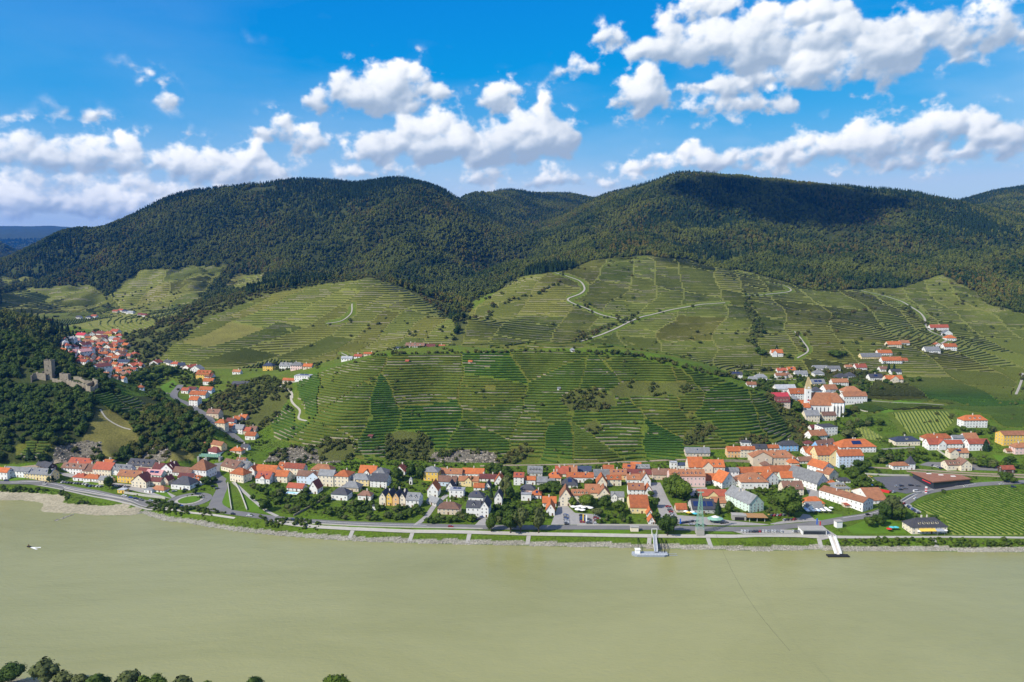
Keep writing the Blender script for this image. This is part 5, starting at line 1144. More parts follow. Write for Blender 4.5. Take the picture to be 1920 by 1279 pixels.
table("""
1458 1475 700 695 690 g w r | white house with red roof in the upper row, leftmost
1478 1492 698 694 688 g c o S=1 | cream house with orange solar roof in the upper row
1455 1474 710 704 699 g w t | white house with faded orange roof below the leftmost red-roofed one
1475 1486 709 705 700 f e b D=9 | small beige house with brown gable in the upper row
1492 1514 706 701 695 g w g D=9 | white house with grey roof in the upper row
1527 1545 706 700 694 h w g | white house with grey hipped roof in the upper row
1526 1552 695 690 685 g w g c=0 D=9 | long grey-roofed farm building in the upper row, left half
1552 1575 698 691 686 g w g c=0 D=9 | long grey-roofed farm building in the upper row, right half
1606 1625 694 689 682 g w r | white house with bright red roof below the orange-roofed farm
1586 1598 692 688 684 g e t | small house with rose-orange roof left of the bright red roof
1570 1590 712 708 700 h w k c=0 | dark-roofed house with two hips in the upper row
1588 1604 709 705 698 h w k c=0 | charcoal-roofed house behind the garden trees of the upper row
1632 1655 714 708 701 g w k S=1 | white house with charcoal solar roof among gardens
1663 1692 719 711 704 g c o G=2 | cream house with orange roof and twin gables at the field edge
1651 1664 697 692 687 g w b | house with brown roof beside two dark conifers
1672 1690 702 697 692 g w k c=0 | house with charcoal roof right of the dark conifers
1417 1438 713 707 701 h w g | white house with grey hipped roof at the left end of the lower lane
1401 1418 726 721 716 g w t | low house with faded orange roof at the hill shoulder
1369 1392 706 702 697 g w k S=2 | white house with charcoal solar roof behind the hedge crest
1405 1420 716 711 706 g b g | small pale house with grey roof at the hill shoulder
1617 1652 675 669 662 g y g c=0 | long pale yellow farmhouse with grey roof above the upper row
1648 1672 667 662 656 g w o | white house with orange roof behind the long grey-roofed farmhouse
1656 1690 683 676 669 g w o D=11 | white farm with broad orange roof and courtyard
1690 1702 680 676 671 g c o c=0 | small cream house with orange roof right of the courtyard farm
1666 1689 652 646 640 g c o | cream house with orange roof alone on the lower vineyard slope
1689 1705 647 643 638 g w t c=0 | low wing with faded orange roof right of the lone cream house
1737 1762 662 657 650 g w g | white house with light grey roof in the upper hamlet
1753 1765 651 647 643 f w o D=9 | small white house with orange gable in the upper hamlet
1772 1793 657 650 644 g w o | white house with orange roof at the field corner of the upper hamlet
1746 1777 620 614 608 g w r D=9 | long white house with red roof at the top of the upper hamlet
1769 1785 630 625 619 f w g D=10 | small white house with grey gable in the upper hamlet
1776 1792 639 634 628 h w o | white house with orange hipped roof in the upper hamlet
1448 1468 669 662 655 g w o G=3 | white villa with orange roof alone beside a copper beech
1681 1723 836 827 818 h c u c=1 d=1 D=13 s=1 | cream hall with blue-black hipped roof below the striped vineyard
1737 1783 829 822 813 h w o c=1 | white house with wide orange hipped roof above the gardens
1743 1771 844 833 822 g w r G=4 | white house with red roof and gable in the garden quarter
1775 1803 843 832 825 g w r c=0 | white house with bright red roof in the garden quarter
1788 1810 830 821 816 g b g c=0 | pale blue house with grey roof in the garden quarter
1811 1833 830 822 812 g w t | white house with faded orange roof at the garden quarter's upper edge
1819 1852 845 832 823 g w r c=0 | white house with bright red roof beside the blue spruce
1783 1814 860 849 841 g c t G=3 S=1 | cream house with faded orange roof and terrace above the station
1809 1848 802 788 778 h w o d=3 c=1 | large white villa with orange hipped roof alone among gardens
1885 1930 835 816 808 g Y t c=0 s=3 D=14 | big bright yellow building with orange roof at the right edge
1905 1930 852 839 830 h p t | pink house with faded orange roof at the right edge
1889 1903 850 846 841 g e t c=0 | small garden house with orange roof beside the pink house
1675 1703 881 873 866 h w t c=0 s=1 | low white railway house with orange hipped roof beside a dark spire tower
1778 1804 882 872 863 g c b d=3 c=0 D=11 | cream railway station with reddish brown roof and dormers
1803 1821 883 872 863 f c b D=12 c=0 | cream railway station gable wing
1881 1901 888 880 873 g t r c=0 | dark timber goods shed with reddish roof beside the tracks
1713 1772 1001 988 971 h c k d=5 c=2 D=13.5 s=2 | cream riverside inn with dark mansard roof and five dormers
340 352 738 732 727 g w r c=0 y=900 | white house with red roof at the valley road bend
352 366 736 730 725 g w d c=0 y=900 | house with dark red roof behind the bend house
368 392 712 702 694 g Y o d=3 c=0 y=900 | big yellow inn with orange roof in the valley
384 397 712 706 700 g w d y=900 | house with dark red roof right of the big yellow inn
381 398 722 715 709 g w o y=900 | white house with bright orange roof below the big yellow inn
357 374 699 692 686 f w g y=900 D=12 | white house with grey gable above the big yellow inn
356 384 748 740 733 g w o c=0 y=850 | long white house with orange roof above the valley road
374 396 739 731 725 g b o c=0 y=880 | pale blue house with orange roof above the valley road
355 370 762 750 743 g w o y=850 s=3 | tall white house with orange roof on the valley road
388 409 783 775 767 g e b y=820 d=1 | brown chalet with brown roof above the valley road
404 421 806 793 786 h c o y=820 | cream villa with orange hipped roof beside the valley road
424 438 797 790 784 g w d y=820 | white house with dark red roof above the cream villa
438 449 792 786 780 g w o y=820 | white house with orange roof high on the valley slope
449 461 788 783 777 g p o y=820 | pink house with orange roof high on the valley slope
424 438 808 801 794 g c o y=820 | cream house with orange roof in the middle of the valley cluster
436 454 813 804 796 g w g y=820 | white house with grey roof in the middle of the valley cluster
453 468 815 808 801 g e r y=820 | beige house with red roof at the valley cluster's right side
466 479 812 806 799 g e b y=820 | beige house with brown roof at the valley cluster's right end
460 478 825 817 810 g w o y=810 | white house with orange-red roof lowest in the valley cluster
384 414 842 833 826 g y t r=-30 y=770 | pale yellow house with faded orange roof beside the stream
388 406 855 847 837 h w d y=765 r=-30 | white house with dark red hipped roof beside the stream
432 452 850 845 838 h e o y=770 | house with bright red-orange roof beside the blue pool
452 464 843 838 833 g w k y=770 | small house with charcoal roof under the valley road
436 450 702 697 693 g w t y=1000 | small white house with rose roof at the vineyard foot
435 452 725 720 715 g t k y=950 c=0 | black modern house on the low ridge, left part
450 466 723 719 715 g t k y=950 c=0 | black modern house on the low ridge, right part
493 511 695 686 680 h Y u y=1000 | yellow house with blue roof below the striped vineyard
524 545 694 686 680 g w g d=2 y=1000 | big white house with grey roof and turret below the striped vineyard
545 566 694 685 679 h p g y=1000 | pale pink house with grey hipped roof below the striped vineyard
568 584 692 687 682 g e o y=1000 | beige house with orange roof below the striped vineyard
552 580 714 705 701 t w a c=0 S=2 y=950 | modern white flat-roofed house on the hill shoulder
530 552 719 713 709 g e o c=0 y=940 | low house with orange roof beside the modern flat-roofed one
640 660 688 683 679 g w a c=0 y=1000 | white house with light grey roof behind the terraced hill
664 678 684 681 677 g w r y=1000 | small house with red roof behind the terraced hill
682 699 681 678 675 g e o y=1000 | low house with orange roof behind the terraced hill
737 758 660 653 649 t w u c=0 y=1100 | modern white building with blue roof at the estate
760 795 660 651 645 g w b d=3 c=2 y=1100 | large white estate house with brown roof and gables
795 815 660 654 649 g w d y=1100 | estate wing with dark red roof
820 834 663 659 655 g e r y=1100 | small red-roofed house right of the estate
""")
# the village up the side valley, packed roof to roof
VILLAGE = """115 662 14 o w;127 667 16 r w;138 664 10 p w;147 664 12 p w;157 667 12 o w;146 675 14 r e;152 682 16 r w;160 677 12 o Y;166 671 12 r c;173 674 11 r c;180 678 11 r c;187 681 12 r y;193 668 16 o w;204 671 14 o w;215 676 12 o w;176 692 18 d w;195 693 17 d w;170 655 14 t w;185 651 12 r w;200 655 12 o w;212 655 12 o c;225 661 12 t w;142 643 14 p w;150 651 10 d w;131 640 14 a w;113 646 16 a w;150 633 14 m w;172 631 12 o w;186 630 14 d w;202 630 14 o Y;213 626 14 r w;177 638 12 t c;228 646 15 r w;249 669 11 r w;231 683 20 u b;243 690 13 r w;258 690 13 r w;263 731 12 o b;228 706 13 b w;288 685 14 r w;312 684 12 k w;327 687 14 r w;340 689 12 u w;349 694 12 r w;240 672 7 r c;120 652 10 r w;160 645 12 t w;196 642 10 r w;208 640 10 a w;135 655 12 d w;165 660 10 r w;220 668 10 t w;238 697 12 t w"""
for i, t in enumerate(VILLAGE.split(';')):
    a = t.split(); cx, yb, w = float(a[0]), float(a[1]), float(a[2]); k = 'ghgf'[i % 4]
    place = "upper valley village" if yb < 648 else "middle valley village" if yb < 672 else "lower valley village" if yb < 700 and cx < 275 else "stream meadow below" if cx < 275 else "lane beyond the park"
    house(cx-w/2, cx+w/2, yb, yb-4.5, yb-9.0, k, a[4], a[3], "%s house with %s roof in the %s" % (WN[a[4]], RN[a[3]], place), rot=[-35, -20, 15, -30, -8][i % 5], group="houses of the valley village, "+place, ymin=900, chim=1)
for i, t in enumerate("215 587 9 r c;225 585 10 r w;233 587 8 u w;243 589 12 a w;262 593 8 d w;270 594 9 d w;175 596 9 r w;165 598 8 u w;146 598 8 k w;89 604 9 r w".split(';')):
    a = t.split(); cx, yb, w = float(a[0]), float(a[1]), float(a[2])
    house(cx-w/2, cx+w/2, yb, yb-3.2, yb-6, 'gh'[i % 2], a[4], a[3], "tiny %s house with %s roof in the far hamlet" % (WN[a[4]], RN[a[3]]), rot=-15, group="houses of the far hamlet", ymin=1450, chim=0)

rv = random.Random(11); spots = [(float(t.split()[0]), float(t.split()[1])) for t in VILLAGE.split(';')]; nv = 0
VPOLY = [(108,642),(148,628),(214,624),(236,648),(230,664),(262,688),(250,700),(226,716),(185,702),(140,676)]
for _ in range(900):
    x, y = rv.uniform(105, 265), rv.uniform(622, 718)
    if nv >= 34 or not inside(np.array([x]), np.array([y]), VPOLY)[0] or any(abs(x-u) < 9.5 and abs(y-v) < 5.2 for u, v in spots): continue
    spots.append((x, y)); nv += 1; w = rv.uniform(9, 13); rf, wl = rv.choice("rotdrrob"), rv.choice("wwwce"); place = "upper valley village" if y < 648 else "middle valley village" if y < 672 else "lower valley village"
    house(x-w/2, x+w/2, y, y-4.2, y-8.2, rv.choice('ggh'), wl, rf, "%s house with %s roof in the %s" % (WN[wl], RN[rf], place), rot=rv.choice([-35, -20, 15, -30, -8]), group="houses of the valley village, "+place, ymin=900)
table("""
878 885 682 679 676 g e o c=0 s=1 | tiny vineyard hut with orange roof near the crest of the terraced hill
760 766 681 678 675 g t r c=0 s=1 | tiny dark vineyard hut left of the orange hut
1069 1077 660 656 652 h w g c=0 s=1 | tiny white pavilion on the crest of the terraced hill
1045 1051 732 729 727 g w g c=0 s=1 | tiny pale hut in the middle of the terraced hill
690 698 822 818 815 g t d c=0 s=1 | tiny dark red hut low on the terraced hill
""")
# ------------------------------------------------------------------ church, castle ruin, station tower, supermarket and other landmarks
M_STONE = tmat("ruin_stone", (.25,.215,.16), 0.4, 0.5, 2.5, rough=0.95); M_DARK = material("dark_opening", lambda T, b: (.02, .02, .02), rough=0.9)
M_RED = tmat("red_paint", (.55,.03,.03), 0.1); M_BLUE = tmat("blue_paint", (.03,.12,.50), 0.1); M_YEL = tmat("yellow_cloth", (.75,.50,.08), 0.08); M_ORA = tmat("brown_canopy", (.34,.19,.08), 0.2, 0.6)
M_GREEN = tmat("green_lattice_paint", (.22,.40,.30), 0.15, rough=0.6); M_POOL = material("pool_water", lambda T, b: (.25, .62, .75), rough=0.1); M_TAN = tmat("spire_tiles", (.42,.33,.17), 0.35, 0.8, 4.0)
def loc(root_p, s, px, py=None): return (px-root_p[0])*s
def church():
    q = ground(1556, 781); s = px_size(q); root = new_obj("church", None, loc=q, rz=R(-3)); tag(root, "white gothic church with red-brown roof, buttressed choir and pointed tower", "church")
    def X(px): return (px-1556)*s
    yf, yb = 1.0, 17.0; ym = 9.0; nb = 2.0
    b = MB(); x0, x1, h = X(1521), X(1560), 13.5
    b.box(x0, x1, yf+3, yb+3, -4, h); b.poly([(x0, yf+3, h), (x0, yb+3, h), (x0, ym+3, h+13.5)]); b.build("nave_wall", WALL['w'], root)
    r = MB()
    for sy in (-1, 1):
        ye = ym+3+sy*(8+.7); r.slab([(x0-.5, ye, h-.9), (x1+.3, ye, h-.9), (x1+.3, ym+3, h+13.8), (x0-.5, ym+3, h+13.8)], .3)
    r.build("nave_roof", ROOF['t'], root)
    b = MB(); c0, c1, hc = X(1560)+.05, X(1586), 17.0; xe = c1-4
    pl = [(c0, yf), (xe, yf), (c1, yf+5), (c1, yb-3), (xe, yb+2), (c0, yb+2)]
    for (ax, ay), (bx, by) in zip(pl, pl[1:]+pl[:1]): b.poly([(ax, ay, -4), (bx, by, -4), (bx, by, hc), (ax, ay, hc)])
    b.build("choir_wall", WALL['w'], root); r = MB(); top = (c1-9, ym+1.0, hc+10.5); tl = (c0, ym+1.0, hc+10.5); e = [(x-(.5 if x == c0 else -.5), y-(.6 if y < ym else -.6), hc-.2) for x, y in pl]
    r.poly([e[0], e[1], top, tl]); r.poly([e[1], e[2], top]); r.poly([e[2], e[3], top]); r.poly([e[3], e[4], top]); r.poly([e[4], e[5], tl, top]); r.poly([(x, y, z-.3) for x, y, z in e][::-1]); r.poly([e[5], e[0], tl])
    r.build("choir_roof", ROOF['t'], root)
    for k in range(4):
        x = c0+1+(xe-c0-1)*k/3; b = MB(); b.box(x-.6, x+.6, yf-1.9, yf+.1, -4, hc-3.5); b.poly([(x-.6, yf-1.9, hc-3.49), (x+.6, yf-1.9, hc-3.49), (x+.6, yf+.02, hc-1), (x-.6, yf+.02, hc-1)]); b.build("buttress", WALL['w'], root)
        if k < 3:
            xm = x+(xe-c0-1)/6; b = MB(); b.poly([(xm-.6, yf-.06, 4), (xm+.6, yf-.06, 4), (xm+.6, yf-.06, 11.5), (xm, yf-.06, 13), (xm-.6, yf-.06, 11.5)]); b.build("choir_window", M_GLASS, root)
    for k in range(5):
        xm = x0+(x1-x0)*(k+.7)/5.4; b = MB(); b.poly([(xm-.55, yf+2.94, 4.5), (xm+.55, yf+2.94, 4.5), (xm+.55, yf+2.94, 9.5), (xm, yf+2.94, 11), (xm-.55, yf+2.94, 9.5)]); b.build("nave_window", M_GLASS, root)
    t0, t1, ty = X(1513.5), X(1523.5), yf+6; tw = t1-t0; th = 32.0; b = MB(); b.box(t0, t1, ty, ty+tw, -4, th); b.poly([(t0, ty, th), (t1, ty, th), ((t0+t1)/2, ty, th+3.5)]); b.poly([(t0, ty+tw, th), (t0, ty, th), (t0, ty+tw/2, th+3.5)]); tw_o = b.build("tower", WALL['w'], root)
    b = MB(); cx, cy = (t0+t1)/2, ty+tw/2; zt = th+14.5; k = .3
    for (ax, ay), (bx, by) in (((t0, ty), (t1, ty)), ((t1, ty), (t1, ty+tw)), ((t1, ty+tw), (t0, ty+tw)), ((t0, ty+tw), (t0, ty))): b.poly([(ax+(ax-cx)*.06, ay+(ay-cy)*.06, th+.3), (bx+(bx-cx)*.06, by+(by-cy)*.06, th+.3), (cx+(bx-cx)*.28, cy+(by-cy)*.05, zt), (cx+(ax-cx)*.28, cy+(ay-cy)*.05, zt)])
    b.build("tower_roof", M_TAN, root)
    for z in (14, 21, 27): b = MB(); b.poly([(cx-.5, ty-.05, z), (cx+.5, ty-.05, z), (cx+.5, ty-.05, z+2.2), (cx-.5, ty-.05, z+2.2)]); b.build("tower_window", M_GLASS, tw_o)
    b = MB(); b.poly([(cx+1.1*math.cos(a*.5236), ty-.07, 18.5+1.1*math.sin(a*.5236)) for a in range(12)]); b.build("clock_face", M_RED, tw_o)
church()
def ruin():
    q = ground(100, 712, 700); s = px_size(q); root = new_obj("castle_ruin", None, loc=q); tag(root, "roofless stone castle ruin with square keep and battlement wall on the wooded hill", "castle ruin")
    def at(px, py): p = ground(px, py, 700); return Vector((p.x-q.x, p.y-q.y, p.z-q.z))
    p = at(92, 711); b = MB(); W_, hh = 4.3, 23.0; b.box(p.x-W_, p.x+W_, p.y-1, p.y+6.5, -8, p.z+hh-1.2)
    for k in range(4): x = p.x-W_+k*2.2; b.box(x, x+1.1, p.y-1, p.y+.2, p.z+hh-1.25, p.z+hh+(.4 if k % 2 else -.1))
    b.box(p.x-W_, p.x-W_+1, p.y+.3, p.y+6.5, p.z+hh-1.25, p.z+hh); b.box(p.x+W_-1, p.x+W_, p.y+.3, p.y+6.5, p.z+hh-1.25, p.z+hh-.3); kp = b.build("keep", M_STONE, root)
    for dx, z in ((-.9, 10), (.6, 5), (.8, 15)): b = MB(); b.box(p.x+dx-.5, p.x+dx+.5, p.y-1.05, p.y-.98, p.z+z, p.z+z+1.4); b.build("keep_window", M_DARK, kp)
    def wall(pts, h, th=1.2, mer=False, name="curtain_wall"):
        b = MB(); P = [at(*t) for t in pts]
        for a, c in zip(P[:-1], P[1:]):
            d = (c-a); L = max(.1, math.hypot(d.x, d.y)); n = Vector((-d.y, d.x, 0))/L*th; k = max(1, int(L/2.4)); rnd = random.Random(int(L*10))
            for i in range(k):
                u = a+d*(i/k); v = a+d*((i+1)/k); hz = h+(rnd.uniform(-.8, .5) if not mer else (1.0 if i % 2 else 0)); zb = min(u.z, v.z)-4
                Q = [u, v, v+n, u+n]; b.poly([(w.x, w.y, zb) for w in Q][::-1]); b.poly([(w.x, w.y, u.z+hz) for w in Q])
                for j in range(4): m = (j+1) % 4; b.poly([(Q[j].x, Q[j].y, zb), (Q[m].x, Q[m].y, zb), (Q[m].x, Q[m].y, u.z+hz), (Q[j].x, Q[j].y, u.z+hz)])
        return b.build(name, M_STONE, root)
    wall([(60,717),(62,713),(68,711),(76,712),(86,714)], 8); wall([(76,712),(80,708),(88,706)], 8); wall([(98,716),(112,718),(120,722)], 4); wall([(116,723),(125,722),(140,727),(150,729),(161,731)], 6.0, mer=True)
    wall([(138,712),(148,713),(158,719),(170,720)], 4); wall([(161,733),(164,737),(170,739),(178,737),(184,732),(184,726),(176,721)], 8.5, name="round_bastion")
    wall([(112,714),(128,714)], 8.5, 4.5, name="gatehouse"); wall([(161,731),(166,726),(176,722)], 5)
ruin()
def tower_house():
    q = ground(1709.5, 881); s = px_size(q); root = new_obj("clock_tower_house", None, loc=q, rz=R(5)); tag(root, "square white tower with dark pointed roof beside the railway", "tower")
    w = 13*s/2; h = 12*s; b = MB(); b.box(-w, w, 0, 2*w, -3, h); b.build("wall", WALL['w'], root); b = MB(); e = w+.6; P = [(-e, -.6, h), (e, -.6, h), (e, 2*w+.6, h), (-e, 2*w+.6, h)]; z2 = h+3; k = w*.62
    Q = [(-k, w-k, z2), (k, w-k, z2), (k, w+k, z2), (-k, w+k, z2)]; t = (0, w, h+7.5)
    for i in range(4): j = (i+1) % 4; b.poly([P[i], P[j], Q[j], Q[i]]); b.poly([Q[i], Q[j], t])
    b.poly([(x, y, z-.2) for x, y, z in P][::-1]); b.build("roof", ROOF['k'], root); new_obj("window", WIN, root, (0, 0, h*.62)).scale = (1, 1, 1.4); o = new_obj("door", DOOR, root, (0, 0, 0)); o.scale = (1.2, 1, 2.1)
tower_house()
def supermarket():
    P = [ground(x, y+9) for x, y in ((1707.5,886),(1801,891),(1821,899),(1749,909.5))]; c = sum(P, Vector())/4; root = new_obj("supermarket", None, loc=c); tag(root, "supermarket with large angular red-brown flat roof and glass front at the car park", "supermarket")
    Q = [p-c for p in P]; hz = [5.2, 4.2, 4.4, 5.6]; b = MB()
    In = [Vector((q.x*.94, q.y*.94, 0)) for q in Q]
    for i in range(4): j = (i+1) % 4; b.poly([(In[i].x, In[i].y, -2), (In[j].x, In[j].y, -2), (In[j].x, In[j].y, hz[j]), (In[i].x, In[i].y, hz[i])])
    b.build("glass_wall", M_GLASS, root); b = MB(); T = [(q.x, q.y, hz[i]+.9) for i, q in enumerate(Q)]; U = [(x, y, z-.9) for x, y, z in T]; b.poly(T); b.poly(U[::-1])
    for i in range(4): j = (i+1) % 4; b.poly([U[i], U[j], T[j], T[i]])
    ro = b.build("roof", tmat("red_brown_roof_gravel", (.27,.125,.075), 0.25, 0.3, 3.0), root)
    for k in (.3, .5, .7): b = MB(); u = Vector(T[0]).lerp(Vector(T[2]), k); b.box(u.x-2, u.x+2, u.y-1, u.y+1, u.z-.4, u.z+.5); b.build("skylight", M_FRAME, ro)
    a, d = In[0].lerp(In[3], .45), In[0].lerp(In[3], .85); b = MB(); b.slab([(a.x-.6, a.y-1.6, 3.2), (d.x-.6, d.y-1.6, 3.2), (d.x, d.y, 3.6), (a.x, a.y, 3.6)], .3); b.build("red_entrance_canopy", M_RED, root)
supermarket()
def flat_box(name, label, cat, px, py, w, d, h, mat, rz=0, roof=None, y0=0):
    p = ground(px, py, y0); root = new_obj(name, None, loc=p, rz=R(rz)); tag(root, label, cat); b = MB(); b.box(-w/2, w/2, 0, d, -1.5, h); b.build("wall", mat, root); b = MB(); b.box(-w/2-.4, w/2+.4, -.4, d+.4, h+.01, h+.4); b.build("roof", roof or M_CONC, root); return root, p
def canopy():
    p = ground(1420, 979); root = new_obj("bus_shelter", None, loc=p, rz=R(-4)); tag(root, "bus stop canopy with slatted brown roof on slim posts", "bus shelter")
    for k in range(4):
        b = MB(); x = -8+k*4.1; b.slab([(x, -1.0, 4.0), (x+3.9, -1.0, 4.0), (x+2.3, 8.5, 4.4), (x-1.6, 8.5, 4.4)], .3); b.build("roof_panel", M_ORA, root)
    for x in (-6, 0, 6):
        for y in (0.5, 6.5): b = MB(); b.bar((x-y*.15, y, -.5), (x-y*.15, y, 4.0), .14); b.build("post", M_WHITE, root)
canopy()
r_, p_ = flat_box("kiosk", "grey concrete kiosk with open front beside the bus canopy", "kiosk", 1386, 976, 11, 6, 4.0, M_CONC, -6); b = MB(); b.box(-3.5, 4, -.06, .3, .1, 2.8); b.build("opening", M_DARK, r_)
r_, p_ = flat_box("ferry_office", "low white flat-roofed ferry office with dark glass front", "office", 1527, 1003, 19, 9, 3.6, WALL['w'], 0); b = MB(); b.box(-8.6, 8.8, -.08, .3, .3, 3.0); b.build("glass_front", M_GLASS, r_)
flat_box("ticket_booth", "small white ticket booth beside the landing road", "booth", 1574, 990, 5, 4, 5.0, WALL['w'], 10)
flat_box("transformer_hut", "small white flat-roofed hut on the promenade lawn", "hut", 1190, 997, 6, 3.5, 3.4, WALL['c'], 0)
flat_box("garden_hut", "small white hut with dark roof in the riverside orchard", "hut", 702, 957, 3.6, 3.2, 3.6, WALL['w'], -10, ROOF['k'])
def shrine():
    p = ground(770, 909); root = new_obj("wayside_chapel", None, loc=p, rz=R(-8)); tag(root, "small white wayside chapel with arched niche and pointed roof", "chapel"); b = MB(); b.box(-1.4, 1.4, 0, 2.6, -1, 4.6); b.build("wall", WALL['w'], root)
    b = MB(); t = (0, 1.3, 7.4); P = [(-1.7, -.3, 4.6), (1.7, -.3, 4.6), (1.7, 2.9, 4.6), (-1.7, 2.9, 4.6)]
    for i in range(4): b.poly([P[i], P[(i+1) % 4], t])
    b.poly(P[::-1]); b.build("roof", ROOF['a'], root); b = MB(); b.box(-.7, .7, -.05, .2, .4, 3.2); b.build("niche", M_DARK, root)
shrine()
def pool():
    p = ground(548, 925); root = new_obj("swimming_pool", None, loc=p+Vector((0, 0, .1)), rz=R(-13)); tag(root, "rectangular turquoise swimming pool with white rim in the orchard", "swimming pool")
    b = MB(); 
    for x0, x1, y0, y1 in ((-6, 6, -2.8, -2.0), (-6, 6, 2.0, 2.8), (-6, -5.2, -2, 2), (5.2, 6, -2, 2)): b.box(x0, x1, y0, y1, -.5, .45)
    b.build("rim", M_WHITE, root); b = MB(); b.box(-5.2, 5.2, -2, 2, -.5, .25); b.build("water", M_POOL, root)
pool()
def rail_bridge():
    p = ground(392, 866, 740); root = new_obj("railway_bridge", None, loc=p, rz=R(-8)); tag(root, "green steel girder railway bridge over the valley road", "bridge"); z = 5.0
    for y in (0, 4): b = MB(); b.box(-10.5, 10.5, y-.15, y+.15, z, z+2.2); [b.box(-10.5+k*2.1-.1, -10.5+k*2.1+.1, y-.35, y+.35, z-.05, z+2.3) for k in range(11)]; b.build("girder", M_GREEN, root)
    b = MB(); b.box(-10.5, 10.5, .2, 3.8, z+.1, z+.5); b.build("deck", M_STEEL, root)
    for x in (-11.5, -3, 11.5): b = MB(); b.box(x-1, x+1, -.6, 4.6, -3, z-.02); b.build("pier", M_CONC, root)
rail_bridge()
# --- river works
def landing_stage():
    c = Vector(PZ(1219, 1041, .0)); root = new_obj("landing_stage", None, loc=c, rz=R(-1)); tag(root, "grey floating landing stage with tall gangway bridge and black booms", "landing stage")
    b = MB(); H = [(-14, -1), (-10.5, -3.8), (10, -3.8), (13, -2), (13, 4), (-13, 4)]; z0, z1 = -1, 1.3; T = [(x, y, z1) for x, y in H]; U = [(x*.97, y*.95, z0) for x, y in H]; b.poly(T); b.poly(U[::-1])
    for i in range(6): j = (i+1) % 6; b.poly([U[i], U[j], T[j], T[i]])
    b.build("pontoon", tmat("pontoon_steel", (.30,.33,.37), 0.2, 0.5), root); b = MB(); b.box(-11, -7.5, -.5, 2.5, 1.31, 4.2); b.box(-11.3, -7.2, -.8, 2.8, 4.2, 4.45); b.build("deck_cabin", M_WHITE, root)
    b = MB(); 
    for x in np.arange(-10, 12.1, 2.2): b.bar((x, -3.5, 1.3), (x, -3.5, 2.4), .06)
    b.bar((-10, -3.5, 2.4), (12, -3.5, 2.4), .06); b.bar((-10, -3.5, 1.9), (12, -3.5, 1.9), .05); b.build("railing", M_WHITE, root)
    top = ground(1222, 1004)-c; a = Vector((4.5, 1, 2.2)); e = Vector((top.x+1.5, top.y, top.z+1.0)); b = MB(); n = Vector((1.3, 0, 0))
    b.slab([tuple(a-n), tuple(a+n), tuple(e+n), tuple(e-n)], .3); gw = b.build("gangway", M_STEEL, root)
    for sx in (-1, 1):
        b = MB(); u, v = a+n*sx, e+n*sx; b.bar(u+Vector((0, 0, 1.3)), v+Vector((0, 0, 1.3)), .10)
        for k in range(13): t = u.lerp(v, k/12); b.bar(t, t+Vector((0, 0, 1.3)), .07); 
        for k in range(12): b.bar(u.lerp(v, k/12), u.lerp(v, (k+1)/12)+Vector((0, 0, 1.3)), .05)
        b.build("gangway_rail", M_WHITE, gw)
    b = MB()
    for x in (-2, 2): b.bar((e.x+x, e.y, e.z-2), (e.x+x, e.y, e.z+4.5), .22)
    b.bar((e.x-2, e.y, e.z+4.3), (e.x+2, e.y, e.z+4.3), .2); b.build("gangway_portal", M_WHITE, root)
    for x0, x1, py in ((-8.5, 1195, 1010), (9, 1238, 1010), (11, 1247, 1014)):
        t = ground(x1, py)-c; b = MB(); b.bar((x0, 2, 3.4), (t.x, t.y, t.z+.8), .22); b.bar((x0, 2, 1.4), (x0, 2, 3.5), .25); b.bar((x0, 2, 1.6), (t.x, t.y, t.z+.3), .12); b.build("mooring_boom", M_DARK, root)
    b = MB(); b.box(13.2, 20, -1.2, -.9, .2, .5); b.box(13.2, 20, 1.6, 1.9, .2, .5); b.build("fender_beam", M_STEEL, root)
landing_stage()
def jetty():
    c = Vector(PZ(1571, 1043, 0.)); root = new_obj("jetty", None, loc=c); tag(root, "ship jetty with white double gangway and dark pontoon below the ferry office", "jetty"); b = MB(); b.box(-8, 8, -2.2, 2.2, -1, .8); b.build("pontoon", M_DARK, root); top = ground(1560, 1008)-c
    for dx in (-1.9, 1.9):
        a = Vector((dx+.6, 1, 1.6)); e = Vector((top.x+dx, top.y, top.z+.9)); n = Vector((.8, 0, 0)); b = MB(); b.slab([tuple(a-n), tuple(a+n), tuple(e+n), tuple(e-n)], .3)
        for sx in (-1, 1):
            b.bar(a+n*sx+Vector((0, 0, 1.2)), e+n*sx+Vector((0, 0, 1.2)), .09)
            for k in range(12): t = (a+n*sx).lerp(e+n*sx, k/11); b.bar(t, t+Vector((0, 0, 1.2)), .06)
        b.build("gangway", M_WHITE, root)
    b = MB(); a = Vector((.6, 1, 1.0)); e = Vector((top.x, top.y, top.z+.2)); n = Vector((1.1, 0, 0)); b.slab([tuple(a-n), tuple(a+n), tuple(e+n), tuple(e-n)], .3); b.build("ramp", M_CHIM, root)
jetty()
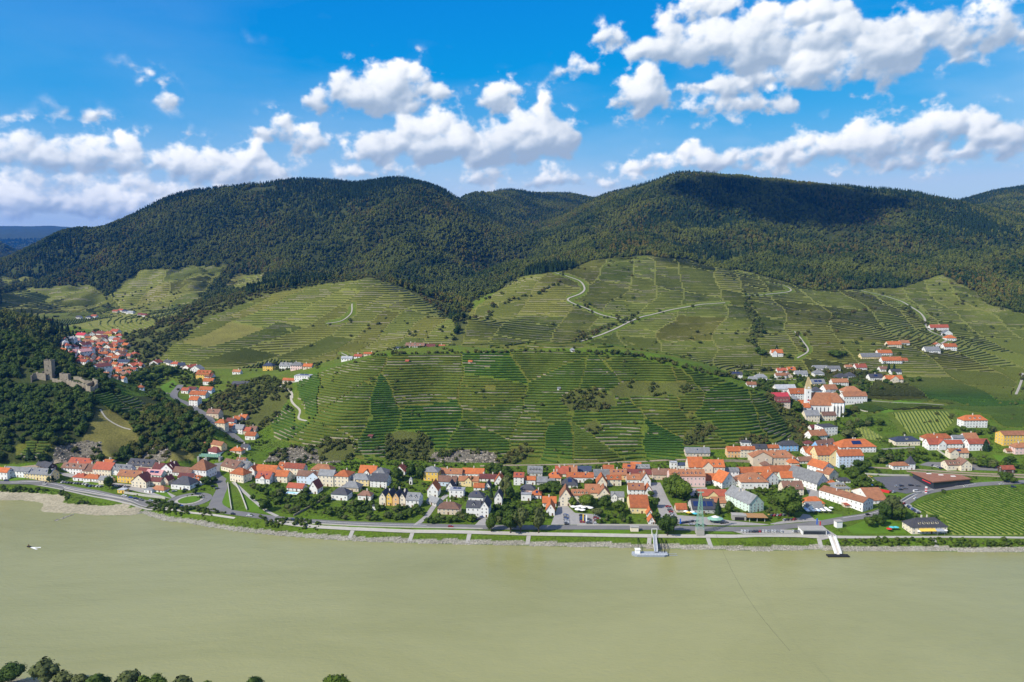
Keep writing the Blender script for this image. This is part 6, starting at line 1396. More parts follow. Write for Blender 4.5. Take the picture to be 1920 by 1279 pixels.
def mast():
    p = ground(1312, 1001); root = new_obj("ferry_mast", None, loc=p); tag(root, "tall green lattice mast of the cable ferry on a concrete block", "mast"); b = MB(); b.box(-3, 3, -2.4, 3, -1, 4.2); b.build("pedestal", M_CONC, root); Hm = 33.0; b = MB()
    def w(z): return 2.5*(1-z/Hm)**.9+.45
    zs = [4.2+(Hm-4.2)*k/11 for k in range(12)]
    for k in range(11):
        A = [Vector((sx*w(zs[k]), sy*w(zs[k])+.3, zs[k])) for sx, sy in ((-1,-1),(1,-1),(1,1),(-1,1))]; B = [Vector((sx*w(zs[k+1]), sy*w(zs[k+1])+.3, zs[k+1])) for sx, sy in ((-1,-1),(1,-1),(1,1),(-1,1))]
        for i in range(4): j = (i+1) % 4; b.bar(A[i], B[i], .15); b.bar(A[i], B[j], .08); b.bar(A[j], B[i], .08); b.bar(B[i], B[j], .08)
    b.build("lattice_tower", M_GREEN, root); b = MB(); b.box(-2.4, 2.4, -.3, .9, Hm, Hm+.4); b.bar((0, .3, Hm), (0, .3, Hm+3), .12); b.build("top_arm", M_GREEN, root)
    top = p+Vector((0, 0, Hm)); e = Vector((128, 340, 42)); b = MB(); n = 16; L = [top.lerp(e, k/n)-Vector((0, 0, 14*math.sin(math.pi*k/n))) for k in range(n+1)]
    for u, v in zip(L[:-1], L[1:]): b.bar(u, v, .05)
    tag(b.build("ferry_cable", M_DARK), "thin dark ferry cable spanning the river from the green mast", "cable")
mast()
def motor_boat():
    p = Vector(PZ(54, 1026, 0)); root = new_obj("motor_boat", None, loc=p, rz=R(165)); tag(root, "tiny dark motor boat with rider on the river at far left", "boat"); b = MB(); H = [(-1.7, -.7), (1.0, -.8), (2.0, 0), (1.0, .8), (-1.7, .7)]; T = [(x, y, .75) for x, y in H]; U = [(x*.8, y*.6, -.2) for x, y in H]; b.poly(T); b.poly(U[::-1])
    for i in range(5): j = (i+1) % 5; b.poly([U[i], U[j], T[j], T[i]])
    b.build("hull", M_DARK, root); b = MB(); b.box(-.3, .3, -.3, .3, .75, 1.9); b.box(-.16, .16, -.16, .16, 1.9, 2.3); b.build("rider", M_DOOR, root); b = MB()
    for sy in (-1, 1): b.poly([(-1.6, sy*.4, .04), (-9, sy*2.4, .03), (-10, sy*1.2, .03), (-2, sy*.1, .04)])
    b.poly([(-1.7, -.5, .05), (-6, -.6, .05), (-6, .6, .05), (-1.7, .5, .05)]); b.build("wake", M_WHITE, root)
motor_boat()
pts = [PZ(x, y, 0) for x, y in ((138,965),(128,968),(118,972),(108,975),(104,977))]; gp = []
for a, c in zip(pts[:-1], pts[1:]):
    for k in range(14): t = random.random(); gp.append((a[0]+(c[0]-a[0])*t+random.uniform(-.8, .8), a[1]+(c[1]-a[1])*t+random.uniform(-.8, .8), random.uniform(-.2, .35)))
gp = np.array(gp); scatter("stone_groyne", "rocks", gp, .8+.9*np.random.rand(len(gp)), .8+.8*np.random.rand(len(gp)), np.random.randint(0, 4, len(gp)), "low stone groyne running out from the sandy spit", "groyne")
# --- walls and fences
def long_wall(label, pts, h, th, mat, name="boundary_wall", y0=0, base=1.0):
    P = [ground(x, y, y0) for x, y in pts]; L = smooth_line([(p.x, p.y) for p in P], 4.0); t = np.gradient(L, axis=0); t /= np.linalg.norm(t, axis=1)[:, None]; n = np.stack([-t[:, 1], t[:, 0]], 1)*th/2; z = height(L[:, 0], L[:, 1])
    V = np.concatenate([np.stack([np.column_stack([L+s*n, z+dz]) for s, dz in ((1, -base), (1, h), (-1, h), (-1, -base))], 1)]).reshape(-1, 3); Q = []
    for i in range(len(L)-1):
        for k in range(3): Q.append((i*4+k, i*4+k+1, i*4+5+k, i*4+4+k))
    e = (len(L)-1)*4; Q += [(0, 1, 2, 3), (e, e+1, e+2, e+3)]
    tag(new_obj(name, np_mesh(name, V, quads=Q, mats=[mat])), label, "wall")
M_RWALL = tmat("pale_render_wall", (.44,.42,.37), 0.15, 0.3)
long_wall("long pale wall between the river road and the cream gabled house", [(233,925.5),(265,930),(300,934.5),(310,936)], 2.0, .5, M_RWALL)
long_wall("pale parapet on the river side of the road left of the footbridge", [(120,915),(180,927),(250,942),(320,954)], .7, .4, M_RWALL)
long_wall("pale parapet on the river side of the road past the orchards", [(520,977),(600,983),(700,987.5),(800,990),(905,992)], .8, .4, M_RWALL)
long_wall("pale garden wall along the road below the park", [(1082,985.5),(1160,985.5),(1238,986)], 1.2, .4, M_RWALL)
long_wall("stone wall climbing through the orchard to the charcoal-roofed villa", [(551,968),(575,955),(598,942),(613,932)], 1.6, .5, M_STONE)
long_wall("left stone wall of the stream channel beside the roundabout", [(427,907),(430,930),(434,957)], 1.6, .6, M_RWALL); long_wall("right stone wall of the stream channel beside the footpath", [(440,905),(451,925),(463,957)], 1.6, .6, M_RWALL)
long_wall("white wall along the upper edge of the supermarket car park", [(1622,890),(1660,892),(1705,893)], 1.6, .4, M_RWALL); long_wall("white wall along the left edge of the supermarket car park", [(1622,890),(1640,906),(1652,916)], 1.6, .4, M_RWALL)
long_wall("white kerb wall at the car park corner of the main road", [(1690,940),(1708,930),(1728,924)], 1.4, .4, M_RWALL); long_wall("pale terrace wall above the station gardens", [(1652,844),(1680,842),(1715,840)], 1.4, .5, M_RWALL)
long_wall("sloping garden wall above the railway station", [(1748,838),(1765,850),(1778,858)], 1.6, .5, M_RWALL); long_wall("stone wall at the vineyard foot behind the manor", [(1330,868),(1370,866),(1412,868)], 2.4, .5, M_STONE); long_wall("low wall along the walled vineyard", [(1600,742),(1615,770),(1640,772)], 1.0, .4, M_RWALL)
for a, mat, lab in (((1644,912), M_BLUE, "blue advertising hoarding beside the winery hall"), ((1657,923), M_RED, "red advertising hoarding beside the winery hall")):
    p = ground(*a); b = MB(); b.box(-4.5, 4.5, -.1, .1, -.3, 2.4); tag(b.build("hoarding", mat, None, p, R(-38)), lab, "hoarding")
p = ground(1736, 925); root = new_obj("sign_pillar", None, loc=p); tag(root, "tall red and white sign pillar at the supermarket entrance", "sign"); b = MB(); b.box(-.9, .9, -.3, .3, -.5, 6.2); b.build("pillar", M_WHITE, root)
for z in (1.2, 3.4): b = MB(); b.box(-.92, .92, -.34, .34, z, z+1.3); b.build("red_panel", M_RED, root)
for px, py, mat, h, lab in ((1530,990,M_BLUE,8,"tall blue banner flag by the ferry office"),(1536,991,M_RED,6,"red and white banner flag by the ferry office"),(1274,988,M_BLUE,7,"blue banner flag beside the big riverside tree"),(1092,984,M_YEL,9,"yellow banner flag in the hotel car park"),(1098,985,M_WHITE,9,"white banner flag in the hotel car park")):
    p = ground(px, py); root = new_obj("banner_flag", None, loc=p); tag(root, lab, "flag"); b = MB(); b.bar((0, 0, -.5), (0, 0, h), .07); b.build("pole", M_STEEL, root); b = MB(); b.box(.08, 1.1, -.03, .03, h*.35, h-.2); b.build("banner", mat, root)
# --- parasols, awnings
def parasol_mesh(n=8):
    b = MB(); 
    for k in range(n): a, c = 6.2832*k/n, 6.2832*(k+1)/n; b.poly([(math.cos(a), math.sin(a), 0), (math.cos(c), math.sin(c), 0), (0, 0, .42)]); b.poly([(math.cos(c), math.sin(c), 0), (math.cos(a), math.sin(a), 0), (math.cos(a), math.sin(a), -.1), (math.cos(c), math.sin(c), -.1)])
    return b
PARA = {k: parasol_mesh().mesh("parasol_canopy", [m]) for k, m in (('w', M_WHITE), ('y', M_YEL), ('b', tmat("pale_blue_cloth", (.45,.58,.80), .08)), ('r', M_RED), ('t', tmat("teal_cloth", (.08,.42,.48), .08)))}
bm = MB(); bm.bar((0, 0, -2.6), (0, 0, .4), .05); POLE = bm.mesh("pole", [M_STEEL])
def parasol(px, py, k, r, lab, grp):
    p = ground(px, py); root = new_obj("parasol", None, loc=p); tag(root, lab, "parasol", grp); o = new_obj("canopy", PARA[k], root, (0, 0, 2.5)); o.scale = (r, r, r*.8); new_obj("pole", POLE, root, (0, 0, 2.5))
for i, (x, y) in enumerate(((1075,955),(1084,955),(1089,954),(1094,956),(1101,954),(1083,960),(1092,961),(1107,957))): parasol(x, y, 'w', 2.6, "white parasol on the hotel terrace under the trees", "white hotel terrace parasols")
for i in range(16): parasol(1508+i*3.3+random.uniform(-1, 1), 957+(i % 3)*2.6, 'bbwwwwww'[i % 8], 1.9, "%s parasol outside the grey-roofed pavilion" % ('pale blue' if i % 8 < 2 else 'white'), "pavilion garden parasols, "+('blue' if i % 8 < 2 else 'white'))
for i in range(9): parasol(1716+i*7, 1000+(i % 2)*1.5, 'w', 1.8, "white parasol on the riverside inn terrace", "riverside inn parasols")
for x, y, k, c in ((1672,994,'t','teal'),(1680,994,'t','teal'),(1667,997,'r','red'),(1291,966,'y','yellow'),(1298,965,'w','white'),(1303,968,'t','teal'),(1286,964,'w','white')):
    parasol(x, y, k, 2.2, "%s parasol %s" % (c, "in the garden left of the riverside inn" if x > 1600 else "outside the dark-roofed solar restaurant"), "parasols, %s, %s" % (c, 'inn' if x > 1600 else 'restaurant'))
def awning(px, py, w, dz, mat, lab, rz):
    p = ground(px, py); root = new_obj("awning", None, loc=p, rz=R(rz)); tag(root, lab, "awning"); b = MB(); b.slab([(-w/2, -3.2, dz-1.0), (w/2, -3.2, dz-1.0), (w/2, .2, dz), (-w/2, .2, dz)], .15); b.build("cloth", mat, root)
    for x in (-w/2+.3, w/2-.3): b = MB(); b.bar((x, -3.1, -.5), (x, -3.1, dz-1.0), .06); b.build("post", M_STEEL, root)
awning(1738, 1001.5, 13.5, 4.4, M_YEL, "long yellow awning on the riverside inn", 2); awning(1760, 1001.5, 6.5, 4.3, M_STEEL, "grey awning right of the yellow one on the inn", 2)
def carousel():
    p = ground(1341, 979); root = new_obj("petrol_kiosk", None, loc=p); tag(root, "round pale green pavilion roof with skylights in the riverside car park", "pavilion"); n = 12; b = MB()
    for k in range(n):
        a, c = 6.2832*k/n, 6.2832*(k+1)/n; A = lambda t, r, z: (r*math.cos(t), r*.8*math.sin(t), z); b.poly([A(a, 6.5, 3.2), A(c, 6.5, 3.2), A(c, 3.2, 4.4), A(a, 3.2, 4.4)]); b.poly([A(a, 3.2, 4.4), A(c, 3.2, 4.4), (0, 0, 5.6)], 1); b.poly([A(c, 6.5, 3.2), A(a, 6.5, 3.2), A(a, 6.5, 2.8), A(c, 6.5, 2.8)])
    b.build("roof", [M_GREEN, M_FRAME], root)
    for k in range(6): t = 1.047*k; b = MB(); b.bar((5.4*math.cos(t), 4.3*math.sin(t), -.5), (5.4*math.cos(t), 4.3*math.sin(t), 3.3), .12); b.build("post", M_GREEN, root)
carousel()
# --- vineyard plots on the flat: every row of vines its own piece
M_VSOIL = tmat('vineyard_grass_floor', (.21,.24,.05), .2, .4, 3.0, rough=.95)
def row_field(name, label, poly, ang, gap, hw, hh, col, seed):
    patch('vineyard_floor', poly, M_VSOIL, .07)
    P = np.array([tuple(ground(x, y))[:2] for x, y in poly]); c = P.mean(0); d = np.array([math.cos(R(ang)), math.sin(R(ang))]); nn = np.array([-d[1], d[0]]); root = new_obj(name, None, loc=(c[0], c[1], float(height(c[0], c[1])))); tag(root, label, "vineyard"); q = (P-c) @ nn; rs = np.random.RandomState(seed)
    for t in np.arange(q.min()+gap, q.max(), gap):
        xs = []
        for (a, b_) in zip(P-c, np.roll(P-c, -1, 0)):
            u, v = a @ nn, b_ @ nn
            if (u > t) != (v > t): w = a+(b_-a)*((t-u)/(v-u)); xs.append(w @ d)
        xs.sort()
        for s0, s1 in zip(xs[::2], xs[1::2]):
            if s1-s0 < 4: continue
            k = max(2, int((s1-s0)/2.6)); L = c+nn*t+d*np.linspace(s0+.5, s1-.5, k+1)[:, None]; L = L+nn*(rs.rand(k+1, 1)-.5)*.3; z = height(L[:, 0], L[:, 1]); w = hw*(.75+.5*rs.rand(k+1)); h = hh*(.8+.4*rs.rand(k+1))
            V = np.stack([np.column_stack([L+nn*(w*f)[:, None], z+h*g-.2*(g == 0)]) for f, g in ((1, 0), (.7, 1), (-.7, 1), (-1, 0))], 1).reshape(-1, 3)-np.array(root.location)
            Q = [(i*4+j, i*4+j+1, i*4+5+j, i*4+4+j) for i in range(k) for j in range(3)]+[(0, 1, 2, 3), (k*4, k*4+1, k*4+2, k*4+3)]
            new_obj("vine_row", np_mesh("vine_row", V, quads=Q, mats=[M_VINE], cols=np.repeat((np.array(col)*(.8+.4*rs.rand(len(V), 1))), 1, 0)), root)
row_field("vineyard", "large striped vineyard in the bend of the main road beside the riverside inn", [(1706,951),(1740,939),(1790,924),(1850,914),(1896,914),(1915,926),(1990,960),(1990,1003),(1786,1003),(1772,972),(1735,962)], -77, 4.6, .5, 1.15, (.040,.086,.008), 1)
row_field("vineyard", "striped vineyard above the cream hall with blue-black roof", [(1672,774),(1720,771),(1775,772),(1788,790),(1768,808),(1745,814),(1705,812),(1690,796)], 70, 3.9, .45, 1.3, (.050,.095,.014), 2)
row_field("vineyard", "small pale striped vineyard beside the large white hotel", [(1600,805),(1622,800),(1655,820),(1650,828),(1612,822)], 70, 3.6, .4, 1.2, (.15,.19,.05), 3)
# ------------------------------------------------------------------ trees that stand on their own
def tree(px, py, hpx, wpx, kind, label, group=None, ymin=0, name="tree", p=None, h=None, w=None):
    if p is None: p = ground(px, py, ymin); s = px_size(p); h = hpx*s*1.12; w = wpx*s*1.08
    rnd = random.Random(int(px*31+py*17)); root = new_obj(name, None, loc=p, rz=rnd.uniform(0, 6.28)); tag(root, label, "tree", group); con = kind == 'conifer'; z0 = .03*h if con else (.09 if h > 9 else .08)*h
    o = new_obj("crown", rnd.choice(CROWN[kind]), root, (0, 0, z0)); o.scale = (w*1.12, w*1.12*rnd.uniform(.9, 1.1), h-z0)
    o = new_obj("trunk", rnd.choice(TRUNKS), root); o.scale = (h*.55, h*.55, h*.75)
    return root
for t in """1478 969 54 52 broad|largest round tree, beside the bus stop canopy
1251 1004 40 31 broad|dark round tree on the promenade beside the landing stage
921 997 34 18 broad|slim tree by the river road right of the big white guesthouse
957 999 46 32 broad|left one of the two broad trees at the river road
976 999 50 34 olive|right one of the two broad trees at the river road
1010 999 46 22 olive|tall slender tree by the river road left of the hotel car park
1266 934 46 34 broad|left linden in front of the long pink hotel
1281 940 40 34 bright|right linden in front of the long pink hotel
1254 925 30 20 broad|smaller tree left of the two hotel lindens
1672 972 42 38 olive|large olive green tree where the road bends by the winery
1660 975 34 26 broad|darker tree left of the large olive green tree at the road bend
1684 976 26 24 broad|tree right below the large olive green tree at the road bend
1073 950 18 17 yellow|small yellow-green tree at the hotel corner
1100 952 26 30 bright|wide terrace tree in front of the hotel
1134 956 28 25 broad|dark tree right of the hotel terrace
1161 963 26 26 broad|dark tree in the park left of the barn
1121 969 17 22 olive|yellow-olive tree below the hotel terrace
95 903 25 15 conifer|blue spruce beside the pale yellow grey-roofed house
205 917 25 17 broad|dark tree at the car park below the cliff cottages
316 900 16 10 conifer|dark conifer beside the mint house
366 927 11 11 fruit|small round tree beside the roundabout lawn
386 908 15 20 broad|bushy tree below the pyramid-roofed house
401 905 12 13 broad|round tree in the shadowed court below the pyramid roof
745 902 24 18 broad|left tree of the clump by the wayside chapel
772 898 28 20 broad|middle tree of the clump above the wayside chapel
790 900 27 18 broad|right tree of the clump left of the yellow villa
757 882 18 16 broad|tree behind the steep red roof
742 922 20 17 fruit|leafy tree in front of the white modern house
688 946 17 7 conifer|slim dark cypress beside the small white bungalow
885 911 17 9 conifer|small spruce beside the low orange-roofed house
921 936 22 10 conifer|dark spruce left of the lone charcoal gable
948 932 40 22 olive|tall grey-green tree behind the lone charcoal gable
957 938 26 16 broad|tree right behind the lone charcoal gable
1028 908 15 6 conifer|slim spruce among the garden trees left of the hotel
1043 925 20 22 broad|wide garden tree left of the hotel
1106 912 14 22 broad|tree in the hotel back garden
1346 965 28 13 conifer|blue-green spruce beside the dark solar restaurant
1367 962 22 18 broad|tree left of the large white and mint house
1848 845 19 17 conifer|blue spruce beside the bright red roof
1666 698 15 8 conifer|left one of two dark conifers in the upper row
1676 700 16 9 conifer|right one of two dark conifers in the upper row
1431 667 12 16 broad|copper beech left of the lone white villa
1421 664 14 12 broad|tree left of the copper beech
1456 661 12 9 conifer|dark conifer behind the lone white villa
1478 672 9 12 fruit|round bush right of the lone white villa
1566 670 14 22 broad|dark clump on the slope above the upper row
1584 668 10 12 fruit|small tree right of the dark slope clump
1494 770 18 20 yellow|bright round tree in the churchyard left of the tower
1529 833 16 22 yellow|bright tree below the wood edge by the blue house
1590 822 16 26 olive|olive tree beside the modern white building
1597 862 14 16 broad|dark round tree beside the blue apartment block, right
1563 870 13 15 broad|dark round tree between the two apartment blocks
1607 878 17 16 broad|dark tree in front of the blue apartment block
1624 880 17 16 broad|dark tree right of the blue apartment block
1885 903 19 20 broad|large dark tree beside the railway near the goods shed
1900 906 12 14 broad|smaller tree right of the large railway tree
1545 905 10 12 fruit|street tree beside the long white grey-roofed house
1545 928 22 22 broad|dark tree beside the town hall
1462 892 9 12 broad|small dark tree in the lower street
1220 932 12 12 fruit|tree by the lane left of the small orange gable
1228 952 20 16 broad|tree beside the big barn
1229 975 16 16 fruit|small tree beside the tiny orange-roofed house
1649 985 22 22 broad|dark round tree in the meadow left of the inn
1629 988 20 18 fruit|lighter tree in the meadow left of the dark round one
1750 975 10 14 fruit|round bush behind the riverside inn
475 940 14 10 fruit|small tree on the channel lawn beside the footpath
497 958 22 22 broad|dark bushy tree at the footpath's lower bend
586 955 22 18 broad|dark tree beside the orchard wall
575 926 12 13 broad|dark round bush by the swimming pool
1166 978 16 14 broad|dark park tree near the road
1316 935 10 40 yellow|clipped hedge-like tree row above the pale yellow hall""".split('\n'):
    a, lab = t.split('|'); a = a.split(); tree(*map(float, a[:4]), a[4], lab)
NTREE = 0
def orchard(poly, n, sizes, kinds, label, seed, ymin=0, sq=1.0):
    global NTREE
    rnd = random.Random(seed); xs = [p[0] for p in poly]; ys = [p[1] for p in poly]; k = 0; done = []; made = []; tries = 0
    while k < n and tries < n*60:
        tries += 1; x, y = rnd.uniform(min(xs), max(xs)), rnd.uniform(min(ys), max(ys))
        if not inside(np.array([x]), np.array([y]), poly)[0] or any(abs(x-u) < sizes[0]*.45 and abs(y-v) < sizes[0]*.25 for u, v in done): continue
        p = ground(x, y, ymin)
        if any((Vector((p.x-h[0].location.x, p.y-h[0].location.y))).length < max(h[2], h[3])*.62+1 for h in HOUSES): continue
        hp = rnd.uniform(*sizes); kd = rnd.choice(kinds); made.append((x, y, kd, tree(x, y, hp, hp*rnd.uniform(.85, 1.25)*sq, kd, label, label, ymin))); done.append((x, y)); k += 1; NTREE += 1
    made.sort(key=lambda t: t[1]); nb = 1 if len(made) < 12 else 2 if len(made) < 30 else 3
    for j in range(nb):
        row = sorted(made[j*len(made)//nb:(j+1)*len(made)//nb], key=lambda t: t[0])
        for i, t in enumerate(row): t[3]["label"] = "%s tree, %s from left%s of %s" % ({'fruit': 'dark green', 'broad': 'dark green', 'yellow': 'light green', 'olive': 'grey-green'}[t[2]], ORD[i], ('', ' in %s part' % (('upper', 'lower') if nb == 2 else ('upper', 'middle', 'lower'))[min(j, nb-1)])[nb > 1], label); t[3]["group"] = label
ORD = "first second third fourth fifth sixth seventh eighth ninth tenth eleventh twelfth thirteenth fourteenth fifteenth sixteenth seventeenth eighteenth nineteenth twentieth".split()
FR = ['fruit', 'fruit', 'yellow', 'fruit', 'olive']
orchard([(470,914),(535,922),(605,935),(620,942),(585,960),(548,966),(505,950)], 34, (7, 13), FR, "orchard below swimming pool", 1)
orchard([(655,945),(700,942),(735,952),(790,958),(800,966),(770,980),(620,975),(600,962)], 52, (7, 14), FR, "orchard below terraced row", 2)
orchard([(805,968),(870,970),(892,975),(886,984),(795,983)], 20, (7, 12), FR, "garden below beige semi-detached house", 3)
orchard([(925,955),(1015,952),(1022,968),(1035,984),(930,984)], 28, (8, 15), FR, "garden between guesthouse and hotel", 4)
orchard([(1100,968),(1175,968),(1212,980),(1200,984),(1100,984)], 14, (6, 11), FR, "park below big barn", 5)
orchard([(1385,920),(1480,922),(1465,945),(1440,958),(1425,925)], 14, (7, 12), FR, "garden left of largest round tree", 6)
orchard([(1578,880),(1612,880),(1640,902),(1662,925),(1610,915)], 20, (9, 15), ['broad', 'fruit'], "thicket left of supermarket car park", 7)
orchard([(1620,850),(1670,850),(1770,852),(1790,862),(1765,868),(1640,870)], 24, (8, 13), FR, "garden slope above railway", 8)
orchard([(1815,862),(1880,866),(1910,866),(1910,880),(1830,878)], 16, (8, 14), FR, "gardens behind railway station", 9)
orchard([(905,878),(955,874),(962,900),(945,915)], 10, (10, 18), ['broad', 'fruit'], "clump behind dark red row house", 10)
orchard([(1600,700),(1650,698),(1735,715),(1720,738),(1620,735),(1600,720)], 16, (6, 11), FR, "gardens beside winery court", 11, 950)
orchard([(1575,795),(1640,788),(1660,800),(1630,806),(1590,806)], 8, (9, 14), ['broad', 'olive'], "slope garden below church", 12, 850)
orchard([(245,705),(300,695),(330,700),(320,712),(260,722)], 14, (11, 18), ['broad'], "park below valley village", 13, 950)
orchard([(1010,912),(1048,908),(1045,925),(1008,930)], 7, (10, 16), ['broad', 'fruit'], "garden above L-shaped house", 14)
orchard([(1795,808),(1850,806),(1880,815),(1870,826),(1820,818)], 8, (7, 11), FR, "garden below large white villa", 15)
# treetops on the near bank, at the lower edge of the picture
for px, top, wp, kind, lab in ((18,1243,46,'broad','dark tree on the near bank at the bottom left corner'),(84,1233,48,'olive','tallest near-bank tree, second from the left'),(118,1257,34,'olive','grey-green bush right of the tallest near-bank tree'),(150,1261,30,'olive','low grey-green near-bank tree left of the dark pointed one'),(182,1262,38,'broad','dark near-bank treetop right of the grey-green pair'),
        (236,1255,44,'olive','sparse grey-green near-bank tree in the middle of the row'),(268,1264,30,'yellow','yellow-green near-bank treetop beside a dark round one'),(294,1263,34,'broad','dark round near-bank treetop'),(338,1267,40,'olive','low grey-green near-bank treetop at the right of the row'),(392,1275,22,'broad','barely visible near-bank treetop'),(474,1270,38,'broad','lone dark near-bank treetop'),(630,1262,44,'bright','lone bright near-bank treetop farthest right')):
    dx, dy, dz = raydir(px, top); Y = float(near_bank((px-CX)/F*380))-7; t = Y/dy; x = dx*t; zt = HC+dz*t; z = float(height(x, Y)); tree(px, top, 0, 0, kind, lab, "treetops on the near bank", p=Vector((x, Y, z)), h=max(4, zt-z), w=wp*.29)
# hedges and shrubs that fill the gardens
m = (KIND == KIN['grass']) & (DB > 34) & (YY < 840) & VIS; x, y, z = sample(m, 4.6, 31); kp = fbm(x, y, 22, 3, 62) > .47; x, y, z = x[kp], y[kp], z[kp]
hx = np.array([h[0].location.x for h in HOUSES]); hy = np.array([h[0].location.y for h in HOUSES]); hr = np.array([max(h[2], h[3])*.55+.5 for h in HOUSES])
ok = (np.hypot(x[:, None]-hx, y[:, None]-hy) > hr).all(1)
ROADS = [o for o in COL.objects if o.name.split('.')[0] in ('river_road', 'side_road', 'valley_road', 'footpath', 'promenade', 'lane', 'paved_ground', 'car_park', 'railway_track', 'lawn', 'roundabout_road')]
RP = np.concatenate([np.array([v.co[:2] for v in o.data.vertices]) for o in ROADS])
cell = set(map(tuple, np.floor(RP/2.6).astype(int)))
def free(px_, py_):
    q = np.floor(np.stack([px_, py_], 1)/2.6).astype(int); return np.array([not any((a+i, b_+j) in cell for i in (-1, 0, 1) for j in (-1, 0, 1)) for a, b_ in q])
ok &= free(x, y)
fld = ~inside(CX+F*x/(y*CP-(z-HC)*SP), CY-F*(y*SP+(z-HC)*CP)/(y*CP-(z-HC)*SP), [(1700,955),(1740,935),(1850,912),(1930,912),(2000,950),(2000,1006),(1780,1006)]); ok &= fld
x, y, z = x[ok], y[ok], z[ok]; n = len(x); r = np.random.rand(n); print("shrubs", n, "trees", NTREE)
scatter("garden_shrubs", "bank", np.stack([x, y, z-.3], 1), 1.6+2.6*r**2, 1.3+2.4*r**2, np.random.randint(0, 4, n), "shrubs and hedges filling the town gardens", "shrubs")
x, y, z = sample((DB > 5) & (DB < 24) & VIS & (KIND == KIN['grass']), 1.5, 17); ok = free(x, y); x, y, z = x[ok], y[ok], z[ok]; n = len(x); r = np.random.rand(n)
scatter("bank_grass", "bank", np.stack([x, y, z-.15], 1), .6+.8*r, .3+.4*r, np.where(np.random.rand(n) < .7, 3, 0), "rough tufted grass on the embankment slope", "grass")
m = (KIND == KIN['grass']) & (DB > 24) & (YY < 980) & VIS; x, y, z = sample(m, 2.1, 33); ok = free(x, y) & (fbm(x, y, 9, 3, 63) > .42); x, y, z = x[ok], y[ok], z[ok]; n = len(x)
scatter("garden_grass", "bank", np.stack([x, y, z-.1], 1), .7+.8*np.random.rand(n), .25+.45*np.random.rand(n), np.where(np.random.rand(n) < .75, 3, 0), "uneven tufted meadow grass between the houses", "grass")
m = (((KIND == KIN['meadow']) & (YY > 985) & (YY < 1330)) | ((KIND == KIN['grass']) & (YY > 840) & (YY < 1000))) & VIS & (np.abs(PXV-960) < 1000)
x, y, z = sample(m, 6.2, 35); qx, qy = CX+F*x/(y*CP-(z-HC)*SP), CY-F*(y*SP+(z-HC)*CP)/(y*CP-(z-HC)*SP)
ok = inside(qx, qy, [(1390,700),(1450,684),(1640,660),(1720,690),(1735,735),(1640,742),(1600,790),(1640,830),(1480,850),(1420,740)]) | inside(qx, qy, [(90,660),(130,625),(240,620),(270,680),(350,680),(420,720),(470,790),(470,840),(420,830),(330,745),(250,735),(180,700)]) | inside(qx, qy, [(1640,800),(1700,815),(1900,800),(1920,870),(1640,850)])
ok &= (np.hypot(x[:, None]-hx, y[:, None]-hy) > hr).all(1) & free(x, y) & (fbm(x, y, 30, 3, 64) > .40); x, y, z = x[ok], y[ok], z[ok]; n = len(x); r = np.random.rand(n); print("upper", n)
scatter("garden_thickets", "thicket", np.stack([x, y, z-.3], 1), 3.2+4.5*r**2, 2.8+4.8*r**2, np.random.randint(0, 5, n), "leafy thickets between the upper houses and in the side valley", "thickets")
# ------------------------------------------------------------------ cars
def paint_fn(T, b):
    b.inputs['Metallic'].default_value = .2; return T.add('ShaderNodeObjectInfo').outputs['Color']
M_CARP = material("car_paint", paint_fn, rough=0.25, spec=0.6); M_TYRE = material("tyre", lambda T, b: (.02, .02, .02), rough=0.8)
def car_mesh(name, L=4.4, Wd=1.8, van=False):
    b = MB(); w = Wd/2; h1 = .95 if not van else 1.2; h2 = 1.48 if not van else 2.1; S = [(-L/2, .35, h1*.9), (-L/2+.1, .3, h1), (L/2-.15, .3, h1*.78), (L/2, .35, h1*.6)]
    prof = [(-L/2, .35), (-L/2+.05, h1), (L*.16 if not van else L*.36, h1), (L/2-.12, h1*.78), (L/2, .38)]
    for sy in (-1, 1): b.poly([(x, sy*w, z) for x, z in prof][::sy])
    for (x0, z0), (x1, z1) in zip(prof, prof[1:]+prof[:1]): b.poly([(x0, -w, z0), (x0, w, z0), (x1, w, z1), (x1, -w, z1)])
    c = [(-L/2+.1, h1), (-L/2+.55 if not van else -L/2+.15, h2), (L*.06 if not van else L*.24, h2), (L*.2 if not van else L*.36, h1)]; k = w*.84
    for sy in (-1, 1): b.poly([(c[0][0], sy*w*.97, h1+.01), (c[1][0], sy*k, h2), (c[2][0], sy*k, h2), (c[3][0], sy*w*.97, h1+.01)][::-sy], 1)
    b.poly([(c[0][0], -w*.97, h1+.01), (c[0][0], w*.97, h1+.01), (c[1][0], k, h2), (c[1][0], -k, h2)], 1 if not van else 0); b.poly([(c[3][0], -w*.97, h1+.01), (c[3][0], w*.97, h1+.01), (c[2][0], k, h2), (c[2][0], -k, h2)], 1); b.poly([(c[1][0], -k, h2), (c[1][0], k, h2), (c[2][0], k, h2), (c[2][0], -k, h2)], 0)
    for x in (-L*.31, L*.31):
        for sy in (-1, 1):
            n = 8; A = [(x+.33*math.cos(6.2832*i/n), sy*(w+.02), .33+.33*math.sin(6.2832*i/n)) for i in range(n)]; B = [(p, sy*(w-.22), q) for p, _, q in A]; b.poly(A[::-sy], 2)
            for i in range(n): b.poly([A[i], A[(i+1) % n], B[(i+1) % n], B[i]], 2)
    return b.mesh(name, [M_CARP, M_GLASS, M_TYRE])
CARS = [car_mesh("car"), car_mesh("car_long", 4.8, 1.85), car_mesh("car_short", 3.8, 1.7)]; VAN = car_mesh("van", 5.6, 2.0, True)
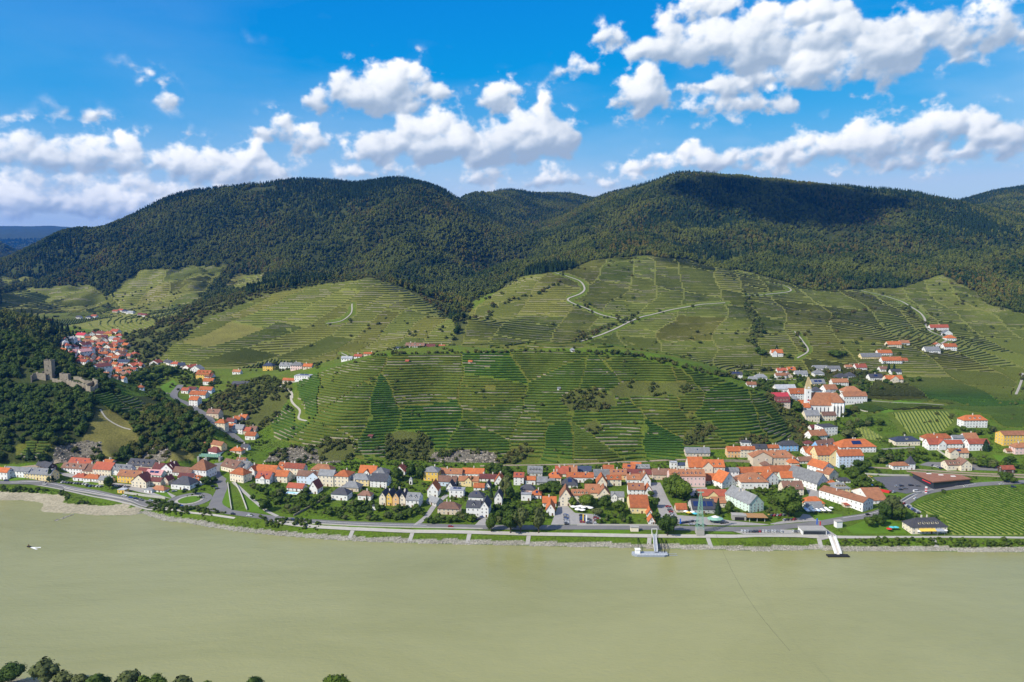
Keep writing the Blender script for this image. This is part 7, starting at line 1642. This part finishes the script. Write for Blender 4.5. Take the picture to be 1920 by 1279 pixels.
CCOL = {'white': (.75,.75,.73), 'silver': (.42,.43,.45), 'grey': (.16,.165,.175), 'black': (.022,.022,.026), 'blue': (.03,.09,.30), 'red': (.40,.02,.02), 'dark blue': (.015,.03,.10), 'yellow': (.75,.45,.02)}
def car(px, py, rz, colr, lab, grp, van=False, dz=.16):
    p = ground(px, py); o = new_obj("parked_car" if not van else "van", VAN if van else random.choice(CARS), None, p+Vector((0, 0, dz)), R(rz)); o.color = (*CCOL[colr], 1); tag(o, lab, "van" if van else "car", grp)
def car_row(a, b_, n, rz, cols, where, grp, end):
    for i in range(n):
        t = i/max(1, n-1); c = cols[i % len(cols)]; car(a[0]+(b_[0]-a[0])*t, a[1]+(b_[1]-a[1])*t, rz+random.uniform(-4, 4), c, "%s car, %s from the %s %s" % (c, ORD[i], end, where), grp)
MIX = ['silver', 'black', 'white', 'grey', 'blue', 'black', 'silver', 'red', 'dark blue', 'white']
car_row((118,905), (163,909), 9, 75, ['white','grey','dark blue','black','silver','dark blue','black','white','white'], "in the car row below the cliff cottages", "cars below the cliff cottages", "left")
car_row((164,912), (190,913), 5, 70, ['black','blue','grey','white','silver'], "in the front car park row below the cliff cottages", "cars below the cliff cottages, front", "left")
car_row((213,911), (240,914), 6, 60, ['black','white','silver','black','white','grey'], "in the row below the bright yellow house", "cars below the bright yellow house", "left")
for x, y, c in ((12,902,'dark blue'),(81,905,'silver'),(84,909,'white'),(233,931,'white'),(245,934,'blue'),(255,936,'dark blue'),(264,938,'grey'),(283,940,'silver'),(307,943,'black'),(323,945,'black'),(338,949,'blue')):
    car(x, y, -13, c, "%s car driving on the river road %s" % (c, "at the far left" if x < 100 else "before the roundabout, %s" % {233:'last in line',245:'second from last',255:'third from last',264:'fourth from last',283:'fourth in line',307:'third in line',323:'second in line',338:'first in line'}[x]), "cars on the river road, left")
for x, y, c, rz, lab in ((437,965,'black',-13,"black car on the road bridge over the stream mouth"),(468,968,'white',-11,"white car on the river road below the footpath"),(550,976,'dark blue',-8,"dark blue car at the junction above the riprap"),(845,989,'red',0,"dark red car on the river road below the semi-detached house"),(400,913,'black',40,"black car on the road fork, upper"),(407,917,'grey',38,"grey car on the road fork, lower"),
        (330,912,'white',20,"white car parked left of the garage building"),(327,922,'silver',30,"silver car parked before the garages"),(348,919,'dark blue',10,"dark blue car parked right before the garages"),(1627,966,'black',12,"black car on the main road below the winery"),(1717,936,'white',25,"white car on the curve above the striped vineyard"),(1695,945,'red',30,"red car on the curve beside the large olive green tree"),
        (1769,921,'black',15,"black car below the supermarket front"),(1811,913,'white',8,"white car on the main road right of the supermarket"),(1878,909,'white',3,"white car on the main road near the railway trees"),(1900,914,'dark blue',-25,"dark blue car on the side road at the right edge"),(1918,908,'grey',2,"grey car at the right edge of the main road")):
    car(x, y, rz, c, lab, "cars on the roads")
for k, (y0, y1, x, n, cols, w) in enumerate(((967,984,1061,8,['blue','silver','grey','blue','silver','white','silver','black'],"left column of the hotel car park"),(968,980,1091,6,['black','dark blue','blue','blue','dark blue','red'],"middle column of the hotel car park"),(975,982,1104,4,['grey','black','silver','grey'],"third column of the hotel car park"),(968,984,1117,7,['white','silver','red','silver','red','white','white'],"right column of the hotel car park"))):
    for i in range(n): car(x+i*.2, y0+(y1-y0)*i/(n-1), random.uniform(-5, 5), cols[i], "%s car, %s from the top in the %s" % (cols[i], ORD[i], w), "cars in the hotel car park")
car_row((1253,951), (1265,975), 8, 8, ['red','silver','grey','red','silver','white','dark blue','black'], "in the column beside the lane to the lindens", "cars beside the lane", "top")
car_row((1278,982), (1305,978), 6, 30, ['blue','dark blue','black','grey','black','silver'], "in the lot under the ferry mast", "cars under the ferry mast", "left"); car_row((1297,985), (1320,986), 3, 5, ['silver','black','grey'], "in the front of the lot under the ferry mast", "cars under the ferry mast, front", "left"); car_row((1354,982), (1362,981), 2, 10, ['black','grey'], "right of the green pavilion", "cars right of the green pavilion", "left")
car_row((1391,997.5), (1465,997.5), 14, 70, ['white','white','silver','grey','black','black','red','white','white','silver','white','white','silver','white'], "in the riverside parking row", "cars in the riverside parking row", "left")
car_row((1487,997.5), (1497,997.5), 3, 70, ['white','grey','silver'], "in the short row by the ferry office", "cars by the ferry office", "left"); car_row((1442,968), (1470,967), 6, 40, ['yellow','black','red','silver','red','grey'], "under the largest round tree", "cars under the largest round tree", "left"); car_row((1472,976), (1490,975), 4, 40, ['silver','black','grey','red'], "on the island right of the bus canopy", "cars on the island", "left")
for x, y, c in ((1653,912,'blue'),(1682,913,'silver'),(1690,912,'black'),(1689,919,'black'),(1697,917,'grey'),(1708,911,'black'),(1721,912,'grey'),(1671,923,'red'),(1676,924,'silver'),(1631,895,'yellow')):
    car(x, y, 30 if y > 920 else 5, c, "%s car in the supermarket car park, %s" % (c, {1653:'far left',1682:'middle row left',1690:'middle row right',1689:'lower row left',1697:'lower row right',1708:'right of the middle row',1721:'nearest the entrance',1671:'lower corner left',1676:'lower corner right',1631:'upper left corner'}[x]), "cars in the supermarket car park")
car(1718, 923, 8, 'white', "white delivery van at the supermarket car park exit", "vans", van=True)
car_row((1700,949), (1722,963), 9, 55, ['white','black','dark blue','silver','blue','black','dark blue','silver','black'], "in the slanted row beside the striped vineyard", "cars beside the striped vineyard", "top"); car_row((896,975), (903,971), 3, 20, ['black','grey','blue'], "beside the big white guesthouse", "cars by the guesthouse", "left")
car_row((1750,874), (1765,879), 5, 20, ['black','white','white','silver','dark blue'], "left of the railway station", "cars by the station", "left"); car_row((1665,875), (1690,872), 5, 15, ['white','silver','black','white','grey'], "below the garden slope by the railway", "cars by the railway", "left")
car_row((1533,905), (1540,917), 4, 75, ['white','grey','silver','black'], "along the long white grey-roofed house", "cars in the street", "top"); car_row((317,752), (326,760), 6, 60, ['dark blue','silver','black','white','grey','blue'], "in the lay-by of the valley road", "cars in the valley lay-by", "top")
car_row((365,771), (368,773), 1, 40, ['white'], "of the bends on the valley road", "cars on the valley road", "top"); car_row((392,801), (393,802), 1, 50, ['dark blue'], "lower bend of the valley road", "cars on the valley road", "top")

# things that look alike are told apart by their order from left to right
from collections import defaultdict
same = defaultdict(list)
for o in COL.objects:
    if o.parent is None and o.get("category") and o.get("label"): same[o["label"]].append(o)
for lab, os_ in same.items():
    if len(os_) < 2: continue
    for i, o in enumerate(sorted(os_, key=lambda o: o.location.x/o.location.y)): o["label"] = "%s, %s such from left" % (lab, ORD[i])
# ------------------------------------------------------------------ the air between the hills
def haze():
    x0, x1, y0, y1, z0, z1 = -25500, 25500, -2500, 15600, -6, float(ZZ.max())+60
    V = [(x, y, z) for z in (z0, z1) for x, y in ((x0, y0), (x1, y0), (x1, y1), (x0, y1))]
    me = np_mesh("haze", V, quads=[(3, 2, 1, 0), (4, 5, 6, 7), (0, 1, 5, 4), (1, 2, 6, 5), (2, 3, 7, 6), (3, 0, 4, 7)])
    m = bpy.data.materials.new("haze_air"); m.use_nodes = True; T = NT(m.node_tree); T.n.clear()
    v = T.add('ShaderNodeVolumePrincipled', ins={'Color': (0.03, 0.29, 1.0, 1), 'Density': 3.5e-5, 'Anisotropy': 0.2})
    T.l.new(v.outputs[0], T.add('ShaderNodeOutputMaterial').inputs['Volume']); me.materials.append(m)
    tag(new_obj("haze", me), "thin blue haze filling the valley air", "haze", kind="stuff")
haze()

# the fair-weather cloud, above the picture, whose shade lies on the right-hand hill
def shade_cloud():
    hit = Vector(P3(1490, 372, 2850)); c = hit+SDIR*((1750-hit.z)/SDIR.z); rs = np.random.RandomState(3); iv, jf = ico(2); V = []; T = []
    for i in range(46):
        t = rs.rand()*6.283; q = math.sqrt(rs.rand()); r = (60+75*rs.rand())*(1.15-.6*q); o = np.array([c.x+430*q*math.cos(t), c.y+190*q*math.sin(t)+60*math.cos(t), c.z+60*rs.rand()*(1-q)])
        T.append(jf+len(V)*len(iv)); V.append(o+iv*r*np.array([1.2, 1, .55])*(.85+.3*rs.rand(len(iv)))[:, None])
    m = material('cloud_white', lambda T, b: (.85, .85, .86), rough=1.0); m.node_tree.nodes['Principled BSDF'].inputs['Alpha'].default_value = .2
    me = np_mesh("cumulus_cloud", np.concatenate(V), tris=np.concatenate(T), mats=[m], smooth=True)
    tag(new_obj("cumulus_cloud", me), "white cumulus cloud casting shade on the right-hand hill", "cloud", kind="stuff")
shade_cloud()
